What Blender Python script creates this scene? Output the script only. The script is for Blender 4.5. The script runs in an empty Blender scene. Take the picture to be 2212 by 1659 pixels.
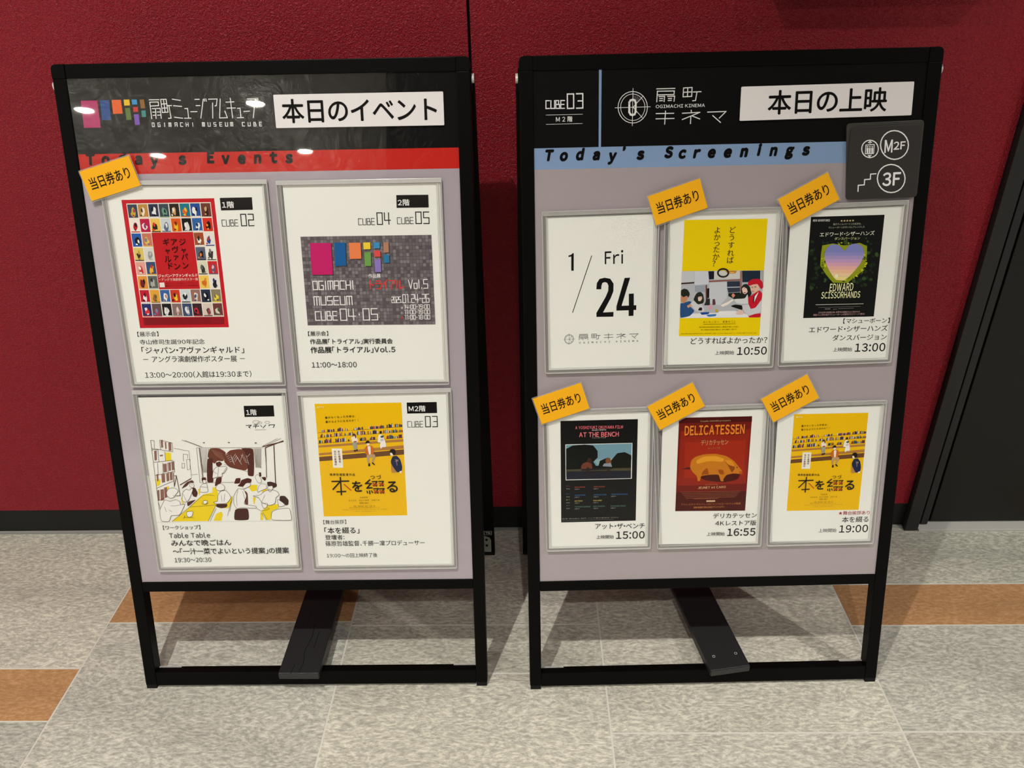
import bpy, math, random
from mathutils import Matrix, Vector

scene = bpy.context.scene
COL = scene.collection

# ------------------------------------------------------------------ camera, world, light, exposure
cam_data = bpy.data.cameras.new('camera')
cam_data.sensor_fit = 'HORIZONTAL'
cam_data.sensor_width = 36.0
cam_data.lens = 36.0 * 1685.32 / 2212.0
cam_data.clip_start = 0.01
cam = bpy.data.objects.new('camera', cam_data)
COL.objects.link(cam)
PITCH, ROLL = 0.513886, 0.0221821
cam.matrix_world = (Matrix.Translation((0, 0, 1.02)) @ Matrix.Rotation(-PITCH, 4, 'X')
                    @ Matrix.Rotation(ROLL, 4, 'Y') @ Matrix.Rotation(math.pi / 2, 4, 'X'))
scene.camera = cam

world = bpy.data.worlds.new('world')
scene.world = world
world.use_nodes = True
world.node_tree.nodes['Background'].inputs[0].default_value = (1.0, 0.97, 0.93, 1)
world.node_tree.nodes['Background'].inputs[1].default_value = 0.27
scene.view_settings.view_transform = 'Standard'
scene.view_settings.look = 'None'
scene.view_settings.gamma = 1.0
scene.view_settings.use_curve_mapping = False
scene.view_settings.exposure = 1.12

CEIL = 2.42
# (x, y, watts, cone in degrees)
LAMPS = [(-0.49, 0.18, 56, 97), (1.66, 0.16, 52, 100), (-2.64, 0.18, 46, 97),
         (-3.04, -3.16, 90, 110), (-1.84, -3.12, 90, 110), (-3.04, -4.20, 90, 110), (-1.82, -4.18, 90, 110),
         (0.1, -1.0, 68, 106), (-1.6, -1.1, 46, 106), (1.7, -1.0, 40, 106)]  # this last row is unseen, added to fill the boards and front floor

# ------------------------------------------------------------------ helpers
def lin(c):
    return c / 12.92 if c <= 0.04045 else ((c + 0.055) / 1.055) ** 2.4

MATS = {}
def principled(name, rgb, rough=0.5, spec=0.5, metal=0.0):
    m = bpy.data.materials.new(name)
    m.use_nodes = True
    b = m.node_tree.nodes['Principled BSDF']
    b.inputs['Base Color'].default_value = (*rgb, 1)
    b.inputs['Roughness'].default_value = rough
    b.inputs['Specular IOR Level'].default_value = spec
    b.inputs['Metallic'].default_value = metal
    return m

def add_bump(m, scale, strength, dist, detail=4, rough_var=None, stretch=None, coord='Object'):
    nt = m.node_tree
    b = nt.nodes['Principled BSDF']
    tc = nt.nodes.new('ShaderNodeTexCoord')
    n = nt.nodes.new('ShaderNodeTexNoise')
    n.inputs['Scale'].default_value = scale
    n.inputs['Detail'].default_value = detail
    bp = nt.nodes.new('ShaderNodeBump')
    bp.inputs['Strength'].default_value = strength
    bp.inputs['Distance'].default_value = dist
    src = tc.outputs[coord]
    if stretch:
        mp = nt.nodes.new('ShaderNodeMapping')
        mp.inputs['Scale'].default_value = stretch
        nt.links.new(src, mp.inputs[0])
        src = mp.outputs[0]
    nt.links.new(src, n.inputs['Vector'])
    nt.links.new(n.outputs['Fac'], bp.inputs['Height'])
    nt.links.new(bp.outputs['Normal'], b.inputs['Normal'])
    return n

def ink(i):
    """printed colour: one material for each entry of the palette"""
    k = 'ink_%d' % i
    if k not in MATS:
        r = [min(0.86, lin(c / 255.0) * 1.02) for c in PALETTE[i]]
        MATS[k] = principled(k, r, 0.6, 0.1)
    return MATS[k]

def mesh_obj(name, verts, faces, mats, parent=None, fmat=None, smooth=False):
    me = bpy.data.meshes.new(name)
    me.from_pydata([tuple(v) for v in verts], [], faces)
    for m in (mats if isinstance(mats, (list, tuple)) else [mats]):
        me.materials.append(m)
    if fmat:
        me.polygons.foreach_set('material_index', fmat)
    if smooth:
        me.polygons.foreach_set('use_smooth', [True] * len(me.polygons))
    me.update()
    o = bpy.data.objects.new(name, me)
    COL.objects.link(o)
    if parent is not None:
        o.parent = parent
    return o

def bevel(o, w, seg=2):
    md = o.modifiers.new('bevel', 'BEVEL')
    md.width = w
    md.segments = seg
    md.limit_method = 'ANGLE'
    return o

def box(name, x0, x1, y0, y1, z0, z1, mat, parent=None, bev=0):
    v = [(x0, y0, z0), (x1, y0, z0), (x1, y1, z0), (x0, y1, z0), (x0, y0, z1), (x1, y0, z1), (x1, y1, z1), (x0, y1, z1)]
    f = [(0, 3, 2, 1), (4, 5, 6, 7), (0, 1, 5, 4), (1, 2, 6, 5), (2, 3, 7, 6), (3, 0, 4, 7)]
    o = mesh_obj(name, v, f, mat, parent)
    if bev:
        bevel(o, bev)
    return o

def prism(name, pts, z0, z1, mat, parent=None, bev=0):
    n = len(pts)
    area = sum(pts[i][0] * pts[(i + 1) % n][1] - pts[(i + 1) % n][0] * pts[i][1] for i in range(n))
    if area < 0:
        pts = pts[::-1]
    v = [(p[0], p[1], z0) for p in pts] + [(p[0], p[1], z1) for p in pts]
    f = [tuple(range(n))[::-1], tuple(range(n, 2 * n))] + [(i, (i + 1) % n, n + (i + 1) % n, n + i) for i in range(n)]
    o = mesh_obj(name, v, f, mat, parent)
    if bev:
        bevel(o, bev)
    return o

def cyl(name, p0, p1, r, mat, parent=None, n=16, r2=None, bev=0):
    p0, p1 = Vector(p0), Vector(p1)
    r2 = r if r2 is None else r2
    d = (p1 - p0).normalized()
    a = d.orthogonal().normalized()
    b = d.cross(a)
    v = []
    for p, rr in ((p0, r), (p1, r2)):
        v += [p + a * rr * math.cos(2 * math.pi * i / n) + b * rr * math.sin(2 * math.pi * i / n) for i in range(n)]
    f = [tuple(range(n))[::-1], tuple(range(n, 2 * n))] + [(i, (i + 1) % n, n + (i + 1) % n, n + i) for i in range(n)]
    o = mesh_obj(name, v, f, mat, parent)
    if bev:
        bevel(o, bev)
    return o

def rounded(q, r, n=5):
    out = []
    for i in range(len(q)):
        p, a, b = Vector(q[i]), Vector(q[i - 1]), Vector(q[(i + 1) % len(q)])
        u, w = (a - p).normalized(), (b - p).normalized()
        s, e = p + u * r, p + w * r
        for k in range(n + 1):
            t = k / n
            out.append(tuple((1 - t) ** 2 * s + 2 * t * (1 - t) * p + t * t * e))
    return out

def inset(q, d):
    """inset a convex polygon by d"""
    n = len(q)
    area = sum(q[i][0] * q[(i + 1) % n][1] - q[(i + 1) % n][0] * q[i][1] for i in range(n))
    sg = 1 if area > 0 else -1
    L = []
    for i in range(n):
        a, b = Vector(q[i]), Vector(q[(i + 1) % n])
        t = (b - a).normalized()
        nn = Vector((-t.y, t.x)) * sg
        L.append((a + nn * d, t))
    out = []
    for i in range(n):
        (p, u), (r, w) = L[i - 1], L[i]
        cr = u.x * w.y - u.y * w.x
        s = ((r - p).x * w.y - (r - p).y * w.x) / cr
        out.append(tuple(p + u * s))
    return out

def empty(name, mat4=None, parent=None):
    o = bpy.data.objects.new(name, None)
    o.empty_display_size = 0.05
    COL.objects.link(o)
    if parent is not None:
        o.parent = parent
    if mat4 is not None:
        o.matrix_world = mat4
    return o

def tag(o, label, cat, group=None):
    o['label'] = label
    o['category'] = cat
    if group:
        o['group'] = group
    return o

def structure(o):
    o['kind'] = 'structure'
    return o

# ------------------------------------------------------------------ surface materials
def stone_mat(name, ca, cb, cc, rot, bump=0.55):
    m = principled(name, ca, 0.62, 0.35)
    nt = m.node_tree
    b = nt.nodes['Principled BSDF']
    tc = nt.nodes.new('ShaderNodeTexCoord')
    mp = nt.nodes.new('ShaderNodeMapping')
    mp.inputs['Rotation'].default_value = (0, 0, rot)
    mp.inputs['Scale'].default_value = (0.42, 1.0, 1.0)
    nt.links.new(tc.outputs['Object'], mp.inputs[0])
    warp = nt.nodes.new('ShaderNodeTexNoise')
    warp.inputs['Scale'].default_value = 14
    warp.inputs['Detail'].default_value = 3
    nt.links.new(mp.outputs[0], warp.inputs['Vector'])
    vm = nt.nodes.new('ShaderNodeVectorMath')
    vm.operation = 'MULTIPLY_ADD'
    vm.inputs[1].default_value = (0.035, 0.035, 0.035)
    nt.links.new(warp.outputs['Color'], vm.inputs[0])
    nt.links.new(mp.outputs[0], vm.inputs[2])
    n1 = nt.nodes.new('ShaderNodeTexNoise')
    n1.inputs['Scale'].default_value = 240
    n1.inputs['Detail'].default_value = 9
    n1.inputs['Roughness'].default_value = 0.68
    nt.links.new(vm.outputs[0], n1.inputs['Vector'])
    n2 = nt.nodes.new('ShaderNodeTexNoise')
    n2.inputs['Scale'].default_value = 9
    n2.inputs['Detail'].default_value = 5
    nt.links.new(vm.outputs[0], n2.inputs['Vector'])
    cr = nt.nodes.new('ShaderNodeValToRGB')
    e = cr.color_ramp.elements
    e[0].position, e[0].color = 0.38, (*cb, 1)
    e[1].position, e[1].color = 0.50, (*ca, 1)
    x = cr.color_ramp.elements.new(0.62)
    x.color = (*cc, 1)
    nt.links.new(n1.outputs['Fac'], cr.inputs[0])
    cr2 = nt.nodes.new('ShaderNodeValToRGB')
    cr2.color_ramp.elements[0].position, cr2.color_ramp.elements[0].color = 0.3, (0.84, 0.84, 0.82, 1)
    cr2.color_ramp.elements[1].position, cr2.color_ramp.elements[1].color = 0.7, (1.12, 1.12, 1.10, 1)
    nt.links.new(n2.outputs['Fac'], cr2.inputs[0])
    mx = nt.nodes.new('ShaderNodeMix')
    mx.data_type = 'RGBA'
    mx.blend_type = 'MULTIPLY'
    mx.inputs[0].default_value = 1
    nt.links.new(cr.outputs[0], mx.inputs[6])
    nt.links.new(cr2.outputs[0], mx.inputs[7])
    nt.links.new(mx.outputs[2], b.inputs['Base Color'])
    ad = nt.nodes.new('ShaderNodeMath')
    ad.operation = 'MULTIPLY_ADD'
    ad.inputs[1].default_value = 1.6
    nt.links.new(n2.outputs['Fac'], ad.inputs[0])
    nt.links.new(n1.outputs['Fac'], ad.inputs[2])
    bp = nt.nodes.new('ShaderNodeBump')
    bp.inputs['Strength'].default_value = bump
    bp.inputs['Distance'].default_value = 0.004
    nt.links.new(ad.outputs[0], bp.inputs['Height'])
    nt.links.new(bp.outputs['Normal'], b.inputs['Normal'])
    return m

GREY = [stone_mat('grey_stone_%d' % i, c, tuple(x * 0.70 for x in c), tuple(min(0.82, x * 1.38) for x in c), r)
        for i, (c, r) in enumerate([((0.50, 0.48, 0.41), 0.35), ((0.46, 0.45, 0.395), 0.9), ((0.48, 0.46, 0.40), -0.3),
                                    ((0.44, 0.435, 0.385), 0.15), ((0.45, 0.44, 0.375), 0.6)])]
ORANGE = stone_mat('orange_stone', (0.42, 0.225, 0.10), (0.35, 0.18, 0.075), (0.50, 0.29, 0.14), 0.2, 0.2)
GROUT = principled('grout', (0.60, 0.58, 0.52), 0.9, 0.1)

def red_wall_mat():
    m = principled('red_wall', (0.305, 0.0088, 0.0205), 0.42, 0.30)
    nt = m.node_tree
    b = nt.nodes['Principled BSDF']
    tc = nt.nodes.new('ShaderNodeTexCoord')
    n = nt.nodes.new('ShaderNodeTexNoise')
    n.inputs['Scale'].default_value = 190
    n.inputs['Detail'].default_value = 2.5
    n.inputs['Roughness'].default_value = 0.55
    n.inputs['Distortion'].default_value = 0.35
    nt.links.new(tc.outputs['Object'], n.inputs['Vector'])
    ad = nt.nodes.new('ShaderNodeMath')               # creased ridges of the wall covering
    ad.operation = 'PINGPONG'
    ad.inputs[1].default_value = 0.13
    nt.links.new(n.outputs['Fac'], ad.inputs[0])
    bp = nt.nodes.new('ShaderNodeBump')
    bp.inputs['Strength'].default_value = 0.85
    bp.inputs['Distance'].default_value = 0.008
    nt.links.new(ad.outputs[0], bp.inputs['Height'])
    nt.links.new(bp.outputs['Normal'], b.inputs['Normal'])
    return m
RED = red_wall_mat()
BLACK = principled('black_coated_metal', (0.0022, 0.0022, 0.0021), 0.42, 0.08)
BLACKR = principled('black_rubber', (0.006, 0.006, 0.006), 0.7, 0.2)
CHARCOAL = principled('charcoal_skirting', (0.009, 0.009, 0.009), 0.5, 0.3)
DOORM = principled('charcoal_door', (0.010, 0.0098, 0.0085), 0.55, 0.3)
add_bump(DOORM, 900, 0.15, 0.0004)
FRAMEM = principled('charcoal_door_frame', (0.018, 0.018, 0.019), 0.5, 0.35)
VOID = principled('black_gap', (0.002, 0.002, 0.002), 0.8, 0.1)
STEEL = principled('brushed_steel', (0.55, 0.54, 0.52), 0.35, 0.5, 1.0)
add_bump(STEEL, 300, 0.1, 0.0003, stretch=(1, 12, 12))
ZINC = principled('zinc_plate', (0.36, 0.37, 0.33), 0.42, 0.5, 0.6)
SILVER = principled('silver_paint', (0.50, 0.49, 0.46), 0.4, 0.5)
WHITEC = principled('white_ceiling', (0.80, 0.78, 0.74), 0.9, 0.1)
DARKC = principled('black_ceiling', (0.012, 0.011, 0.011), 0.9, 0.1)
PAPER = principled('white_paper', (0.85, 0.86, 0.82), 0.6, 0.25)
PAPERB = principled('white_strip', (0.80, 0.78, 0.79), 0.4, 0.3)
YELLOW = principled('yellow_card', (0.92, 0.44, 0.006), 0.5, 0.3)
PLATEM = principled('dark_plate', (0.030, 0.027, 0.025), 0.45, 0.35)
PLATEB = principled('dark_clear_plate', (0.045, 0.042, 0.038), 0.35, 0.4)
def wood_mat():
    m = principled('black_painted_wood', (0.014, 0.0145, 0.0155), 0.45, 0.4)
    add_bump(m, 60, 0.6, 0.002, 6, stretch=(3.0, 0.12, 3.0))
    return m
WOOD = wood_mat()
WOODEND = principled('worn_wood_end', (0.030, 0.031, 0.031), 0.5, 0.4)
add_bump(WOODEND, 200, 0.6, 0.001)

def film_mat(name, gloss=1.0, rough=0.03, tint=(1, 1, 1), bump=0.0, scale=30.0, haze=0.0):
    m = bpy.data.materials.new(name)
    m.use_nodes = True
    nt = m.node_tree
    nt.nodes.clear()
    out = nt.nodes.new('ShaderNodeOutputMaterial')
    tr = nt.nodes.new('ShaderNodeBsdfTransparent')
    tr.inputs[0].default_value = (*tint, 1)
    gl = nt.nodes.new('ShaderNodeBsdfGlossy')
    gl.inputs['Roughness'].default_value = rough
    fr = nt.nodes.new('ShaderNodeFresnel')
    geo = nt.nodes.new('ShaderNodeNewGeometry')
    mr = nt.nodes.new('ShaderNodeMapRange')          # the same reflectance seen from either side of the film
    mr.inputs['To Min'].default_value = 1.45
    mr.inputs['To Max'].default_value = 1 / 1.45
    nt.links.new(geo.outputs['Backfacing'], mr.inputs['Value'])
    nt.links.new(mr.outputs[0], fr.inputs['IOR'])
    mul = nt.nodes.new('ShaderNodeMath')
    mul.operation = 'MULTIPLY'
    mul.inputs[1].default_value = gloss
    mx = nt.nodes.new('ShaderNodeMixShader')
    nt.links.new(fr.outputs[0], mul.inputs[0])
    nt.links.new(mul.outputs[0], mx.inputs[0])
    nt.links.new(tr.outputs[0], mx.inputs[1])
    nt.links.new(gl.outputs[0], mx.inputs[2])
    last = mx
    if haze:
        df = nt.nodes.new('ShaderNodeBsdfDiffuse')
        df.inputs[0].default_value = (0.75, 0.74, 0.72, 1)
        m2 = nt.nodes.new('ShaderNodeMixShader')
        m2.inputs[0].default_value = haze
        nt.links.new(mx.outputs[0], m2.inputs[1])
        nt.links.new(df.outputs[0], m2.inputs[2])
        last = m2
    if bump:
        g2 = nt.nodes.new('ShaderNodeBsdfGlossy')
        g2.inputs['Roughness'].default_value = 0.13
        gm = nt.nodes.new('ShaderNodeMixShader')
        gm.inputs[0].default_value = 0.45
        nt.links.new(gl.outputs[0], gm.inputs[1])
        nt.links.new(g2.outputs[0], gm.inputs[2])
        nt.links.new(gm.outputs[0], mx.inputs[2])
        tc = nt.nodes.new('ShaderNodeTexCoord')
        n = nt.nodes.new('ShaderNodeTexNoise')
        n.inputs['Scale'].default_value = scale
        n.inputs['Detail'].default_value = 5
        n.inputs['Distortion'].default_value = 1.5
        bp = nt.nodes.new('ShaderNodeBump')
        bp.inputs['Strength'].default_value = bump
        bp.inputs['Distance'].default_value = 0.002
        nt.links.new(tc.outputs['Object'], n.inputs['Vector'])
        nt.links.new(n.outputs['Fac'], bp.inputs['Height'])
        nt.links.new(bp.outputs['Normal'], g2.inputs['Normal'])
    nt.links.new(last.outputs[0], out.inputs[0])
    return m
COVER = {'L': film_mat('crinkled_cover_film', 2.0, 0.02, bump=0.35, scale=34), 'R': film_mat('smooth_cover_film', 1.6, 0.03)}
SLEEVE = film_mat('clear_case_plastic', 0.7, 0.12, tint=(0.99, 0.99, 0.985))
RIM = film_mat('clear_case_rim', 1.0, 0.2, tint=(0.975, 0.97, 0.965), haze=0.30)
EDGE = film_mat('clear_case_edge', 2.0, 0.2, tint=(0.97, 0.965, 0.95), haze=0.6)
TAGFILM = film_mat('laminate_film', 1.0, 0.15, tint=(0.94, 0.93, 0.9), haze=0.18)

def emitter(name, rgb, s):
    m = bpy.data.materials.new(name)
    m.use_nodes = True
    b = m.node_tree.nodes['Principled BSDF']
    b.inputs['Base Color'].default_value = (0, 0, 0, 1)
    b.inputs['Emission Color'].default_value = (*rgb, 1)
    b.inputs['Emission Strength'].default_value = s
    return m
LAMPGLOW = emitter('lamp_glow', (1, 0.93, 0.82), 60)

# ------------------------------------------------------------------ floor
floor = box('floor', -4.2, 4.2, -6.0, 1.42, -0.03, -0.0004, GROUT)
structure(floor)
FROT = Matrix.Rotation(math.radians(-1.25), 4, 'Z')     # the tile courses run along the wall
# x of the joints, on the line y = 0.9
JX = [-0.7165 + 0.4275 * k for k in range(-7, 9)]
def tile(x0, x1, y0, y1, mat, dz):
    g = 0.0014
    o = box('tile', -(x1 - x0) / 2 + g, (x1 - x0) / 2 - g, -(y1 - y0) / 2 + g, (y1 - y0) / 2 - g, -0.012, dz, mat, floor, 0.0003)
    c = FROT @ Vector(((x0 + x1) / 2 + 0.0, (y0 + y1) / 2 - 0.9, 0))
    o.matrix_world = Matrix.Translation((c.x, c.y + 0.9, 0)) @ Matrix.Rotation(math.radians(-1.25), 4, 'Z')
    return o
SKEW = 0.0
COLS = {  # course limits from the back wall forward, orange ones marked
    6: [(1.245, 0.876, 0), (0.876, 0.776, 1), (0.776, 0.37, 0), (0.37, 0.16, 0), (0.16, 0.06, 1), (0.06, -0.35, 0)],
    7: [(1.245, 1.076, 0), (1.076, 0.974, 1), (0.974, 0.56, 0), (0.56, 0.35, 0), (0.35, -0.05, 0), (-0.05, -0.35, 0)],
    8: [(1.245, 0.9645, 0), (0.9645, 0.862, 0), (0.862, 0.45, 0), (0.45, 0.35, 1), (0.35, -0.05, 0), (-0.05, -0.35, 0)],
    9: [(1.245, 1.165, 0), (1.165, 0.7525, 0), (0.7525, 0.55, 0), (0.55, 0.13, 0), (0.13, -0.35, 0)],
    10: [(1.245, 1.056, 0), (1.056, 0.9585, 1), (0.9585, 0.7535, 0), (0.7535, 0.34, 0), (0.34, 0.24, 1), (0.24, -0.35, 0)]}
rnd = random.Random(4)
for ci in range(len(JX) - 1):
    x0, x1 = JX[ci], JX[ci + 1]
    if ci - 1 + 0 in COLS and False:
        pass
    key = ci
    rows = COLS.get(key)
    if rows is None:
        rows, y = [], 1.245
        while y > -0.35:
            h = rnd.choice([0.4, 0.2, 0.4, 0.1])
            rows.append((y, max(y - h, -0.35), 1 if h == 0.1 else 0))
            y -= h
    y = -0.35
    while y > -5.9:                                     # the floor behind the camera
        h = rnd.choice([0.4, 0.4, 0.4, 0.2, 0.1])
        rows = rows + [(y, max(y - h, -5.9), 1 if h == 0.1 else 0)]
        y -= h
    for (ya, yb, orange) in rows:
        if ya - yb < 0.02:
            continue
        m = ORANGE if orange else GREY[rnd.randrange(len(GREY))]
        tile(x0, x1, yb, ya, m, rnd.uniform(-0.0002, 0.0002))

# ------------------------------------------------------------------ back wall
WB = Matrix.Translation((0, 1.2155, 0)) @ Matrix.Rotation(math.radians(-1.2933), 4, 'Z')   # local x along the wall, -y to the room
def wbox(name, x0, x1, y0, y1, z0, z1, mat, parent=None, bev=0):
    o = box(name, x0, x1, y0, y1, z0, z1, mat, None, bev)
    if parent is None:
        o.matrix_world = WB
    else:
        o.parent = parent
        o.matrix_parent_inverse = Matrix.Identity(4)
    return o
wall = structure(wbox('wall_back', -4.1, 0.80, 0.004, 0.14, 0, CEIL, VOID))
wbox('wall_panel', -4.1, -0.0520, 0, 0.0045, 0.057, CEIL, RED, wall, 0.0008)
wbox('wall_panel', -0.0482, 0.7645, 0, 0.0045, 0.057, CEIL, RED, wall, 0.0008)
structure(wbox('baseboard_back', -4.1, 0.7645, 0.0015, 0.0042, 0.004, 0.0575, CHARCOAL, None, 0.0004))
structure(wbox('trim_1', -4.1, 0.7645, -0.004, 0.0042, -0.003, 0.004, principled('grey_sealant', (0.30, 0.30, 0.28), 0.6, 0.3)))
# door to the right of the red wall
door = structure(wbox('door_1', 0.822, 1.70, 0.006, 0.046, 0.009, 2.06, DOORM, None, 0.001))
handle = cyl('door_handle', (1.63, -0.055, 0.85), (1.63, -0.055, 1.25), 0.012, STEEL, door)
for z in (0.9, 1.2):
    cyl('handle_post', (1.63, -0.055, z), (1.63, 0.008, z), 0.007, STEEL, handle)
t2 = structure(wbox('trim_2', 0.7655, 0.7905, -0.013, 0.0145, 0.0, 2.10, FRAMEM, None, 0.001))
wbox('door_stop', 0.8005, 0.8135, -0.001, 0.012, 0.006, 2.075, FRAMEM, t2, 0.0008)
t3 = structure(wbox('trim_3', 1.708, 1.745, -0.013, 0.0145, 0.0, 2.10, FRAMEM, None, 0.001))
t4 = structure(wbox('trim_4', 0.7905, 1.708, -0.013, 0.0145, 2.065, 2.10, FRAMEM, None, 0.001))
structure(wbox('trim_5', 0.7905, 1.708, 0.012, 0.13, 0.0, 2.065, VOID))
structure(wbox('trim_6', 0.7915, 1.706, -0.016, 0.0118, -0.003, 0.0045, SILVER, None, 0.001))
w2 = structure(wbox('wall_back_right', 1.745, 4.1, 0.0, 0.14, 0, CEIL, RED))
w3 = structure(wbox('wall_back_top', 0.7655, 1.745, 0.0, 0.14, 2.10, CEIL, RED))
# framed board hanging high on the wall, only its lower edge is in the picture
bd = empty('wall_board', WB @ Matrix.Translation((0.521, 0, 0.955)))
tag(bd, 'black framed board high on the red wall above the right sign, only its bottom edge showing', 'board')
for nm, a in (('frame_rail', (-0.152, 0.152, -0.035, -0.001, 0, 0.02)), ('frame_rail', (-0.152, 0.152, -0.035, -0.001, 0.40, 0.42)),
              ('frame_rail', (-0.152, -0.132, -0.035, -0.001, 0.02, 0.40)), ('frame_rail', (0.132, 0.152, -0.035, -0.001, 0.02, 0.40)),
              ('backing_panel', (-0.132, 0.132, -0.025, -0.001, 0.02, 0.40))):
    box(nm, *a, CHARCOAL, bd, 0.002)

# ------------------------------------------------------------------ ceiling and lamps
structure(prism('ceiling', [(-4.2, -6.0), (-1.509, -6.0), (-0.096, 1.32), (-4.2, 1.32)], CEIL, CEIL + 0.05, WHITEC))
structure(box('wall_front_added', -4.2, 4.2, -6.1, -6.0, 0, CEIL, principled('dark_grey_added_wall', (0.03, 0.028, 0.027), 0.8, 0.1)))  # unseen wall, added to keep the bright world out of the board reflections
structure(prism('ceiling_right', [(-1.509, -6.0), (4.2, -6.0), (4.2, 1.32), (-0.096, 1.32)], CEIL, CEIL + 0.05, DARKC))
for i, (lx, ly, wt, cone) in enumerate(LAMPS):
    root = empty('downlight', Matrix.Translation((lx, ly, CEIL)))
    tag(root, 'round recessed ceiling downlight outside the picture', 'ceiling light', 'recessed ceiling downlights out of the picture')
    n = 24
    v, f = [], []
    prof = [(0.085, 0.0), (0.085, -0.005), (0.064, -0.007), (0.060, -0.001)]
    for r, z in prof:
        v += [(r * math.cos(2 * math.pi * k / n), r * math.sin(2 * math.pi * k / n), z) for k in range(n)]
    for s in range(3):
        f += [(s * n + k, s * n + (k + 1) % n, (s + 1) * n + (k + 1) % n, (s + 1) * n + k) for k in range(n)]
    mesh_obj('trim_ring', v, f, SILVER, root)
    cyl('lens', (0, 0, -0.0005), (0, 0, -0.0035), 0.058, LAMPGLOW, root, 24)
    sp = bpy.data.lights.new('lamp_beam', 'SPOT')
    sp.energy = wt
    sp.color = (1.0, 0.97, 0.92)
    sp.spot_size = math.radians(cone)
    sp.spot_blend = 1.0
    sp.shadow_soft_size = 0.012
    so = bpy.data.objects.new('lamp_beam', sp)
    COL.objects.link(so)
    so.parent = root
    so.location = (0, 0, -0.04)

# ------------------------------------------------------------------ flat print: glyphs and shapes
_fc = bpy.data.curves.new('glyph', 'FONT')
_fc.resolution_u = 5
_fo = bpy.data.objects.new('glyph', _fc)
GLY = {}
def glyph(ch):
    if 33 <= ord(ch) <= 126:
        ch = chr(ord(ch) + 0xFEE0)
    if ch not in GLY:
        _fc.body = ch
        me = bpy.data.meshes.new_from_object(_fo)
        vs = [(p.co.x, p.co.y) for p in me.vertices]
        fs = [tuple(p.vertices) for p in me.polygons]
        bpy.data.meshes.remove(me)
        if vs:
            bb = (min(v[0] for v in vs), min(v[1] for v in vs), max(v[0] for v in vs), max(v[1] for v in vs))
        else:
            bb = (0, 0, 0.3, 0)
        GLY[ch] = (vs, fs, bb)
    return GLY[ch]
EM = glyph('国')[2]
EMC = ((EM[0] + EM[2]) / 2, (EM[1] + EM[3]) / 2)
EMS = (EM[3] - EM[1]) / 0.9
NARROW = set('・「」【】、（）：。’！？｜')

def shifts(w):
    if w <= 0:
        return [(0, 0)]
    if w < 0.018:
        return [(-w / 2, 0), (w / 2, w / 3)]
    if w > 0.1:
        return [(w / 2 * math.cos(a * math.pi / 5), w / 2 * math.sin(a * math.pi / 5)) for a in range(10)]
    return [(-w / 2, 0), (w / 2, 0), (0, w / 2), (0, -w / 2)] + ([(-w / 3, w / 3), (w / 3, -w / 3), (w / 3, w / 3), (-w / 3, -w / 3)] if w >= 0.045 else [])

def soften(p, closed):
    """round the corners of an outline by cutting them twice"""
    loop = closed and p[0] == p[-1]
    if loop:
        p = p[:-1]
    for c in (0.13, 0.25):
        n, out = len(p), []
        for i in range(n if closed else n - 1):
            a, b = p[i], p[(i + 1) % n]
            out += [(a[0] * (1 - c) + b[0] * c, a[1] * (1 - c) + b[1] * c), (a[0] * c + b[0] * (1 - c), a[1] * c + b[1] * (1 - c))]
        if not closed:
            out = [p[0]] + out + [p[-1]]
        p = out
    return p + [p[0]] if loop else p

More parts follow.
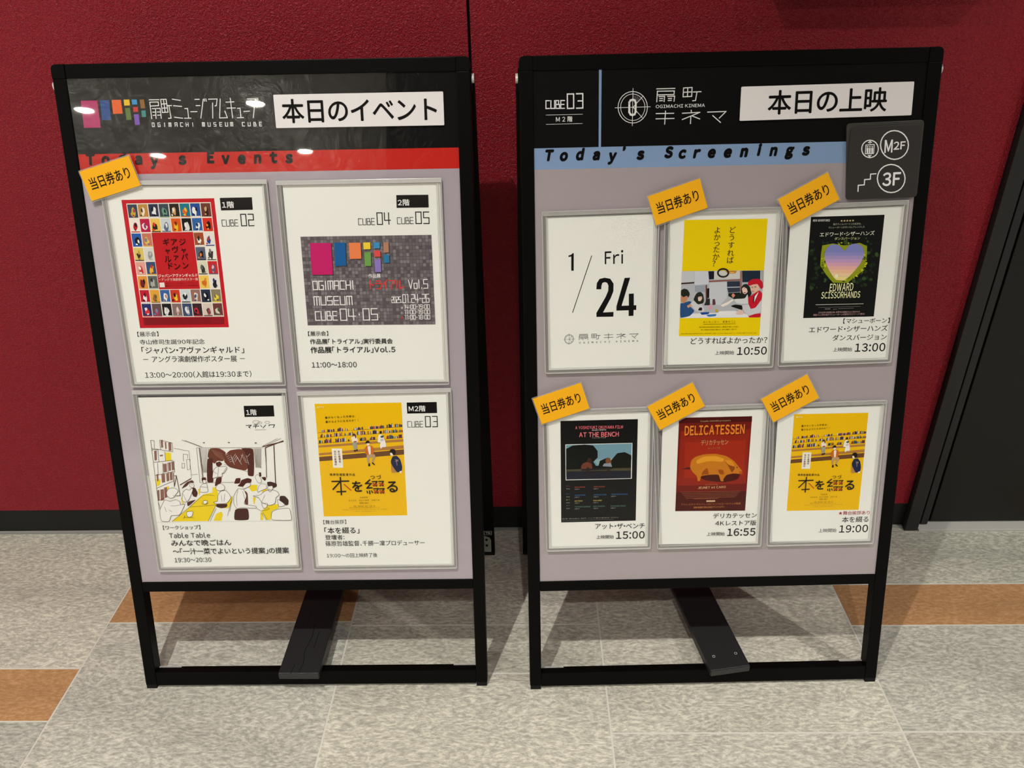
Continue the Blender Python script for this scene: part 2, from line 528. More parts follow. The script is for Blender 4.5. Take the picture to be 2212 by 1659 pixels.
def build_print(name, text, parent, ox, oy, z0, step=0.00006, mats=None):
    """one mesh of flat printed shapes; coordinates are tenths of a millimetre on the sign board"""
    V, F, M, idx, ml = [], [], [], {}, []
    def mi(h):
        if h not in idx:
            idx[h] = len(ml)
            ml.append(ink(h))
        return idx[h]
    def add(vs, fs, z, h):
        b = len(V)
        V.extend((x - ox, y - oy, z) for x, y in vs)
        k = mi(h)
        for f in fs:
            F.append(tuple(b + i for i in f))
            M.append(k)
    def pts(s):
        n = [float(c) * 1e-4 for c in s.split()]
        return list(zip(n[::2], n[1::2]))
    rows = [ln.split('|') for ln in text.split('\n')]
    heads = [[int(c) for c in r_[0].split()] for r_ in rows]
    count = {}
    for hd in heads:
        count[hd[2]] = count.get(hd[2], 0) + 1
    zs, zz = {}, z0
    for lay_ in sorted(count):                            # inks lie one over another in the order they were printed
        zs[lay_] = zz
        zz += step + (2.5e-6 * count[lay_] if count[lay_] < 260 else 0)
    for part, (kind, h, layer) in zip(rows, heads):
        z = zs[layer]
        if count[layer] < 260:
            zs[layer] += 2.5e-6
        if kind in (0, 4):
            p = pts(part[1])
            if kind == 4:
                p = soften(p, True)
            area = sum(p[i][0] * p[(i + 1) % len(p)][1] - p[(i + 1) % len(p)][0] * p[i][1] for i in range(len(p)))
            if area < 0:
                p = p[::-1]
            add(p, [tuple(range(len(p)))], z, h)
        elif kind in (1, 5):
            w = int(part[1]) * 0.5e-4
            p = pts(part[2])
            if kind == 5:
                p = soften(p, p[0] == p[-1])
            vs, fs = [], []
            for a, b in zip(p, p[1:]):
                dx, dy = b[0] - a[0], b[1] - a[1]
                L = math.hypot(dx, dy)
                if L < 1e-6:
                    continue
                dx, dy = dx / L * w, dy / L * w
                e = 0.8
                n = len(vs)
                vs += [(a[0] - dx * e + dy, a[1] - dy * e - dx), (b[0] + dx * e + dy, b[1] + dy * e - dx),
                       (b[0] + dx * e - dy, b[1] + dy * e + dx), (a[0] - dx * e - dy, a[1] - dy * e + dx)]
                fs.append((n, n + 1, n + 2, n + 3))
            for q_ in range(len(fs)):
                add(vs[4 * q_:4 * q_ + 4], [(0, 1, 2, 3)], z + 0.00002 + (q_ % 3) * 2e-6, h)
        elif kind == 2:
            w = int(part[1]) / 1000.0
            BL, BR, TL = pts(part[3])
            pen, lay = 0.0, []
            for ch in part[2]:
                if ch in ' \u3000':
                    pen += 0.32 * EMS
                    continue
                vs, fs, bb = glyph(ch)
                if 33 <= ord(ch) <= 126 or ch in NARROW:
                    gap = 0.08 * EMS
                    lay.append((vs, fs, pen + gap - bb[0]))
                    pen += bb[2] - bb[0] + 2 * gap
                else:
                    lay.append((vs, fs, pen + EMS / 2 - EMC[0]))
                    pen += EMS
            xs = [v[0] + o for vs, fs, o in lay for v in vs]
            ys = [v[1] for vs, fs, o in lay for v in vs]
            if not xs:
                continue
            x0, x1, y0, y1 = min(xs), max(xs), min(ys), max(ys)
            ax = ((BR[0] - BL[0]) / (x1 - x0), (BR[1] - BL[1]) / (x1 - x0))
            ay = ((TL[0] - BL[0]) / (y1 - y0), (TL[1] - BL[1]) / (y1 - y0))
            for jc, (sx, sy) in enumerate(shifts(w * EMS)):
                for vs, fs, o in lay:
                    add([(BL[0] + ax[0] * (x + o + sx - x0) + ay[0] * (y + sy - y0),
                          BL[1] + ax[1] * (x + o + sx - x0) + ay[1] * (y + sy - y0)) for x, y in vs], fs, z + 0.00002 + jc * 2e-6, h)
        elif kind == 3:
            w = int(part[1]) / 1000.0
            cx, cy, size, ang, shear, sx_ = [float(c) for c in part[3].split()]
            cx, cy, size, shear, sx_ = cx * 1e-4, cy * 1e-4, size * 1e-4, shear / 100, sx_ / 100
            vs, fs, bb = glyph(part[2])
            s = size / EMS
            for jc, (qx, qy) in enumerate(shifts(w * EMS)):
                add([(cx + ((x + qx - EMC[0]) * sx_ + (y + qy - EMC[1]) * shear) * s, cy + (y + qy - EMC[1]) * s) for x, y in vs], fs, z + 0.00002 + jc * 2e-6, h)
    return mesh_obj(name, V, F, ml, parent, M)

# printed colours, red green blue from 0 to 255
PALETTE = [(184,180,172),(28,20,16),(11,10,10),(200,40,31),(176,166,175),(181,48,108),(39,79,143),(232,103,44),(242,197,29),(47,147,207),(143,100,40),(95,122,58),(201,53,44),(58,143,140),(125,85,184),(244,244,238),(20,17,15),(135,163,201),(172,162,166),(74,69,72),(10,8,8),(18,16,15),(12,10,10),(192,32,42),(31,28,27),(34,34,34),(28,26,26),(235,228,215),(192,34,40),(60,70,90),(190,140,70),(50,50,80),(60,75,85),(40,35,30),(30,120,140),(40,80,150),(110,60,50),(235,230,220),(185,30,70),(235,195,90),(200,210,215),(220,90,30),(25,25,25),(50,100,170),(215,50,35),(40,90,170),(200,120,100),(160,80,50),(230,225,220),(220,200,110),(215,215,210),(90,100,120),(235,235,225),(225,160,150),(60,80,120),(215,215,190),(200,45,50),(225,150,60),(95,100,95),(235,200,90),(230,225,215),(190,30,50),(225,165,60),(60,100,160),(200,60,40),(150,110,100),(40,50,70),(140,130,100),(40,50,110),(100,80,80),(30,30,30),(130,110,110),(60,75,110),(60,40,45),(215,200,190),(110,60,60),(200,170,60),(235,225,200),(230,230,235),(110,150,130),(200,160,110),(220,100,40),(235,235,230),(60,30,30),(190,30,40),(240,240,235),(90,110,130),(240,190,40),(220,220,215),(235,235,235),(30,25,25),(25,25,35),(230,190,90),(240,235,225),(40,70,150),(60,50,40),(150,150,150),(30,30,35),(60,60,60),(200,50,60),(240,180,50),(50,50,50),(90,90,120),(120,30,40),(170,175,165),(210,110,40),(30,30,40),(150,110,60),(245,200,50),(40,40,45),(230,220,200),(20,20,25),(235,210,60),(210,50,60),(200,50,110),(200,160,150),(225,225,225),(190,40,60),(90,60,60),(220,210,190),(180,60,90),(25,30,35),(235,225,205),(240,190,60),(20,20,30),(200,170,120),(40,25,25),(150,60,110),(220,60,40),(240,240,240),(120,40,20),(30,50,90),(230,140,50),(120,130,140),(50,35,30),(170,60,70),(200,160,50),(190,190,190),(210,120,60),(120,110,110),(190,60,60),(100,100,100),(235,180,190),(225,140,60),(60,60,110),(60,20,30),(100,90,50),(190,140,120),(60,20,20),(70,80,130),(230,235,240),(110,100,90),(230,230,225),(110,140,180),(200,200,200),(225,215,210),(150,160,170),(30,25,30),(170,70,80),(70,100,80),(42,12,14),(243,230,218),(240,216,204),(58,16,18),(232,224,220),(143,26,36),(90,18,24),(106,100,103),(130,124,128),(118,112,116),(92,86,90),(60,56,58),(196,36,107),(31,95,156),(233,131,80),(242,207,60),(61,143,198),(176,128,104),(111,160,79),(216,80,76),(42,122,168),(141,120,194),(214,64,58),(20,18,18),(42,38,38),(106,98,98),(60,58,58),(58,56,56),(42,40,40),(246,210,31),(106,52,38),(76,29,22),(69,35,31),(106,63,56),(60,35,32),(85,48,42),(47,27,24),(138,98,88),(142,91,76),(242,242,234),(106,80,72),(16,14,14),(244,188,6),(176,122,60),(107,70,40),(243,236,224),(58,32,18),(201,184,168),(39,48,90),(226,217,208),(90,58,74),(168,68,42),(122,47,53),(29,63,82),(42,42,58),(56,96,106),(239,226,212),(74,53,38),(154,160,144),(28,21,18),(160,64,56),(200,106,32),(236,228,220),(240,224,208),(184,154,114),(240,232,224),(36,74,88),(200,192,200),(28,39,72),(184,134,74),(192,154,136),(122,42,38),(196,80,30),(184,67,28),(90,58,16),(251,238,176),(17,16,16),(240,207,4),(32,26,16),(180,184,192),(198,200,206),(204,208,218),(26,28,40),(207,205,201),(58,35,32),(140,90,80),(156,112,104),(31,43,60),(200,204,212),(44,53,72),(52,60,76),(168,168,168),(28,36,32),(20,24,28),(110,58,52),(228,230,234),(42,47,42),(154,162,174),(21,21,15),(37,39,31),(196,138,98),(44,79,128),(210,154,116),(38,43,34),(224,196,182),(207,208,214),(32,38,32),(232,200,184),(214,216,220),(196,26,44),(226,184,164),(205,207,214),(240,240,238),(29,32,48),(239,232,220),(216,138,120),(228,192,180),(31,74,154),(63,120,184),(200,160,64),(216,160,176),(90,58,72),(232,232,234),(23,23,27),(200,128,24),(243,200,138),(36,34,31),(122,42,42),(154,90,74),(90,70,64),(74,58,8),(18,19,18),(36,53,28),(47,69,34),(26,43,34),(24,32,22),(52,80,42),(29,42,24),(143,154,28),(44,58,18),(168,172,32),(90,106,22),(62,78,24),(194,198,40),(127,134,196),(240,216,144),(142,140,200),(166,148,200),(192,156,200),(214,164,188),(230,176,168),(238,188,156),(242,203,160),(255,242,200),(244,244,184),(232,236,216),(216,220,160),(232,232,232),(242,214,154),(184,188,168),(200,200,192),(112,110,106),(176,174,168),(144,142,136),(128,126,120),(200,160,160),(18,18,18),(232,232,228),(111,151,168),(20,23,26),(138,169,174),(16,19,18),(18,21,15),(74,69,48),(32,34,46),(107,58,42),(58,34,26),(139,149,160),(122,74,48),(38,32,34),(232,115,124),(200,200,196),(184,88,58),(168,168,164),(58,120,176),(216,192,96),(90,138,128),(138,138,134),(106,106,102),(110,26,18),(142,36,20),(74,18,14),(160,42,20),(74,20,12),(196,120,24),(224,154,40),(154,76,16),(138,68,16),(214,138,32),(42,16,8),(176,88,24),(90,20,8),(232,134,44),(200,154,104),(168,120,80),(216,176,128),(200,120,64),(232,200,144),(176,104,72),(216,184,144),(192,120,56),(200,136,60),(156,28,52)]
LEFT_PRINT = r"""0 2 0|-2580 8150 2580 8150 2580 9150 -2580 9150
0 3 0|-2580 7884 2580 7884 2580 8150 -2580 8150
0 4 0|-2580 1800 2580 1800 2580 7884 -2580 7884
0 5 1|-2394 8822 -2176 8822 -2179 8483 -2403 8483
0 6 1|-2140 8821 -2020 8824 -2028 8577 -2148 8577
0 7 1|-1987 8824 -1864 8824 -1863 8652 -1990 8651
0 8 1|-1827 8825 -1752 8825 -1754 8752 -1829 8751
0 9 1|-1722 8823 -1657 8823 -1655 8763 -1723 8761
0 10 1|-1617 8822 -1561 8823 -1558 8715 -1616 8713
0 11 1|-1824 8721 -1758 8723 -1757 8575 -1825 8572
0 12 1|-1718 8731 -1655 8732 -1655 8672 -1719 8671
0 13 1|-1614 8686 -1559 8688 -1560 8607 -1616 8605
0 14 1|-1719 8642 -1654 8642 -1657 8509 -1721 8508
1 15 1|11|-1491 8816 -1363 8816
1 15 1|11|-1485 8788 -1376 8788 -1377 8743 -1487 8739
1 15 1|11|-1488 8788 -1490 8583
1 15 1|11|-1467 8707 -1423 8707 -1432 8584
1 15 1|11|-1410 8708 -1361 8709 -1363 8584
1 15 1|11|-1467 8663 -1433 8664
1 15 1|11|-1467 8624 -1432 8625
1 15 1|11|-1407 8664 -1367 8664
1 15 1|11|-1407 8625 -1366 8625
1 15 1|11|-1341 8819 -1269 8819 -1264 8660 -1339 8657 -1341 8819
1 15 1|11|-1304 8819 -1301 8659
1 15 1|11|-1337 8762 -1265 8764
1 15 1|11|-1338 8711 -1266 8712
1 15 1|11|-1268 8741 -1208 8741
1 15 1|11|-1242 8740 -1233 8585 -1268 8583
1 15 1|11|-1186 8819 -1083 8802
1 15 1|11|-1182 8739 -1076 8727
1 15 1|11|-1186 8595 -1079 8581
1 15 1|11|-1038 8700 -1001 8701 -1001 8581
1 15 1|11|-1056 8580 -972 8580
1 15 1|11|-963 8660 -882 8660
1 15 1|11|-891 8811 -834 8811
1 15 1|11|-886 8734 -833 8734
1 15 1|11|-782 8810 -840 8578
1 15 1|11|-767 8814 -766 8786
1 15 1|11|-747 8815 -744 8786
1 15 1|11|-713 8810 -599 8811 -619 8729 -637 8725
1 15 1|11|-664 8764 -683 8575
1 15 1|11|-559 8810 -593 8576 -490 8577
1 15 1|11|-515 8660 -490 8577
1 15 1|11|-489 8770 -382 8772
1 15 1|11|-483 8696 -371 8696
1 15 1|11|-427 8816 -421 8573
1 15 1|11|-347 8691 -311 8691 -312 8575
1 15 1|11|-360 8573 -278 8575
1 15 1|11|-266 8651 -190 8653
1 15 1|11|-203 8803 -100 8803 -149 8572
1 15 1|11|-88 8809 -86 8785
1 15 1|11|-68 8810 -66 8786
1 15 1|9|-1493 8483 -1492 8530 -1466 8529 -1467 8483 -1493 8483
1 15 1|9|-1387 8528 -1416 8529 -1417 8482 -1388 8482 -1387 8505 -1400 8505
1 15 1|9|-1329 8481 -1328 8528
1 15 1|9|-1273 8481 -1272 8527 -1243 8526 -1244 8480
1 15 1|9|-1258 8480 -1257 8527
1 15 1|9|-1192 8480 -1191 8526 -1162 8526 -1163 8479
1 15 1|9|-1192 8501 -1163 8500
1 15 1|9|-1089 8525 -1118 8525 -1119 8479 -1090 8478
1 15 1|9|-1045 8478 -1044 8524
1 15 1|9|-1016 8477 -1016 8524
1 15 1|9|-1045 8501 -1016 8501
1 15 1|9|-957 8477 -957 8523
1 15 1|9|-829 8475 -829 8522 -800 8521 -801 8475
1 15 1|9|-815 8475 -814 8521
1 15 1|9|-754 8521 -755 8474 -726 8474 -725 8520
1 15 1|9|-649 8519 -677 8520 -678 8497 -649 8496 -650 8473 -678 8474
1 15 1|9|-571 8518 -600 8519 -601 8473 -572 8472
1 15 1|9|-600 8496 -574 8495
1 15 1|9|-525 8518 -526 8472 -497 8471 -496 8517
1 15 1|9|-457 8471 -456 8517 -427 8517 -428 8470
1 15 1|9|-443 8471 -442 8517
1 15 1|9|-272 8515 -301 8515 -302 8469 -273 8469
1 15 1|9|-225 8514 -226 8468 -197 8468 -196 8514
1 15 1|9|-151 8467 -150 8513 -129 8513 -129 8490
1 15 1|9|-151 8490 -122 8490 -122 8467 -151 8467
1 15 1|9|-47 8512 -75 8513 -76 8466 -48 8466
1 15 1|9|-76 8489 -50 8489
3 16 1|150|Ｔ|-2378 8082 171 0 10 90
3 16 1|150|ｏ|-2174 8079 171 0 10 90
3 16 1|150|ｄ|-1946 8089 171 0 10 90
3 16 1|150|ａ|-1732 8078 170 0 10 90
3 16 1|150|ｙ|-1524 8060 170 0 10 90
3 16 1|150|’|-1375 8107 170 0 10 90
3 16 1|150|ｓ|-1147 8068 170 0 10 90
3 16 1|150|Ｅ|-771 8079 170 0 10 90
3 16 1|150|ｖ|-569 8065 170 0 10 90
3 16 1|150|ｅ|-355 8064 170 0 10 90
3 16 1|150|ｎ|-142 8064 169 0 10 90
3 16 1|150|ｔ|70 8068 169 0 10 90
3 16 1|150|ｓ|278 8061 169 0 10 90"""
RIGHT_PRINT = r"""0 2 0|-2580 8137 2580 8137 2580 9150 -2580 9150
0 17 0|-2580 7866 2580 7866 2580 8137 -2580 8137
0 18 0|-2580 1800 2580 1800 2580 7866 -2580 7866
0 17 1|-1686 9088 -1652 9089 -1654 8126 -1685 8124
0 19 1|-1242 8621 -1241 8767 -1184 8753 -1134 8712
1 15 2|9|-1055 8617 -1060 8567 -1078 8521 -1108 8481 -1147 8451 -1193 8432 -1242 8427 -1292 8434 -1338 8455 -1378 8487 -1409 8528 -1429 8575 -1436 8625 -1430 8675 -1412 8721 -1382 8761 -1343 8790 -1298 8808 -1249 8814 -1199 8806 -1153 8786 -1113 8755 -1082 8714 -1062 8667 -1055 8617
1 15 2|7|-1087 8618 -1092 8576 -1107 8537 -1131 8503 -1164 8478 -1202 8462 -1243 8458 -1284 8464 -1322 8481 -1355 8508 -1381 8543 -1397 8582 -1403 8625 -1399 8667 -1383 8705 -1359 8738 -1326 8764 -1289 8779 -1248 8784 -1207 8777 -1169 8760 -1136 8734 -1110 8700 -1093 8660 -1087 8618
1 15 2|7|-1246 8851 -1247 8393
1 15 2|7|-1474 8619 -1017 8623
1 15 2|7|-1242 8621 -1121 8748
1 15 2|7|-1242 8621 -1120 8491
0 2 2|-1289 8715 -1205 8714 -1208 8527 -1293 8529
1 15 3|25|-1291 8682 -1290 8562 -1272 8532 -1246 8525 -1220 8534 -1209 8560 -1207 8674 -1221 8705 -1247 8715 -1275 8706 -1291 8682
1 15 3|12|-940 8839 -706 8840
1 15 3|12|-933 8810 -712 8809 -715 8766 -934 8765
1 15 3|12|-930 8810 -936 8681
1 15 3|12|-908 8745 -835 8746 -841 8683
1 15 3|12|-899 8719 -860 8720
1 15 3|12|-901 8693 -862 8694
1 15 3|12|-797 8745 -706 8746 -712 8683
1 15 3|12|-787 8718 -744 8719
1 15 3|12|-789 8693 -747 8695
1 15 3|12|-594 8843 -484 8846 -486 8738 -597 8735 -594 8843
1 15 3|12|-539 8844 -541 8737
1 15 3|12|-595 8790 -485 8793
1 15 3|12|-468 8791 -367 8793
1 15 3|12|-419 8791 -434 8687 -472 8684
1 15 3|12|-940 8537 -711 8536
1 15 3|12|-941 8472 -706 8472
1 15 3|12|-819 8566 -826 8404
1 15 3|12|-600 8534 -372 8540 -598 8456
1 15 3|12|-486 8569 -482 8545
1 15 3|12|-488 8485 -490 8404
1 15 3|12|-472 8498 -371 8459
1 15 3|12|-271 8541 -32 8544 -117 8463
1 15 3|12|-203 8496 -97 8409
2 15 3|30|OGIMACHI KINEMA|-946 8603 -311 8606 -946 8643
1 15 3|13|-2323 8724 -2370 8725 -2371 8629 -2324 8629
1 15 3|13|-2306 8724 -2307 8628 -2259 8628 -2258 8724
1 15 3|13|-2243 8628 -2242 8724 -2206 8723 -2207 8675
1 15 3|13|-2242 8676 -2195 8675 -2195 8627 -2243 8628
1 15 3|13|-2130 8722 -2178 8723 -2179 8627 -2131 8627
1 15 3|13|-2178 8675 -2136 8675
1 15 3|16|-2092 8624 -2093 8800 -2012 8800 -2011 8625 -2092 8624
1 15 3|16|-1975 8801 -1894 8801 -1893 8626 -1974 8625
1 15 3|16|-1954 8713 -1893 8713
1 15 3|5|-2372 8549 -1896 8549
1 15 3|5|-2370 8434 -1898 8434
2 15 3|30|M 2 階|-2241 8459 -2029 8460 -2241 8526
3 20 3|155|Ｔ|-2337 8044 164 0 18 88
3 20 3|155|ｏ|-2139 8040 164 0 18 88
3 20 3|155|ｄ|-1926 8046 164 0 18 88
3 20 3|155|ａ|-1710 8042 164 0 18 88
3 20 3|155|ｙ|-1500 8023 164 0 18 88
3 20 3|155|’|-1297 8074 164 0 18 88
3 20 3|155|ｓ|-1128 8036 164 0 18 88
3 20 3|155|Ｓ|-759 8049 164 0 18 88
3 20 3|155|ｃ|-581 8038 164 0 18 88
3 20 3|155|ｒ|-395 8038 164 0 18 88
3 20 3|155|ｅ|-194 8039 165 0 18 88
3 20 3|155|ｅ|16 8038 165 0 18 88
3 20 3|155|ｎ|231 8039 165 0 18 88
3 20 3|155|ｅ|19 8039 165 0 18 88
3 20 3|155|ｎ|234 8041 165 0 18 88
3 20 3|155|ｉ|429 8051 165 0 18 88
3 20 3|155|ｎ|620 8044 165 0 18 88
3 20 3|155|ｇ|830 8042 165 0 18 88
3 20 3|155|ｓ|1049 8044 165 0 18 88"""
LEFT_TITLE = r"""2 21 0|35|本日のイベント|245 8497 2262 8488 247 8787"""
RIGHT_TITLE = r"""2 22 0|35|本日の上映|504 8493 2035 8503 502 8783"""
GUIDE_PRINT = r"""1 15 0|13|1970 8033 1969 8004 1960 7978 1945 7956 1924 7939 1899 7929 1871 7925 1843 7930 1816 7941 1791 7959 1772 7982 1759 8009 1753 8037 1754 8066 1762 8092 1777 8114 1798 8131 1823 8141 1851 8144 1879 8140 1906 8128 1931 8111 1950 8088 1963 8061 1970 8033
1 15 0|15|2360 8074 2359 8027 2345 7984 2320 7947 2285 7919 2243 7902 2196 7896 2148 7904 2102 7923 2061 7952 2028 7991 2006 8035 1995 8081 1997 8128 2011 8171 2036 8207 2071 8235 2113 8252 2159 8257 2207 8250 2253 8231 2293 8202 2326 8164 2349 8120 2360 8074
1 15 0|15|2360 7650 2359 7603 2345 7560 2320 7523 2284 7495 2242 7478 2195 7473 2147 7480 2101 7499 2060 7529 2027 7567 2005 7611 1994 7658 1996 7704 2010 7747 2035 7783 2070 7811 2113 7827 2159 7833 2207 7825 2253 7807 2293 7777 2326 7740 2349 7696 2360 7650
2 15 0|50|M|2056 7984 2155 7988 2050 8138
2 15 0|50|2F|2173 8019 2322 8025 2169 8115
2 15 0|50|3F|2071 7561 2301 7567 2066 7726
1 15 0|14|1752 7498 1749 7576 1828 7580 1827 7647 1901 7651 1899 7715 1969 7719
1 15 0|10|1804 8085 1912 8089 1914 7977 1805 7975 1804 8085
1 15 0|10|1853 8125 1855 8103
1 15 0|10|1833 8112 1854 8131 1875 8114
1 15 0|10|1863 7957 1864 7939
1 15 0|10|1844 7956 1865 7936 1884 7958
0 15 0|1837 8063 1835 8056 1828 8054 1821 8056 1817 8063 1819 8070 1826 8073 1834 8070
0 15 0|1816 8047 1840 8048 1842 7984 1823 7983
0 15 0|1867 8062 1865 8056 1858 8053 1851 8056 1847 8063 1849 8069 1856 8072 1864 8069
0 15 0|1846 8046 1870 8047 1872 7983 1853 7982
0 15 0|1899 8062 1896 8055 1889 8052 1882 8055 1879 8062 1881 8069 1888 8071 1895 8068
0 15 0|1877 8046 1901 8047 1903 7982 1885 7981"""
STRIP_L = [(145,8847),(2357,8847),(2357,8431),(146,8434)]
STRIP_R = [(147,8840),(2371,8857),(2376,8445),(146,8422)]
PLATE_BACK = [(1540,8361),(2547,8384),(2551,7408),(1611,7390)]
PLATE_FRONT = [(1591,8309),(2517,8331),(2530,7405),(1598,7395)]
TAGS = [('L','yellow ticket tag on the left board,over the red collage sheet',[-2117,7832],15.8,732,400),('R','yellow ticket tag between the date sheet and the sheet with the photograph poster',[-638,7411],17.6,713,399),('R','yellow ticket tag at the corner of the 13:00 sheet with the heart-shaped sky',[1101,7408],27.8,724,399),('R','yellow ticket tag at the corner of the 15:00 sheet,by the left frame',[-2201,4668],17.9,703,402),('R','yellow ticket tag at the corner of the 16:55 sheet with the pig',[-574,4589],28.4,707,393),('R','yellow ticket tag at the corner of the 19:00 sheet with the yellow poster',[1037,4669],29.1,707,401)]
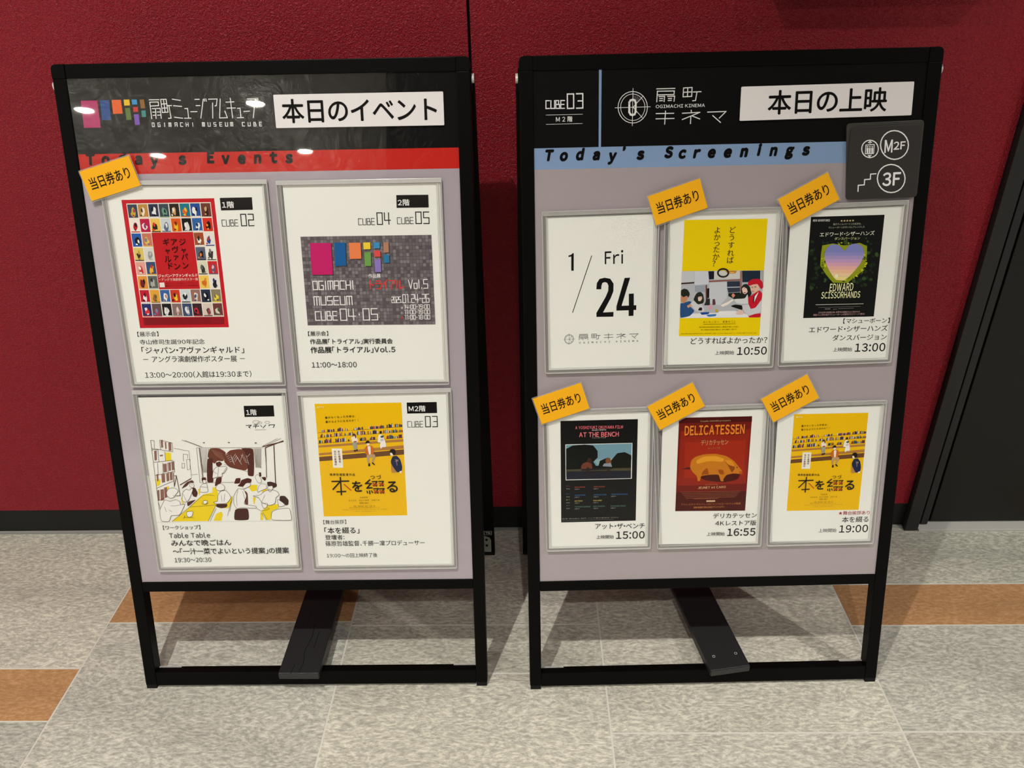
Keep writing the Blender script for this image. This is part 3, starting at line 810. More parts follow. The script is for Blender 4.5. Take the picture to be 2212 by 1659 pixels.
SHEETS = [
('L','white event sheet with the small red poster collage, under the tilted yellow tag',[(-2287,7805),(-34,7784),(-33,4946),(-2245,4954)],[[(-2229,7733),(-90,7710),(-81,4999),(-2201,4994)]],r"""0 23 0|-2027 7553 -772 7555 -763 5798 -2014 5804
0 24 0|-696 7557 -262 7558 -266 7395 -696 7392
2 15 1|30|1階|-675 7423 -515 7423 -675 7508
1 25 1|8|-658 7267 -701 7267 -701 7184 -658 7184
1 25 1|8|-643 7267 -643 7184 -600 7184 -600 7267
1 25 1|8|-585 7184 -585 7267 -553 7267 -553 7226
1 25 1|8|-585 7226 -542 7226 -542 7184 -585 7184
1 25 1|8|-484 7267 -527 7267 -527 7184 -484 7184
1 25 1|8|-527 7226 -488 7226
1 25 1|13|-439 7185 -438 7337 -369 7337 -370 7185 -439 7185
1 25 1|13|-338 7337 -269 7336 -269 7260 -339 7261 -339 7184 -270 7184
2 26 1|12|【展示会】|-2064 5681 -1767 5684 -2065 5752
2 26 1|15|寺山修司生誕90年記念|-2046 5570 -1128 5564 -2046 5641
2 26 1|25|「ジャパン・アヴァンギャルド」|-2037 5436 -586 5426 -2036 5534
2 26 1|15|－ アングラ演劇傑作ポスター展 －|-2030 5310 -586 5301 -2029 5402
2 26 1|15|13:00～20:00（入館は19:30まで）|-2035 5079 -516 5076 -2035 5175
0 27 1|-1967 7504 -825 7504 -814 5948 -1955 5957
0 28 2|-1678 7115 -1110 7114 -1105 6341 -1673 6344
0 29 2|-1958 7492 -1829 7492 -1828 7316 -1956 7316
0 30 2|-1816 7492 -1688 7492 -1686 7316 -1815 7316
0 31 2|-1675 7492 -1546 7492 -1545 7316 -1673 7316
0 32 2|-1533 7492 -1404 7492 -1403 7316 -1532 7316
0 33 2|-1391 7492 -1262 7492 -1260 7316 -1390 7316
0 34 2|-1249 7492 -1119 7492 -1118 7316 -1248 7316
0 35 2|-1106 7492 -977 7492 -975 7316 -1105 7316
0 36 2|-964 7492 -834 7492 -833 7315 -963 7316
0 37 2|-1956 7299 -1828 7299 -1826 7124 -1955 7124
0 38 2|-1815 7299 -1686 7299 -1685 7123 -1814 7124
0 39 2|-1673 7299 -1544 7299 -1543 7123 -1672 7123
0 40 2|-1532 7299 -1402 7299 -1401 7123 -1530 7123
0 41 2|-1390 7299 -1260 7298 -1259 7123 -1388 7123
0 42 2|-1247 7298 -1118 7298 -1117 7122 -1246 7123
0 43 2|-1105 7298 -975 7298 -974 7122 -1104 7122
0 44 2|-962 7298 -833 7298 -831 7122 -961 7122
0 45 2|-1955 7107 -1826 7106 -1825 6931 -1953 6931
0 46 2|-1813 7106 -1685 7106 -1683 6931 -1812 6931
0 47 2|-1104 7105 -974 7105 -973 6929 -1102 6929
0 48 2|-961 7105 -831 7104 -830 6928 -960 6928
0 49 2|-1953 6914 -1825 6914 -1823 6738 -1952 6739
0 50 2|-1812 6914 -1683 6913 -1682 6738 -1811 6738
0 51 2|-1102 6911 -973 6911 -971 6735 -1101 6736
0 52 2|-960 6911 -830 6911 -829 6735 -959 6735
0 53 2|-1952 6722 -1823 6721 -1822 6546 -1950 6547
0 54 2|-1810 6721 -1682 6721 -1680 6545 -1809 6546
0 55 2|-1101 6718 -971 6718 -970 6542 -1100 6542
0 56 2|-958 6718 -829 6717 -827 6541 -957 6542
0 57 2|-1950 6529 -1822 6529 -1820 6353 -1949 6354
0 58 2|-1809 6529 -1680 6528 -1679 6353 -1808 6353
0 59 2|-1100 6525 -970 6524 -969 6348 -1098 6349
0 60 2|-957 6524 -827 6524 -826 6348 -956 6348
0 61 2|-1949 6337 -1820 6336 -1819 6161 -1947 6162
0 62 2|-1808 6336 -1679 6335 -1678 6160 -1806 6161
0 63 2|-1666 6335 -1537 6334 -1536 6159 -1665 6160
0 64 2|-1524 6334 -1395 6334 -1394 6158 -1523 6159
0 40 2|-1383 6333 -1253 6333 -1252 6157 -1381 6158
0 65 2|-1241 6333 -1111 6332 -1110 6156 -1239 6157
0 66 2|-1098 6332 -969 6331 -967 6155 -1097 6156
0 67 2|-956 6331 -826 6330 -825 6154 -955 6155
0 68 2|-1947 6145 -1819 6144 -1817 5969 -1946 5970
0 69 2|-1806 6144 -1677 6143 -1676 5968 -1805 5969
0 70 2|-1665 6143 -1536 6142 -1534 5967 -1663 5968
0 71 2|-1523 6142 -1394 6141 -1393 5965 -1522 5966
0 72 2|-1381 6141 -1252 6140 -1251 5964 -1380 5965
0 73 2|-1239 6140 -1110 6139 -1109 5963 -1238 5964
0 74 2|-1097 6139 -967 6138 -966 5962 -1096 5963
0 75 2|-954 6138 -825 6137 -823 5961 -953 5962
4 76 3|-1854 7389 -1861 7347 -1883 7319 -1909 7334 -1929 7365 -1909 7400 -1906 7433 -1884 7459 -1864 7426
4 77 3|-1728 7389 -1739 7362 -1752 7335 -1774 7340 -1776 7378 -1780 7403 -1771 7426 -1751 7458 -1729 7430
0 77 3|-1810 7327 -1691 7327 -1691 7315 -1810 7315
4 78 3|-1582 7389 -1578 7352 -1600 7352 -1614 7361 -1642 7365 -1627 7402 -1617 7424 -1598 7460 -1574 7432
0 78 3|-1669 7327 -1550 7327 -1549 7315 -1669 7315
4 79 3|-1428 7388 -1432 7350 -1455 7349 -1480 7327 -1493 7368 -1500 7413 -1481 7448 -1456 7432 -1439 7419
0 79 3|-1527 7327 -1408 7327 -1408 7315 -1527 7315
4 80 3|-1311 7388 -1311 7360 -1325 7332 -1341 7361 -1365 7368 -1357 7404 -1345 7427 -1325 7453 -1308 7422
0 80 3|-1385 7327 -1265 7327 -1265 7315 -1385 7315
4 81 3|-1148 7388 -1168 7366 -1176 7317 -1193 7360 -1219 7367 -1221 7411 -1193 7417 -1177 7452 -1163 7419
0 81 3|-1243 7326 -1123 7326 -1123 7315 -1243 7315
4 82 3|-1029 7388 -1031 7363 -1041 7317 -1061 7353 -1084 7367 -1089 7412 -1071 7450 -1045 7434 -1028 7418
0 82 3|-1100 7326 -981 7326 -980 7315 -1100 7315
4 83 3|-872 7388 -865 7347 -886 7324 -913 7329 -912 7377 -933 7413 -904 7419 -889 7434 -868 7425
4 84 3|-1853 7196 -1869 7161 -1889 7152 -1907 7157 -1915 7183 -1913 7208 -1905 7229 -1888 7256 -1861 7243
0 84 3|-1950 7134 -1831 7134 -1831 7123 -1950 7123
4 85 3|-1715 7196 -1733 7161 -1752 7148 -1769 7160 -1788 7177 -1794 7219 -1773 7240 -1753 7244 -1742 7218
4 33 3|-1585 7196 -1586 7153 -1612 7159 -1634 7142 -1655 7171 -1648 7216 -1635 7252 -1613 7231 -1594 7228
0 33 3|-1667 7134 -1548 7134 -1548 7122 -1667 7122
4 86 3|-1434 7195 -1437 7163 -1452 7123 -1480 7137 -1500 7171 -1489 7213 -1476 7241 -1455 7257 -1437 7229
0 86 3|-1525 7134 -1406 7133 -1406 7122 -1525 7122
4 87 3|-1304 7195 -1304 7165 -1318 7123 -1347 7133 -1358 7175 -1355 7213 -1340 7235 -1322 7230 -1307 7223
4 88 3|-1148 7195 -1146 7153 -1169 7132 -1193 7142 -1209 7175 -1211 7217 -1190 7236 -1170 7255 -1156 7223
0 88 3|-1241 7133 -1122 7133 -1122 7121 -1241 7122
4 89 3|-999 7195 -1015 7166 -1027 7124 -1052 7144 -1066 7176 -1053 7206 -1051 7242 -1031 7236 -1008 7233
0 89 3|-1099 7133 -979 7133 -979 7121 -1099 7121
4 90 3|-857 7194 -862 7152 -886 7149 -908 7144 -926 7173 -928 7217 -905 7235 -885 7261 -861 7238
4 91 3|-1840 7003 -1857 6969 -1876 6950 -1893 6970 -1918 6981 -1921 7028 -1897 7048 -1876 7063 -1854 7043
4 92 3|-1716 7003 -1728 6967 -1747 6944 -1768 6960 -1786 6983 -1789 7025 -1771 7054 -1748 7064 -1739 7024
0 92 3|-1807 6942 -1688 6941 -1688 6930 -1807 6930
4 93 3|-1004 7001 -1020 6975 -1033 6942 -1056 6951 -1058 6990 -1068 7019 -1052 7037 -1036 7035 -1022 7025
0 93 3|-1098 6940 -978 6939 -978 6928 -1097 6928
4 94 3|-877 7001 -886 6979 -895 6950 -915 6960 -933 6981 -932 7020 -914 7037 -894 7070 -887 7021
0 94 3|-955 6939 -835 6939 -835 6927 -955 6927
4 95 3|-1863 6811 -1875 6787 -1885 6746 -1906 6770 -1910 6800 -1924 6831 -1903 6842 -1887 6864 -1872 6840
0 95 3|-1947 6750 -1828 6749 -1828 6737 -1947 6738
4 96 3|-1700 6810 -1717 6779 -1732 6746 -1756 6760 -1765 6794 -1760 6823 -1756 6859 -1734 6865 -1707 6856
4 97 3|-1007 6808 -1003 6763 -1031 6776 -1045 6776 -1066 6789 -1067 6828 -1046 6841 -1029 6865 -1004 6852
0 97 3|-1096 6746 -976 6746 -976 6734 -1096 6735
4 98 3|-871 6807 -875 6779 -887 6736 -909 6766 -935 6783 -934 6831 -912 6857 -891 6849 -863 6854
0 98 3|-954 6746 -834 6745 -834 6734 -954 6734
4 99 3|-1862 6618 -1855 6572 -1882 6567 -1901 6581 -1916 6601 -1909 6631 -1905 6668 -1883 6668 -1869 6647
4 100 3|-1721 6618 -1715 6583 -1735 6575 -1760 6557 -1775 6596 -1763 6632 -1753 6655 -1736 6655 -1707 6664
0 100 3|-1804 6556 -1685 6556 -1685 6544 -1804 6545
4 101 3|-1003 6614 -1007 6577 -1027 6558 -1052 6560 -1054 6602 -1069 6636 -1047 6653 -1028 6668 -1013 6644
0 101 3|-1095 6553 -975 6552 -975 6541 -1095 6541
4 102 3|-862 6614 -871 6584 -885 6552 -909 6565 -911 6602 -916 6628 -908 6658 -886 6683 -861 6658
0 102 3|-952 6552 -832 6552 -832 6540 -952 6541
4 103 3|-1856 6426 -1871 6394 -1887 6371 -1911 6373 -1925 6406 -1922 6444 -1914 6486 -1889 6473 -1872 6457
4 104 3|-1723 6425 -1719 6382 -1745 6391 -1768 6368 -1782 6405 -1777 6442 -1762 6463 -1743 6488 -1718 6470
0 104 3|-1803 6364 -1684 6363 -1684 6352 -1803 6352
4 105 3|-1002 6421 -1010 6387 -1029 6376 -1046 6388 -1066 6402 -1071 6444 -1045 6451 -1031 6462 -1005 6464
4 106 3|-869 6420 -860 6380 -881 6349 -910 6357 -923 6400 -908 6432 -909 6479 -885 6461 -862 6458
4 89 3|-1858 6233 -1860 6205 -1872 6165 -1891 6201 -1911 6214 -1907 6251 -1892 6267 -1875 6290 -1865 6255
0 89 3|-1943 6173 -1824 6172 -1824 6160 -1942 6161
4 107 3|-1724 6233 -1729 6211 -1738 6178 -1762 6179 -1782 6210 -1765 6246 -1759 6276 -1740 6277 -1719 6269
0 107 3|-1801 6172 -1683 6171 -1682 6159 -1801 6160
4 82 3|-1566 6232 -1578 6210 -1587 6172 -1604 6199 -1625 6212 -1623 6250 -1614 6292 -1588 6286 -1568 6269
0 82 3|-1660 6171 -1541 6170 -1541 6158 -1660 6159
4 108 3|-1433 6231 -1430 6190 -1452 6178 -1469 6199 -1481 6217 -1485 6247 -1477 6285 -1455 6269 -1431 6270
4 109 3|-1289 6230 -1308 6207 -1320 6193 -1341 6181 -1347 6216 -1362 6254 -1340 6275 -1320 6275 -1295 6272
0 109 3|-1376 6169 -1257 6168 -1257 6156 -1376 6157
4 110 3|-1151 6229 -1154 6204 -1163 6158 -1189 6177 -1194 6215 -1192 6242 -1193 6292 -1166 6288 -1142 6271
0 110 3|-1234 6168 -1115 6167 -1115 6155 -1234 6156
4 111 3|-1003 6228 -1012 6201 -1026 6183 -1047 6178 -1056 6212 -1057 6245 -1042 6261 -1024 6294 -1004 6266
4 112 3|-851 6227 -867 6193 -885 6171 -907 6179 -926 6206 -918 6244 -902 6258 -888 6260 -873 6253
0 112 3|-950 6166 -830 6165 -830 6153 -950 6154
4 113 3|-1845 6041 -1847 6000 -1872 6010 -1890 5997 -1913 6018 -1907 6061 -1891 6084 -1871 6092 -1860 6064
0 113 3|-1941 5980 -1822 5979 -1822 5968 -1941 5969
4 114 3|-1719 6040 -1725 6009 -1739 5973 -1758 6007 -1770 6026 -1771 6055 -1758 6074 -1743 6083 -1728 6067
0 114 3|-1800 5979 -1681 5978 -1681 5967 -1800 5968
4 85 3|-1566 6039 -1586 6009 -1600 5970 -1625 5987 -1640 6019 -1636 6057 -1629 6101 -1604 6075 -1581 6077
0 85 3|-1658 5978 -1540 5977 -1539 5966 -1658 5967
4 115 3|-1418 6038 -1437 6013 -1450 5999 -1464 6010 -1478 6024 -1474 6050 -1469 6080 -1448 6109 -1434 6068
0 115 3|-1517 5977 -1398 5976 -1398 5964 -1517 5965
4 116 3|-1291 6037 -1288 5997 -1310 5976 -1328 6004 -1339 6023 -1350 6058 -1338 6099 -1311 6095 -1294 6069
4 117 3|-1162 6036 -1153 5994 -1177 5988 -1192 6007 -1212 6018 -1223 6061 -1198 6082 -1178 6082 -1166 6059
0 117 3|-1233 5975 -1114 5974 -1113 5962 -1233 5963
4 118 3|-994 6035 -992 5989 -1021 6001 -1037 5999 -1043 6023 -1052 6052 -1035 6065 -1021 6077 -1003 6066
0 118 3|-1091 5974 -971 5973 -971 5961 -1091 5962
4 119 3|-877 6034 -863 5987 -892 5995 -912 5988 -923 6017 -927 6053 -907 6065 -892 6078 -880 6057
0 119 3|-948 5972 -829 5971 -828 5960 -948 5961
4 120 4|-1855 7404 -1867 7386 -1877 7386 -1889 7391 -1889 7417 -1879 7435 -1866 7425
4 120 4|-1871 7346 -1879 7332 -1896 7337 -1904 7346 -1899 7360 -1884 7355
4 95 4|-1757 7418 -1756 7390 -1772 7382 -1780 7407 -1778 7427 -1770 7437 -1760 7437
4 95 4|-1770 7346 -1777 7335 -1791 7338 -1795 7346 -1794 7359 -1780 7353
4 111 4|-1609 7419 -1616 7403 -1626 7392 -1634 7408 -1639 7435 -1626 7450 -1610 7450
4 111 4|-1586 7346 -1596 7335 -1612 7336 -1624 7346 -1613 7358 -1594 7361
4 121 4|-1445 7399 -1446 7370 -1461 7373 -1468 7390 -1467 7408 -1461 7421 -1450 7418
4 121 4|-1448 7346 -1456 7339 -1470 7333 -1477 7346 -1466 7353 -1456 7353
4 122 4|-1322 7416 -1328 7384 -1345 7384 -1353 7405 -1355 7428 -1345 7442 -1333 7436
4 122 4|-1348 7346 -1354 7332 -1373 7333 -1375 7346 -1372 7357 -1359 7354
4 123 4|-1154 7411 -1162 7382 -1177 7391 -1186 7400 -1193 7428 -1178 7440 -1166 7433
4 123 4|-1174 7346 -1182 7331 -1201 7335 -1214 7346 -1201 7357 -1187 7353
4 124 4|-1018 7412 -1014 7380 -1030 7394 -1042 7399 -1041 7425 -1032 7450 -1019 7434
4 124 4|-1053 7346 -1060 7338 -1074 7334 -1080 7346 -1075 7358 -1060 7354
4 125 4|-883 7421 -892 7391 -909 7383 -920 7407 -918 7433 -907 7442 -893 7450
4 125 4|-894 7346 -898 7338 -910 7338 -923 7346 -915 7360 -898 7354
4 126 4|-1861 7225 -1866 7195 -1882 7193 -1896 7209 -1891 7236 -1881 7242 -1869 7248
4 126 4|-1879 7154 -1883 7144 -1897 7145 -1900 7154 -1897 7163 -1884 7163
4 127 4|-1737 7206 -1737 7174 -1755 7170 -1769 7189 -1767 7221 -1755 7239 -1741 7230
4 127 4|-1721 7153 -1726 7142 -1744 7141 -1751 7153 -1741 7162 -1730 7160
4 128 4|-1609 7223 -1614 7195 -1630 7189 -1638 7212 -1645 7240 -1629 7247 -1615 7250
4 128 4|-1624 7153 -1634 7141 -1653 7139 -1663 7153 -1652 7165 -1633 7167
4 129 4|-1444 7210 -1446 7187 -1460 7172 -1467 7200 -1476 7228 -1460 7240 -1448 7232
4 129 4|-1491 7153 -1500 7145 -1514 7141 -1526 7153 -1516 7167 -1497 7165
4 130 4|-1312 7234 -1319 7210 -1333 7200 -1342 7223 -1348 7251 -1332 7257 -1321 7254
4 130 4|-1328 7153 -1335 7139 -1351 7145 -1363 7153 -1355 7166 -1339 7161
4 85 4|-1181 7212 -1188 7182 -1205 7178 -1214 7200 -1214 7224 -1205 7242 -1188 7243
4 85 4|-1188 7152 -1192 7141 -1211 7138 -1213 7152 -1206 7159 -1196 7160
4 131 4|-1025 7210 -1029 7192 -1040 7179 -1052 7196 -1053 7225 -1041 7245 -1031 7225
4 131 4|-1026 7152 -1035 7138 -1053 7143 -1066 7152 -1055 7164 -1036 7166
4 132 4|-889 7205 -899 7182 -911 7185 -919 7195 -919 7215 -911 7225 -902 7222
4 132 4|-884 7152 -885 7139 -903 7139 -914 7152 -904 7165 -885 7164
4 89 4|-1855 7002 -1858 6970 -1874 6982 -1881 6993 -1881 7010 -1874 7024 -1863 7023
4 89 4|-1880 6961 -1889 6948 -1903 6954 -1912 6961 -1906 6972 -1891 6971
4 133 4|-1751 7019 -1753 6992 -1768 6990 -1784 7001 -1784 7036 -1767 7038 -1753 7047
4 133 4|-1726 6961 -1733 6953 -1746 6950 -1752 6961 -1748 6973 -1728 6975
4 134 4|-1028 7032 -1032 7005 -1047 6996 -1058 7018 -1055 7043 -1047 7057 -1031 7062
4 134 4|-1032 6959 -1035 6949 -1048 6950 -1060 6959 -1047 6966 -1036 6967
4 135 4|-891 7022 -903 6998 -916 6996 -932 7005 -922 7031 -916 7048 -901 7051
4 135 4|-916 6958 -928 6949 -940 6952 -947 6958 -942 6969 -928 6968
4 136 4|-1876 6853 -1874 6821 -1891 6825 -1901 6840 -1897 6861 -1891 6877 -1875 6884
4 136 4|-1865 6768 -1876 6762 -1888 6759 -1900 6769 -1888 6779 -1873 6780
4 137 4|-1713 6823 -1724 6809 -1732 6805 -1747 6808 -1743 6836 -1735 6861 -1718 6853
4 137 4|-1710 6768 -1713 6753 -1733 6755 -1744 6768 -1730 6776 -1715 6781
4 138 4|-1018 6805 -1032 6787 -1043 6778 -1052 6795 -1054 6818 -1043 6830 -1029 6832
4 138 4|-1056 6765 -1060 6755 -1073 6758 -1082 6765 -1078 6779 -1058 6779
4 139 4|-888 6851 -894 6819 -911 6820 -917 6842 -919 6861 -912 6890 -895 6882
4 139 4|-920 6765 -924 6755 -938 6756 -950 6765 -939 6775 -922 6778
4 93 4|-1880 6638 -1890 6611 -1904 6618 -1911 6629 -1917 6652 -1905 6664 -1893 6659
4 93 4|-1877 6576 -1883 6562 -1900 6568 -1910 6576 -1900 6585 -1886 6587
4 140 4|-1721 6656 -1724 6628 -1738 6638 -1753 6640 -1749 6668 -1739 6685 -1726 6681
4 140 4|-1721 6575 -1723 6565 -1736 6569 -1745 6575 -1738 6585 -1726 6582
4 141 4|-1027 6637 -1031 6606 -1047 6611 -1059 6624 -1061 6652 -1049 6677 -1031 6669
4 141 4|-994 6572 -1002 6564 -1018 6558 -1018 6572 -1015 6582 -998 6584
4 142 4|-871 6639 -883 6620 -895 6609 -909 6623 -902 6649 -895 6665 -882 6663
4 142 4|-882 6571 -886 6561 -899 6564 -904 6571 -901 6581 -888 6579
4 126 4|-1853 6457 -1854 6429 -1869 6423 -1877 6447 -1883 6474 -1870 6489 -1857 6479
4 126 4|-1869 6384 -1875 6375 -1892 6370 -1896 6384 -1892 6398 -1876 6392
4 101 4|-1741 6467 -1749 6443 -1762 6449 -1768 6459 -1777 6483 -1763 6496 -1747 6497
4 101 4|-1764 6383 -1775 6376 -1789 6371 -1797 6383 -1789 6395 -1775 6391
4 143 4|-1005 6460 -1004 6433 -1017 6440 -1024 6452 -1029 6473 -1019 6493 -1003 6491
4 143 4|-1014 6379 -1016 6367 -1034 6365 -1035 6379 -1034 6392 -1018 6387
4 144 4|-882 6465 -890 6441 -905 6426 -914 6452 -911 6474 -903 6488 -893 6484
4 144 4|-854 6378 -861 6371 -873 6368 -877 6378 -874 6388 -858 6389
4 145 4|-1867 6269 -1868 6246 -1881 6236 -1891 6257 -1892 6283 -1882 6308 -1871 6286
4 145 4|-1889 6191 -1897 6181 -1915 6178 -1921 6192 -1914 6204 -1898 6201
4 146 4|-1717 6237 -1724 6221 -1733 6213 -1743 6225 -1749 6254 -1733 6260 -1720 6262
4 146 4|-1717 6190 -1733 6183 -1747 6178 -1752 6190 -1744 6198 -1730 6202
4 147 4|-1576 6248 -1573 6216 -1589 6222 -1602 6234 -1603 6263 -1589 6272 -1578 6269
4 147 4|-1607 6189 -1613 6183 -1627 6177 -1632 6190 -1628 6203 -1613 6196
4 148 4|-1447 6266 -1456 6238 -1472 6228 -1482 6254 -1478 6275 -1471 6294 -1460 6285
4 148 4|-1480 6189 -1490 6180 -1502 6181 -1512 6189 -1507 6203 -1486 6203
4 129 4|-1300 6269 -1312 6253 -1322 6239 -1328 6261 -1338 6287 -1323 6299 -1310 6291
4 129 4|-1322 6188 -1327 6173 -1345 6178 -1350 6188 -1346 6198 -1328 6202
4 149 4|-1160 6243 -1172 6223 -1184 6207 -1194 6230 -1190 6252 -1183 6262 -1167 6274
4 149 4|-1168 6186 -1172 6172 -1191 6175 -1198 6187 -1189 6195 -1174 6199
4 150 4|-1025 6250 -1033 6224 -1046 6229 -1054 6240 -1060 6265 -1048 6284 -1037 6266
4 150 4|-993 6185 -998 6177 -1009 6178 -1019 6185 -1013 6197 -994 6199
4 151 4|-894 6238 -894 6213 -907 6214 -917 6226 -914 6246 -909 6272 -898 6254
4 151 4|-864 6184 -869 6173 -886 6173 -893 6185 -888 6198 -867 6199
4 152 4|-1872 6069 -1885 6053 -1895 6042 -1905 6058 -1911 6088 -1894 6090 -1881 6096
4 152 4|-1852 5999 -1865 5993 -1880 5985 -1883 5999 -1880 6013 -1862 6011
4 153 4|-1727 6044 -1736 6024 -1748 6010 -1758 6031 -1761 6059 -1748 6076 -1733 6073
4 153 4|-1754 5998 -1765 5992 -1779 5985 -1788 5998 -1779 6012 -1765 6005
4 154 4|-1587 6060 -1591 6043 -1603 6021 -1616 6044 -1609 6071 -1603 6097 -1588 6086
4 154 4|-1595 5997 -1607 5989 -1619 5988 -1622 5997 -1621 6009 -1604 6008
4 155 4|-1433 6058 -1439 6038 -1451 6024 -1460 6047 -1463 6072 -1452 6093 -1439 6080
4 155 4|-1440 5996 -1444 5987 -1460 5982 -1462 5996 -1456 6003 -1446 6002
4 156 4|-1290 6076 -1295 6054 -1309 6040 -1318 6064 -1319 6089 -1307 6094 -1293 6105
4 156 4|-1286 5994 -1293 5981 -1311 5983 -1321 5995 -1313 6008 -1295 6006
4 157 4|-1173 6038 -1187 6020 -1196 6019 -1206 6027 -1204 6047 -1198 6064 -1188 6054
4 157 4|-1189 5994 -1191 5984 -1205 5985 -1217 5994 -1205 6003 -1193 6002
4 158 4|-994 6036 -1004 6018 -1015 6009 -1025 6024 -1025 6048 -1014 6054 -1003 6058
4 158 4|-1001 5992 -1008 5979 -1027 5980 -1037 5992 -1029 6006 -1008 6006
4 159 4|-859 6058 -865 6032 -881 6020 -893 6043 -890 6071 -879 6080 -868 6078
4 159 4|-894 5991 -902 5978 -917 5983 -927 5992 -921 6005 -904 6001
3 160 4|20|ジ|-1269 6982 100 0 0 100
3 160 4|20|ャ|-1268 6873 92 0 0 100
3 160 4|20|パ|-1263 6780 101 0 0 100
3 160 4|20|ン|-1267 6664 101 0 0 100
3 160 4|20|ア|-1385 6984 100 0 0 100
3 160 4|20|ヴ|-1381 6880 101 0 0 100
3 160 4|20|ァ|-1382 6782 92 0 0 100
3 160 4|20|ン|-1384 6655 102 0 0 100
3 160 4|20|ギ|-1493 6983 100 0 0 100
3 160 4|20|ャ|-1488 6868 92 0 0 100
3 160 4|20|ル|-1497 6756 101 0 0 100
3 160 4|20|ド|-1481 6662 102 0 0 100
2 161 4|30|ジャパン・アヴァンギャルド|-1659 6505 -1115 6508 -1659 6552
2 162 4|0|－アングラ演劇傑作ポスター展|-1660 6457 -1115 6458 -1660 6495
2 163 4|0|2025 1.22 ～ 2.18 扇町ミュージアムキューブ|-1575 6415 -1120 6416 -1575 6435
2 163 4|0|扇町ミュージアムキューブCUBE02|-1580 6379 -1130 6381 -1580 6403
0 164 4|-1655 6436 -1587 6437 -1586 6372 -1656 6371
0 165 4|-1953 5952 -825 5943 -826 5852 -1947 5855
1 166 5|3|-1927 5935 -996 5930
1 166 5|3|-1926 5919 -998 5914
1 166 5|3|-1925 5903 -1000 5898
1 166 5|3|-1924 5887 -1002 5882
1 166 5|3|-1922 5870 -1004 5866"""),
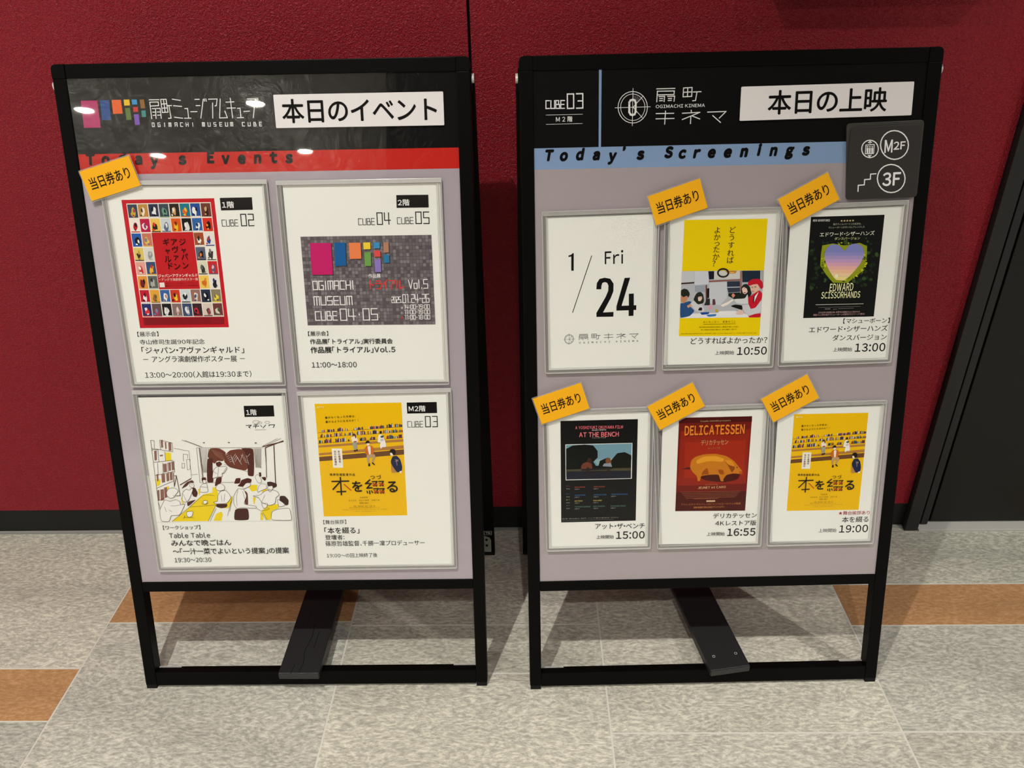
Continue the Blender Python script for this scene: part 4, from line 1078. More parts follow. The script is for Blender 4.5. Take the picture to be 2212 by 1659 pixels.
('L','white event sheet with a grey picture of coloured blocks and large white lettering',[(81,7765),(2294,7766),(2293,4929),(104,4930)],[[(163,7706),(2275,7704),(2281,4966),(171,4980)]],r"""0 24 0|1678 7554 2108 7552 2107 7385 1675 7387
0 167 0|346 7027 2127 7023 2131 5794 345 5807
2 15 1|30|2階|1695 7414 1850 7415 1694 7496
1 25 1|8|1193 7254 1149 7254 1149 7171 1193 7171
1 25 1|8|1208 7254 1208 7171 1251 7171 1251 7254
1 25 1|8|1266 7171 1266 7254 1298 7254 1298 7213
1 25 1|8|1266 7213 1309 7213 1309 7171 1266 7171
1 25 1|8|1368 7254 1324 7254 1324 7171 1368 7171
1 25 1|8|1324 7213 1363 7213
1 25 1|13|1403 7174 1404 7326 1474 7325 1473 7173 1403 7174
1 25 1|13|1505 7325 1504 7226 1581 7226
1 25 1|13|1561 7325 1560 7173
1 25 1|8|1717 7258 1675 7258 1675 7175 1717 7175
1 25 1|8|1732 7258 1732 7175 1775 7175 1775 7258
1 25 1|8|1790 7175 1790 7258 1822 7258 1822 7216
1 25 1|8|1790 7216 1833 7216 1833 7175 1790 7175
1 25 1|8|1891 7258 1848 7258 1848 7175 1891 7175
1 25 1|8|1848 7216 1887 7216
1 25 1|13|1926 7176 1927 7328 2000 7327 1999 7175 1926 7176
1 25 1|13|2104 7326 2032 7327 2032 7251 2104 7250 2103 7174 2031 7175
0 168 1|349 6977 388 6977 388 6936 349 6936
0 168 1|349 6930 388 6930 388 6889 349 6889
0 169 1|349 6836 388 6836 388 6795 349 6796
0 168 1|349 6789 388 6789 388 6749 349 6749
0 170 1|349 6743 388 6742 388 6702 349 6702
0 168 1|349 6696 388 6696 388 6655 349 6655
0 168 1|349 6602 388 6602 388 6561 349 6561
0 170 1|349 6508 387 6508 387 6467 349 6467
0 169 1|349 6461 387 6461 387 6420 349 6420
0 168 1|349 6414 387 6414 387 6373 349 6374
0 170 1|349 6274 387 6273 387 6232 349 6233
0 168 1|349 6227 387 6226 387 6186 349 6186
0 168 1|349 6180 387 6179 387 6139 349 6139
0 170 1|349 6133 387 6132 387 6092 348 6092
0 170 1|348 6086 387 6085 387 6045 348 6045
0 168 1|348 5898 387 5897 387 5856 348 5857
0 170 1|348 5851 387 5850 387 5809 348 5810
0 168 1|394 6883 432 6883 432 6842 394 6842
0 169 1|393 6789 432 6789 432 6748 393 6748
0 169 1|393 6696 432 6695 432 6655 393 6655
0 170 1|393 6649 432 6649 432 6608 393 6608
0 168 1|393 6602 432 6602 432 6561 393 6561
0 170 1|393 6555 432 6555 432 6514 393 6514
0 170 1|393 6508 432 6508 432 6467 393 6467
0 170 1|393 6461 432 6461 432 6420 393 6420
0 168 1|393 6414 432 6414 432 6373 393 6373
0 170 1|393 6367 432 6367 432 6326 393 6326
0 169 1|393 6273 431 6273 431 6232 393 6232
0 170 1|393 6085 431 6085 431 6044 393 6045
0 169 1|393 5991 431 5991 431 5950 393 5950
0 170 1|393 5944 431 5944 431 5903 393 5903
0 169 1|393 5897 431 5897 431 5856 393 5856
0 170 1|393 5850 431 5850 431 5809 392 5809
0 168 1|438 7023 476 7023 476 6982 438 6983
0 170 1|438 6976 476 6976 476 6936 438 6936
0 168 1|438 6930 476 6930 476 6889 438 6889
0 169 1|438 6883 476 6883 476 6842 438 6842
0 168 1|438 6836 476 6836 476 6795 438 6795
0 168 1|438 6789 476 6789 476 6748 438 6748
0 170 1|438 6742 476 6742 476 6701 438 6701
0 168 1|438 6695 476 6695 476 6654 438 6655
0 169 1|438 6602 476 6601 476 6561 438 6561
0 169 1|437 6508 476 6508 476 6467 437 6467
0 168 1|437 6461 476 6461 476 6420 437 6420
0 169 1|437 6367 476 6367 476 6326 437 6326
0 168 1|437 6320 476 6320 476 6279 437 6279
0 168 1|437 6273 476 6273 476 6232 437 6232
0 168 1|437 6226 476 6226 476 6185 437 6185
0 168 1|437 6085 476 6085 476 6044 437 6044
0 169 1|437 6038 476 6038 476 5997 437 5997
0 169 1|437 5991 476 5991 476 5950 437 5950
0 170 1|437 5850 475 5850 475 5809 437 5809
0 170 1|482 7023 521 7023 521 6982 482 6982
0 169 1|482 6929 521 6929 521 6889 482 6889
0 170 1|482 6836 521 6836 521 6795 482 6795
0 169 1|482 6695 520 6695 520 6654 482 6654
0 170 1|482 6648 520 6648 520 6607 482 6608
0 170 1|482 6601 520 6601 520 6560 482 6561
0 168 1|482 6461 520 6460 520 6420 482 6420
0 168 1|482 6414 520 6414 520 6373 482 6373
0 170 1|482 6320 520 6320 520 6279 482 6279
0 168 1|482 6273 520 6273 520 6232 482 6232
0 169 1|482 6226 520 6226 520 6185 481 6185
0 168 1|481 6179 520 6179 520 6138 481 6138
0 169 1|481 6132 520 6132 520 6091 481 6091
0 168 1|481 6085 520 6085 520 6044 481 6044
0 169 1|481 5944 520 5943 520 5902 481 5903
0 168 1|526 6976 565 6976 565 6935 526 6935
0 168 1|526 6929 565 6929 565 6888 526 6889
0 170 1|526 6789 565 6789 565 6748 526 6748
0 169 1|526 6742 565 6742 565 6701 526 6701
0 168 1|526 6695 565 6695 565 6654 526 6654
0 169 1|526 6648 565 6648 565 6607 526 6607
0 169 1|526 6507 565 6507 565 6466 526 6467
0 169 1|526 6460 565 6460 565 6419 526 6420
0 169 1|526 6413 565 6413 565 6372 526 6373
0 170 1|526 6320 564 6319 564 6278 526 6279
0 170 1|526 6273 564 6272 564 6231 526 6232
0 170 1|526 6226 564 6225 564 6184 526 6185
0 168 1|526 6179 564 6178 564 6137 526 6138
0 170 1|526 6132 564 6131 564 6090 526 6091
0 168 1|526 6085 564 6084 564 6043 526 6044
0 168 1|526 6037 564 6037 564 5996 526 5997
0 168 1|526 5943 564 5943 564 5902 526 5902
0 168 1|526 5896 564 5896 564 5855 526 5855
0 169 1|526 5849 564 5849 564 5808 526 5808
0 170 1|571 7023 609 7023 609 6982 571 6982
0 169 1|571 6929 609 6929 609 6888 571 6888
0 170 1|571 6882 609 6882 609 6841 571 6842
0 169 1|571 6836 609 6835 609 6795 571 6795
0 168 1|571 6789 609 6789 609 6748 571 6748
0 169 1|571 6742 609 6742 609 6701 570 6701
0 168 1|570 6695 609 6695 609 6654 570 6654
0 169 1|570 6648 609 6648 609 6607 570 6607
0 170 1|570 6554 609 6554 609 6513 570 6513
0 168 1|570 6507 609 6507 609 6466 570 6466
0 169 1|570 6460 609 6460 609 6419 570 6419
0 170 1|570 6366 609 6366 609 6325 570 6325
0 168 1|570 6319 609 6319 609 6278 570 6278
0 168 1|570 6272 609 6272 609 6231 570 6231
0 169 1|570 6131 609 6131 609 6090 570 6090
0 170 1|570 6084 609 6084 609 6043 570 6043
0 169 1|570 6037 609 6037 609 5996 570 5996
0 169 1|570 5990 609 5990 609 5949 570 5949
0 168 1|570 5943 609 5943 609 5902 570 5902
0 169 1|570 5896 609 5896 609 5855 570 5855
0 170 1|570 5849 609 5849 609 5808 570 5808
0 168 1|615 6976 653 6976 653 6935 615 6935
0 169 1|615 6835 653 6835 653 6794 615 6795
0 169 1|615 6788 653 6788 653 6748 615 6748
0 170 1|615 6742 653 6741 653 6701 615 6701
0 169 1|615 6695 653 6695 653 6654 615 6654
0 168 1|615 6648 653 6648 653 6607 615 6607
0 168 1|615 6601 653 6601 653 6560 615 6560
0 169 1|615 6554 653 6554 653 6513 615 6513
0 169 1|615 6460 653 6460 653 6419 615 6419
0 169 1|615 6366 653 6366 653 6325 615 6325
0 169 1|615 6319 653 6319 653 6278 615 6278
0 168 1|615 6272 653 6272 653 6231 615 6231
0 169 1|615 6225 653 6225 653 6184 615 6184
0 169 1|615 6178 653 6178 653 6137 615 6137
0 170 1|615 6131 653 6131 653 6090 615 6090
0 168 1|614 5990 653 5990 653 5949 614 5949
0 169 1|614 5896 653 5895 653 5854 614 5855
0 168 1|614 5849 653 5848 653 5807 614 5808
0 169 1|659 6976 698 6976 698 6935 659 6935
0 169 1|659 6882 698 6882 698 6841 659 6841
0 170 1|659 6788 698 6788 698 6747 659 6748
0 168 1|659 6648 698 6647 698 6607 659 6607
0 169 1|659 6601 698 6600 698 6560 659 6560
0 169 1|659 6554 698 6554 698 6513 659 6513
0 170 1|659 6460 698 6460 698 6419 659 6419
0 169 1|659 6319 698 6319 698 6278 659 6278
0 168 1|659 6225 698 6225 698 6184 659 6184
0 170 1|659 6178 698 6178 698 6137 659 6137
0 169 1|659 6131 698 6130 698 6090 659 6090
0 168 1|659 5942 697 5942 697 5901 659 5901
0 169 1|659 5848 697 5848 697 5807 659 5807
0 168 1|704 7023 742 7022 742 6982 704 6982
0 169 1|704 6929 742 6929 742 6888 704 6888
0 169 1|704 6882 742 6882 742 6841 704 6841
0 168 1|704 6788 742 6788 742 6747 703 6747
0 169 1|703 6741 742 6741 742 6700 703 6700
0 168 1|703 6694 742 6694 742 6653 703 6654
0 170 1|703 6600 742 6600 742 6559 703 6560
0 169 1|703 6553 742 6553 742 6512 703 6513
0 168 1|703 6507 742 6506 742 6465 703 6466
0 169 1|703 6460 742 6459 742 6418 703 6419
0 170 1|703 6413 742 6412 742 6371 703 6372
0 169 1|703 6366 742 6365 742 6324 703 6325
0 170 1|703 6319 742 6318 742 6277 703 6278
0 169 1|703 6272 742 6271 742 6230 703 6231
0 170 1|703 6225 742 6224 742 6183 703 6184
0 168 1|703 6177 742 6177 742 6136 703 6137
0 170 1|703 6130 742 6130 742 6089 703 6089
0 170 1|703 6036 742 6036 742 5995 703 5995
0 170 1|703 5848 742 5848 742 5807 703 5807
0 168 1|748 7022 786 7022 786 6982 748 6982
0 168 1|748 6976 786 6975 786 6935 748 6935
0 170 1|748 6929 786 6929 786 6888 748 6888
0 168 1|748 6882 786 6882 786 6841 748 6841
0 170 1|748 6741 786 6741 786 6700 748 6700
0 168 1|748 6694 786 6694 786 6653 748 6653
0 169 1|748 6647 786 6647 786 6606 748 6606
0 168 1|748 6600 786 6600 786 6559 748 6559
0 169 1|748 6553 786 6553 786 6512 748 6512
0 168 1|748 6412 786 6412 786 6371 748 6371
0 169 1|748 6365 786 6365 786 6324 748 6324
0 168 1|748 6130 786 6130 786 6089 748 6089
0 170 1|748 6036 786 6036 786 5995 748 5995
0 168 1|748 5989 786 5989 786 5948 748 5948
0 170 1|748 5848 786 5847 786 5806 748 5807
0 168 1|792 6929 831 6928 831 6888 792 6888
0 169 1|792 6882 831 6882 831 6841 792 6841
0 168 1|792 6741 831 6741 831 6700 792 6700
0 168 1|792 6694 831 6694 831 6653 792 6653
0 170 1|792 6647 831 6647 831 6606 792 6606
0 168 1|792 6553 831 6553 831 6512 792 6512
0 169 1|792 6459 831 6459 831 6418 792 6418
0 169 1|792 6365 831 6365 831 6324 792 6324
0 168 1|792 6318 831 6318 831 6277 792 6277
0 170 1|792 6271 831 6271 831 6230 792 6230
0 169 1|792 6177 831 6177 831 6136 792 6136
0 168 1|792 5989 831 5988 831 5947 792 5948
0 169 1|837 7022 875 7022 875 6981 837 6981
0 170 1|837 6882 875 6881 875 6841 837 6841
0 168 1|837 6835 875 6835 875 6794 837 6794
0 170 1|837 6788 875 6788 875 6747 837 6747
0 169 1|837 6694 875 6694 875 6653 837 6653
0 169 1|837 6600 875 6600 875 6559 837 6559
0 168 1|837 6553 875 6553 875 6512 837 6512
0 168 1|837 6506 875 6506 875 6465 837 6465
0 168 1|837 6459 875 6459 875 6418 837 6418
0 170 1|837 6412 875 6412 875 6371 837 6371
0 170 1|837 6318 875 6318 875 6277 837 6277
0 169 1|837 6271 875 6271 875 6230 837 6230
0 170 1|837 5894 875 5894 875 5853 837 5853
0 168 1|881 6975 920 6975 920 6934 881 6934
0 168 1|881 6928 920 6928 920 6887 881 6888
0 170 1|881 6881 920 6881 920 6840 881 6841
0 169 1|881 6834 920 6834 920 6794 881 6794
0 169 1|881 6741 920 6740 920 6700 881 6700
0 169 1|881 6647 920 6647 920 6606 881 6606
0 170 1|881 6600 920 6600 920 6559 881 6559
0 170 1|881 6553 920 6553 920 6512 881 6512
0 168 1|881 6506 920 6506 920 6465 881 6465
0 169 1|881 6459 920 6458 920 6418 881 6418
0 169 1|881 6412 920 6411 920 6371 881 6371
0 169 1|881 6365 920 6364 920 6323 881 6324
0 169 1|881 6271 920 6270 920 6229 881 6230
0 170 1|881 6223 920 6223 920 6182 881 6183
0 168 1|881 6082 920 6082 920 6041 881 6041
0 170 1|881 5988 920 5988 920 5947 881 5947
0 168 1|881 5894 920 5893 920 5852 881 5853
0 169 1|925 6975 964 6975 964 6934 925 6934
0 170 1|925 6928 964 6928 964 6887 925 6887
0 168 1|925 6881 964 6881 964 6840 925 6840
0 168 1|925 6834 964 6834 964 6793 925 6793
0 170 1|925 6787 964 6787 964 6746 925 6747
0 168 1|925 6693 964 6693 964 6652 925 6653
0 170 1|925 6646 964 6646 964 6605 925 6606
0 169 1|926 6552 964 6552 964 6511 926 6512
0 170 1|926 6505 964 6505 964 6464 926 6465
0 169 1|926 6458 964 6458 964 6417 926 6418
0 170 1|926 6411 964 6411 964 6370 926 6371
0 170 1|926 6364 964 6364 964 6323 926 6323
0 170 1|926 6317 964 6317 964 6276 926 6276
0 168 1|926 6129 964 6129 964 6088 926 6088
0 169 1|926 6082 964 6082 964 6041 926 6041
0 168 1|926 6035 964 6035 964 5994 926 5994
0 170 1|926 5941 964 5940 964 5899 926 5900
0 170 1|926 5846 964 5846 964 5805 926 5805
0 169 1|970 6928 1008 6928 1009 6887 970 6887
0 169 1|970 6881 1009 6881 1009 6840 970 6840
0 168 1|970 6834 1009 6834 1009 6793 970 6793
0 169 1|970 6787 1009 6787 1009 6746 970 6746
0 170 1|970 6693 1009 6693 1009 6652 970 6652
0 168 1|970 6599 1009 6599 1009 6558 970 6558
0 170 1|970 6552 1009 6552 1009 6511 970 6511
0 169 1|970 6458 1009 6458 1009 6417 970 6417
0 168 1|970 6411 1009 6411 1009 6370 970 6370
0 168 1|970 6364 1009 6364 1009 6323 970 6323
0 168 1|970 6270 1009 6270 1009 6229 970 6229
0 170 1|970 6176 1009 6176 1009 6135 970 6135
0 170 1|970 6035 1009 6034 1009 5993 970 5994
0 168 1|970 5940 1009 5940 1009 5899 970 5899
0 168 1|970 5846 1009 5846 1009 5805 970 5805
0 170 1|1014 6975 1053 6975 1053 6934 1014 6934
0 169 1|1014 6834 1053 6834 1053 6793 1014 6793
0 170 1|1014 6646 1053 6646 1053 6605 1014 6605
0 169 1|1014 6599 1053 6599 1053 6558 1014 6558
0 168 1|1014 6552 1053 6552 1053 6511 1014 6511
0 169 1|1014 6505 1053 6505 1053 6464 1014 6464
0 168 1|1015 6364 1053 6364 1053 6323 1015 6323
0 168 1|1015 6317 1053 6317 1053 6276 1015 6276
0 168 1|1015 6270 1053 6270 1053 6229 1015 6229
0 168 1|1015 6128 1053 6128 1053 6087 1015 6087
0 168 1|1015 6034 1053 6034 1053 5993 1015 5993
0 168 1|1015 5940 1053 5940 1054 5899 1015 5899
0 169 1|1015 5893 1054 5892 1054 5851 1015 5852
0 168 1|1015 5846 1054 5845 1054 5804 1015 5805
0 170 1|1059 6787 1098 6787 1098 6746 1059 6746
0 168 1|1059 6740 1098 6740 1098 6699 1059 6699
0 170 1|1059 6693 1098 6693 1098 6652 1059 6652
0 169 1|1059 6646 1098 6646 1098 6605 1059 6605
0 169 1|1059 6599 1098 6599 1098 6558 1059 6558
0 168 1|1059 6552 1098 6552 1098 6511 1059 6511
0 170 1|1059 6505 1098 6505 1098 6464 1059 6464
0 169 1|1059 6458 1098 6458 1098 6417 1059 6417
0 168 1|1059 6411 1098 6411 1098 6370 1059 6370
0 170 1|1059 6364 1098 6363 1098 6323 1059 6323
0 170 1|1059 6270 1098 6269 1098 6228 1059 6229
0 168 1|1059 6222 1098 6222 1098 6181 1059 6181
0 170 1|1059 6128 1098 6128 1098 6087 1059 6087
0 170 1|1059 6034 1098 6034 1098 5993 1059 5993
0 168 1|1059 5987 1098 5986 1098 5945 1059 5946
0 168 1|1059 5940 1098 5939 1098 5898 1059 5899
0 168 1|1059 5892 1098 5892 1098 5851 1059 5851
0 170 1|1059 5845 1098 5845 1098 5804 1059 5804
0 170 1|1103 6975 1142 6975 1142 6934 1103 6934
0 170 1|1103 6787 1142 6787 1142 6746 1103 6746
0 170 1|1103 6740 1142 6740 1142 6699 1103 6699
0 168 1|1103 6693 1142 6693 1142 6652 1103 6652
0 170 1|1103 6646 1142 6646 1142 6605 1103 6605
0 168 1|1103 6599 1142 6599 1142 6558 1103 6558
0 169 1|1104 6458 1142 6457 1142 6416 1104 6417
0 168 1|1104 6316 1142 6316 1142 6275 1104 6275
0 168 1|1104 6269 1142 6269 1142 6228 1104 6228
0 169 1|1104 6222 1142 6222 1142 6181 1104 6181
0 168 1|1104 6128 1143 6128 1143 6087 1104 6087
0 169 1|1104 6081 1143 6081 1143 6039 1104 6040
0 170 1|1104 6034 1143 6033 1143 5992 1104 5993
0 168 1|1104 5986 1143 5986 1143 5945 1104 5945
0 168 1|1104 5939 1143 5939 1143 5898 1104 5898
0 168 1|1104 5892 1143 5892 1143 5851 1104 5851
0 169 1|1104 5845 1143 5845 1143 5804 1104 5804
0 169 1|1148 6975 1186 6974 1186 6934 1148 6934
0 169 1|1148 6881 1186 6880 1186 6840 1148 6840
0 170 1|1148 6834 1186 6833 1187 6793 1148 6793
0 170 1|1148 6787 1187 6786 1187 6746 1148 6746
0 168 1|1148 6646 1187 6645 1187 6604 1148 6605
0 169 1|1148 6599 1187 6598 1187 6557 1148 6558
0 169 1|1148 6504 1187 6504 1187 6463 1148 6463
0 170 1|1148 6457 1187 6457 1187 6416 1148 6416
0 170 1|1148 6363 1187 6363 1187 6322 1148 6322
0 170 1|1148 6316 1187 6316 1187 6275 1148 6275
0 168 1|1148 6269 1187 6269 1187 6228 1148 6228
0 170 1|1148 6175 1187 6175 1187 6134 1148 6134
0 168 1|1148 6128 1187 6127 1187 6086 1148 6087
0 168 1|1148 6080 1187 6080 1187 6039 1148 6039
0 170 1|1148 5986 1187 5986 1187 5945 1148 5945
0 170 1|1148 5892 1187 5891 1187 5850 1149 5851
0 170 1|1192 7021 1231 7021 1231 6980 1192 6980
0 169 1|1192 6786 1231 6786 1231 6745 1192 6746
0 169 1|1192 6645 1231 6645 1231 6604 1192 6604
0 168 1|1193 6504 1231 6504 1231 6463 1193 6463
0 169 1|1193 6410 1231 6410 1231 6369 1193 6369
0 169 1|1193 6269 1232 6269 1232 6228 1193 6228
0 170 1|1193 6174 1232 6174 1232 6133 1193 6133
0 169 1|1193 5939 1232 5938 1232 5897 1193 5898
0 169 1|1193 5891 1232 5891 1232 5850 1193 5850
0 169 1|1237 7021 1275 7021 1275 6980 1237 6980
0 170 1|1237 6974 1275 6974 1275 6933 1237 6933
0 168 1|1237 6927 1275 6927 1276 6886 1237 6886
0 169 1|1237 6880 1276 6880 1276 6839 1237 6839
0 169 1|1237 6739 1276 6739 1276 6698 1237 6698
0 169 1|1237 6692 1276 6692 1276 6651 1237 6651
0 170 1|1237 6645 1276 6645 1276 6604 1237 6604
0 170 1|1237 6598 1276 6598 1276 6557 1237 6557
0 170 1|1237 6551 1276 6551 1276 6510 1237 6510
0 168 1|1237 6410 1276 6410 1276 6369 1237 6369
0 170 1|1237 6363 1276 6363 1276 6322 1237 6322
0 170 1|1237 6316 1276 6315 1276 6274 1237 6275
0 168 1|1237 6221 1276 6221 1276 6180 1237 6180
0 169 1|1237 6174 1276 6174 1276 6133 1238 6133
0 169 1|1238 6080 1276 6080 1276 6039 1238 6039
0 170 1|1238 5986 1276 5985 1277 5944 1238 5944
0 170 1|1238 5891 1277 5891 1277 5850 1238 5850
0 168 1|1238 5844 1277 5844 1277 5803 1238 5803
0 169 1|1281 7021 1320 7021 1320 6980 1281 6980
0 168 1|1281 6927 1320 6927 1320 6886 1281 6886
0 169 1|1281 6880 1320 6880 1320 6839 1281 6839
0 169 1|1281 6833 1320 6833 1320 6792 1281 6792
0 170 1|1281 6786 1320 6786 1320 6745 1281 6745
0 169 1|1281 6739 1320 6739 1320 6698 1282 6698
0 169 1|1282 6692 1320 6692 1320 6651 1282 6651
0 169 1|1282 6598 1320 6598 1320 6557 1282 6557
0 168 1|1282 6551 1320 6551 1321 6510 1282 6510
0 168 1|1282 6504 1321 6504 1321 6463 1282 6463
0 168 1|1282 6457 1321 6457 1321 6416 1282 6416
0 170 1|1282 6362 1321 6362 1321 6321 1282 6322
0 168 1|1282 6315 1321 6315 1321 6274 1282 6274
0 169 1|1282 6268 1321 6268 1321 6227 1282 6227
0 169 1|1282 6174 1321 6174 1321 6133 1282 6133
0 168 1|1282 6127 1321 6127 1321 6085 1282 6086
0 169 1|1282 5938 1321 5938 1321 5897 1282 5897
0 170 1|1282 5891 1321 5891 1321 5849 1282 5850
0 168 1|1326 6974 1365 6974 1365 6933 1326 6933
0 169 1|1326 6880 1365 6880 1365 6839 1326 6839
0 168 1|1326 6833 1365 6833 1365 6792 1326 6792
0 170 1|1326 6786 1365 6786 1365 6745 1326 6745
0 168 1|1326 6739 1365 6739 1365 6698 1326 6698
0 169 1|1326 6692 1365 6692 1365 6651 1326 6651
0 170 1|1326 6598 1365 6598 1365 6557 1326 6557
0 170 1|1326 6551 1365 6551 1365 6510 1326 6510
0 169 1|1326 6504 1365 6503 1365 6462 1326 6463
0 168 1|1327 6268 1365 6268 1366 6227 1327 6227
0 168 1|1327 6221 1366 6221 1366 6180 1327 6180
0 168 1|1327 6174 1366 6173 1366 6132 1327 6133
0 170 1|1327 6126 1366 6126 1366 6085 1327 6085
0 169 1|1327 6079 1366 6079 1366 6038 1327 6038
0 169 1|1327 5985 1366 5985 1366 5944 1327 5944
0 169 1|1327 5938 1366 5937 1366 5896 1327 5897
0 170 1|1327 5890 1366 5890 1366 5849 1327 5849
0 170 1|1370 6927 1409 6927 1409 6886 1370 6886
0 168 1|1370 6880 1409 6880 1409 6839 1371 6839
0 169 1|1371 6833 1409 6833 1409 6792 1371 6792
0 168 1|1371 6739 1409 6739 1410 6698 1371 6698
0 169 1|1371 6692 1410 6692 1410 6651 1371 6651
0 169 1|1371 6645 1410 6644 1410 6604 1371 6604
0 170 1|1371 6598 1410 6597 1410 6556 1371 6557
0 170 1|1371 6550 1410 6550 1410 6509 1371 6510
0 168 1|1371 6503 1410 6503 1410 6462 1371 6462
0 169 1|1371 6409 1410 6409 1410 6368 1371 6368
0 170 1|1371 6362 1410 6362 1410 6321 1371 6321
0 169 1|1371 6221 1410 6220 1410 6179 1371 6180
0 168 1|1371 6173 1410 6173 1410 6132 1371 6132
0 168 1|1372 6032 1410 6032 1411 5990 1372 5991
0 168 1|1372 5843 1411 5843 1411 5801 1372 5802
0 170 1|1415 7021 1454 7021 1454 6980 1415 6980
0 170 1|1415 6974 1454 6974 1454 6933 1415 6933
0 168 1|1415 6880 1454 6880 1454 6839 1415 6839
0 168 1|1415 6833 1454 6833 1454 6792 1415 6792
0 170 1|1415 6739 1454 6738 1454 6698 1415 6698
0 168 1|1415 6644 1454 6644 1454 6603 1415 6604
0 168 1|1415 6597 1454 6597 1454 6556 1416 6556
0 168 1|1416 6503 1454 6503 1454 6462 1416 6462
0 169 1|1416 6362 1455 6362 1455 6321 1416 6321
0 169 1|1416 6315 1455 6314 1455 6273 1416 6274
0 169 1|1416 6267 1455 6267 1455 6226 1416 6226
0 170 1|1416 6173 1455 6173 1455 6132 1416 6132
0 170 1|1416 6126 1455 6126 1455 6085 1416 6085
0 170 1|1416 6079 1455 6078 1455 6037 1416 6038
0 169 1|1416 6032 1455 6031 1455 5990 1416 5990
0 168 1|1416 5984 1455 5984 1455 5943 1416 5943
0 168 1|1416 5937 1455 5937 1455 5896 1416 5896
0 169 1|1416 5890 1455 5890 1455 5848 1417 5849
0 170 1|1417 5843 1455 5842 1455 5801 1417 5801
0 168 1|1459 7021 1498 7021 1498 6980 1460 6980
0 169 1|1460 6974 1498 6974 1498 6933 1460 6933
0 170 1|1460 6927 1498 6927 1498 6886 1460 6886
0 168 1|1460 6833 1499 6832 1499 6791 1460 6792
0 170 1|1460 6597 1499 6597 1499 6556 1460 6556
0 168 1|1460 6503 1499 6503 1499 6462 1460 6462
0 170 1|1460 6456 1499 6456 1499 6415 1460 6415
0 168 1|1461 6314 1499 6314 1499 6273 1461 6273
0 168 1|1461 6173 1500 6173 1500 6132 1461 6132
0 170 1|1461 6126 1500 6125 1500 6084 1461 6085
0 168 1|1461 6031 1500 6031 1500 5990 1461 5990
0 169 1|1461 5984 1500 5984 1500 5943 1461 5943
0 170 1|1461 5842 1500 5842 1500 5801 1461 5801
0 168 1|1504 6974 1543 6973 1543 6933 1504 6933
0 169 1|1504 6832 1543 6832 1543 6791 1504 6791
0 168 1|1504 6785 1543 6785 1543 6744 1505 6744
0 168 1|1505 6691 1543 6691 1544 6650 1505 6650
0 170 1|1505 6597 1544 6597 1544 6556 1505 6556
0 168 1|1505 6550 1544 6550 1544 6509 1505 6509
0 169 1|1505 6456 1544 6455 1544 6414 1505 6415
0 169 1|1505 6408 1544 6408 1544 6367 1505 6367
0 169 1|1505 6361 1544 6361 1544 6320 1505 6320
0 169 1|1505 6314 1544 6314 1544 6273 1505 6273
0 168 1|1505 6173 1544 6172 1544 6131 1506 6132
0 169 1|1506 6031 1545 6031 1545 5990 1506 5990
0 170 1|1506 5842 1545 5842 1545 5800 1506 5801
0 170 1|1549 6973 1588 6973 1588 6932 1549 6932
0 169 1|1549 6926 1588 6926 1588 6885 1549 6885
0 170 1|1549 6785 1588 6785 1588 6744 1549 6744
0 170 1|1549 6597 1588 6597 1588 6556 1550 6556
0 170 1|1550 6550 1588 6550 1588 6508 1550 6509
0 170 1|1550 6503 1588 6502 1589 6461 1550 6462
0 168 1|1550 6408 1589 6408 1589 6367 1550 6367
0 170 1|1550 6361 1589 6361 1589 6320 1550 6320
0 170 1|1550 6267 1589 6266 1589 6225 1550 6226
0 169 1|1550 6220 1589 6219 1589 6178 1550 6178
0 170 1|1550 6125 1589 6125 1589 6084 1550 6084
0 170 1|1550 6078 1589 6078 1589 6036 1550 6037
0 170 1|1550 6031 1589 6030 1589 5989 1550 5990
0 170 1|1550 5983 1589 5983 1590 5942 1551 5942
0 170 1|1551 5889 1590 5889 1590 5847 1551 5848
0 169 1|1593 7020 1632 7020 1632 6979 1593 6979
0 169 1|1593 6973 1632 6973 1632 6932 1594 6932
0 169 1|1594 6926 1632 6926 1632 6885 1594 6885
0 170 1|1594 6879 1632 6879 1633 6838 1594 6838
0 168 1|1594 6832 1633 6832 1633 6791 1594 6791
0 169 1|1594 6785 1633 6785 1633 6744 1594 6744
0 168 1|1594 6738 1633 6738 1633 6697 1594 6697
0 170 1|1594 6691 1633 6691 1633 6650 1594 6650
0 169 1|1594 6502 1633 6502 1633 6461 1594 6461
0 169 1|1594 6455 1633 6455 1633 6414 1594 6414
0 170 1|1595 6361 1633 6361 1634 6320 1595 6320
0 168 1|1595 6314 1634 6313 1634 6272 1595 6273
0 168 1|1595 6030 1634 6030 1634 5989 1595 5989
0 170 1|1595 5983 1634 5983 1634 5942 1595 5942
0 168 1|1595 5936 1634 5936 1634 5894 1595 5895
0 168 1|1638 6926 1677 6926 1677 6885 1638 6885
0 170 1|1638 6832 1677 6832 1677 6791 1638 6791
0 170 1|1638 6785 1677 6785 1677 6744 1639 6744
0 170 1|1639 6596 1678 6596 1678 6555 1639 6555
0 170 1|1639 6549 1678 6549 1678 6508 1639 6508
0 169 1|1639 6502 1678 6502 1678 6461 1639 6461
0 170 1|1639 6455 1678 6455 1678 6414 1639 6414
0 170 1|1639 6266 1678 6266 1679 6225 1640 6225
0 170 1|1640 6172 1679 6172 1679 6130 1640 6131
0 170 1|1640 6125 1679 6124 1679 6083 1640 6083
0 170 1|1640 5888 1679 5888 1679 5847 1640 5847
0 170 1|1640 5841 1679 5841 1679 5799 1640 5800
0 169 1|1683 6926 1722 6926 1722 6885 1683 6885
0 168 1|1683 6879 1722 6879 1722 6838 1683 6838
0 169 1|1683 6785 1722 6785 1722 6744 1683 6744
0 168 1|1683 6690 1722 6690 1722 6649 1683 6649
0 169 1|1684 6596 1723 6596 1723 6555 1684 6555
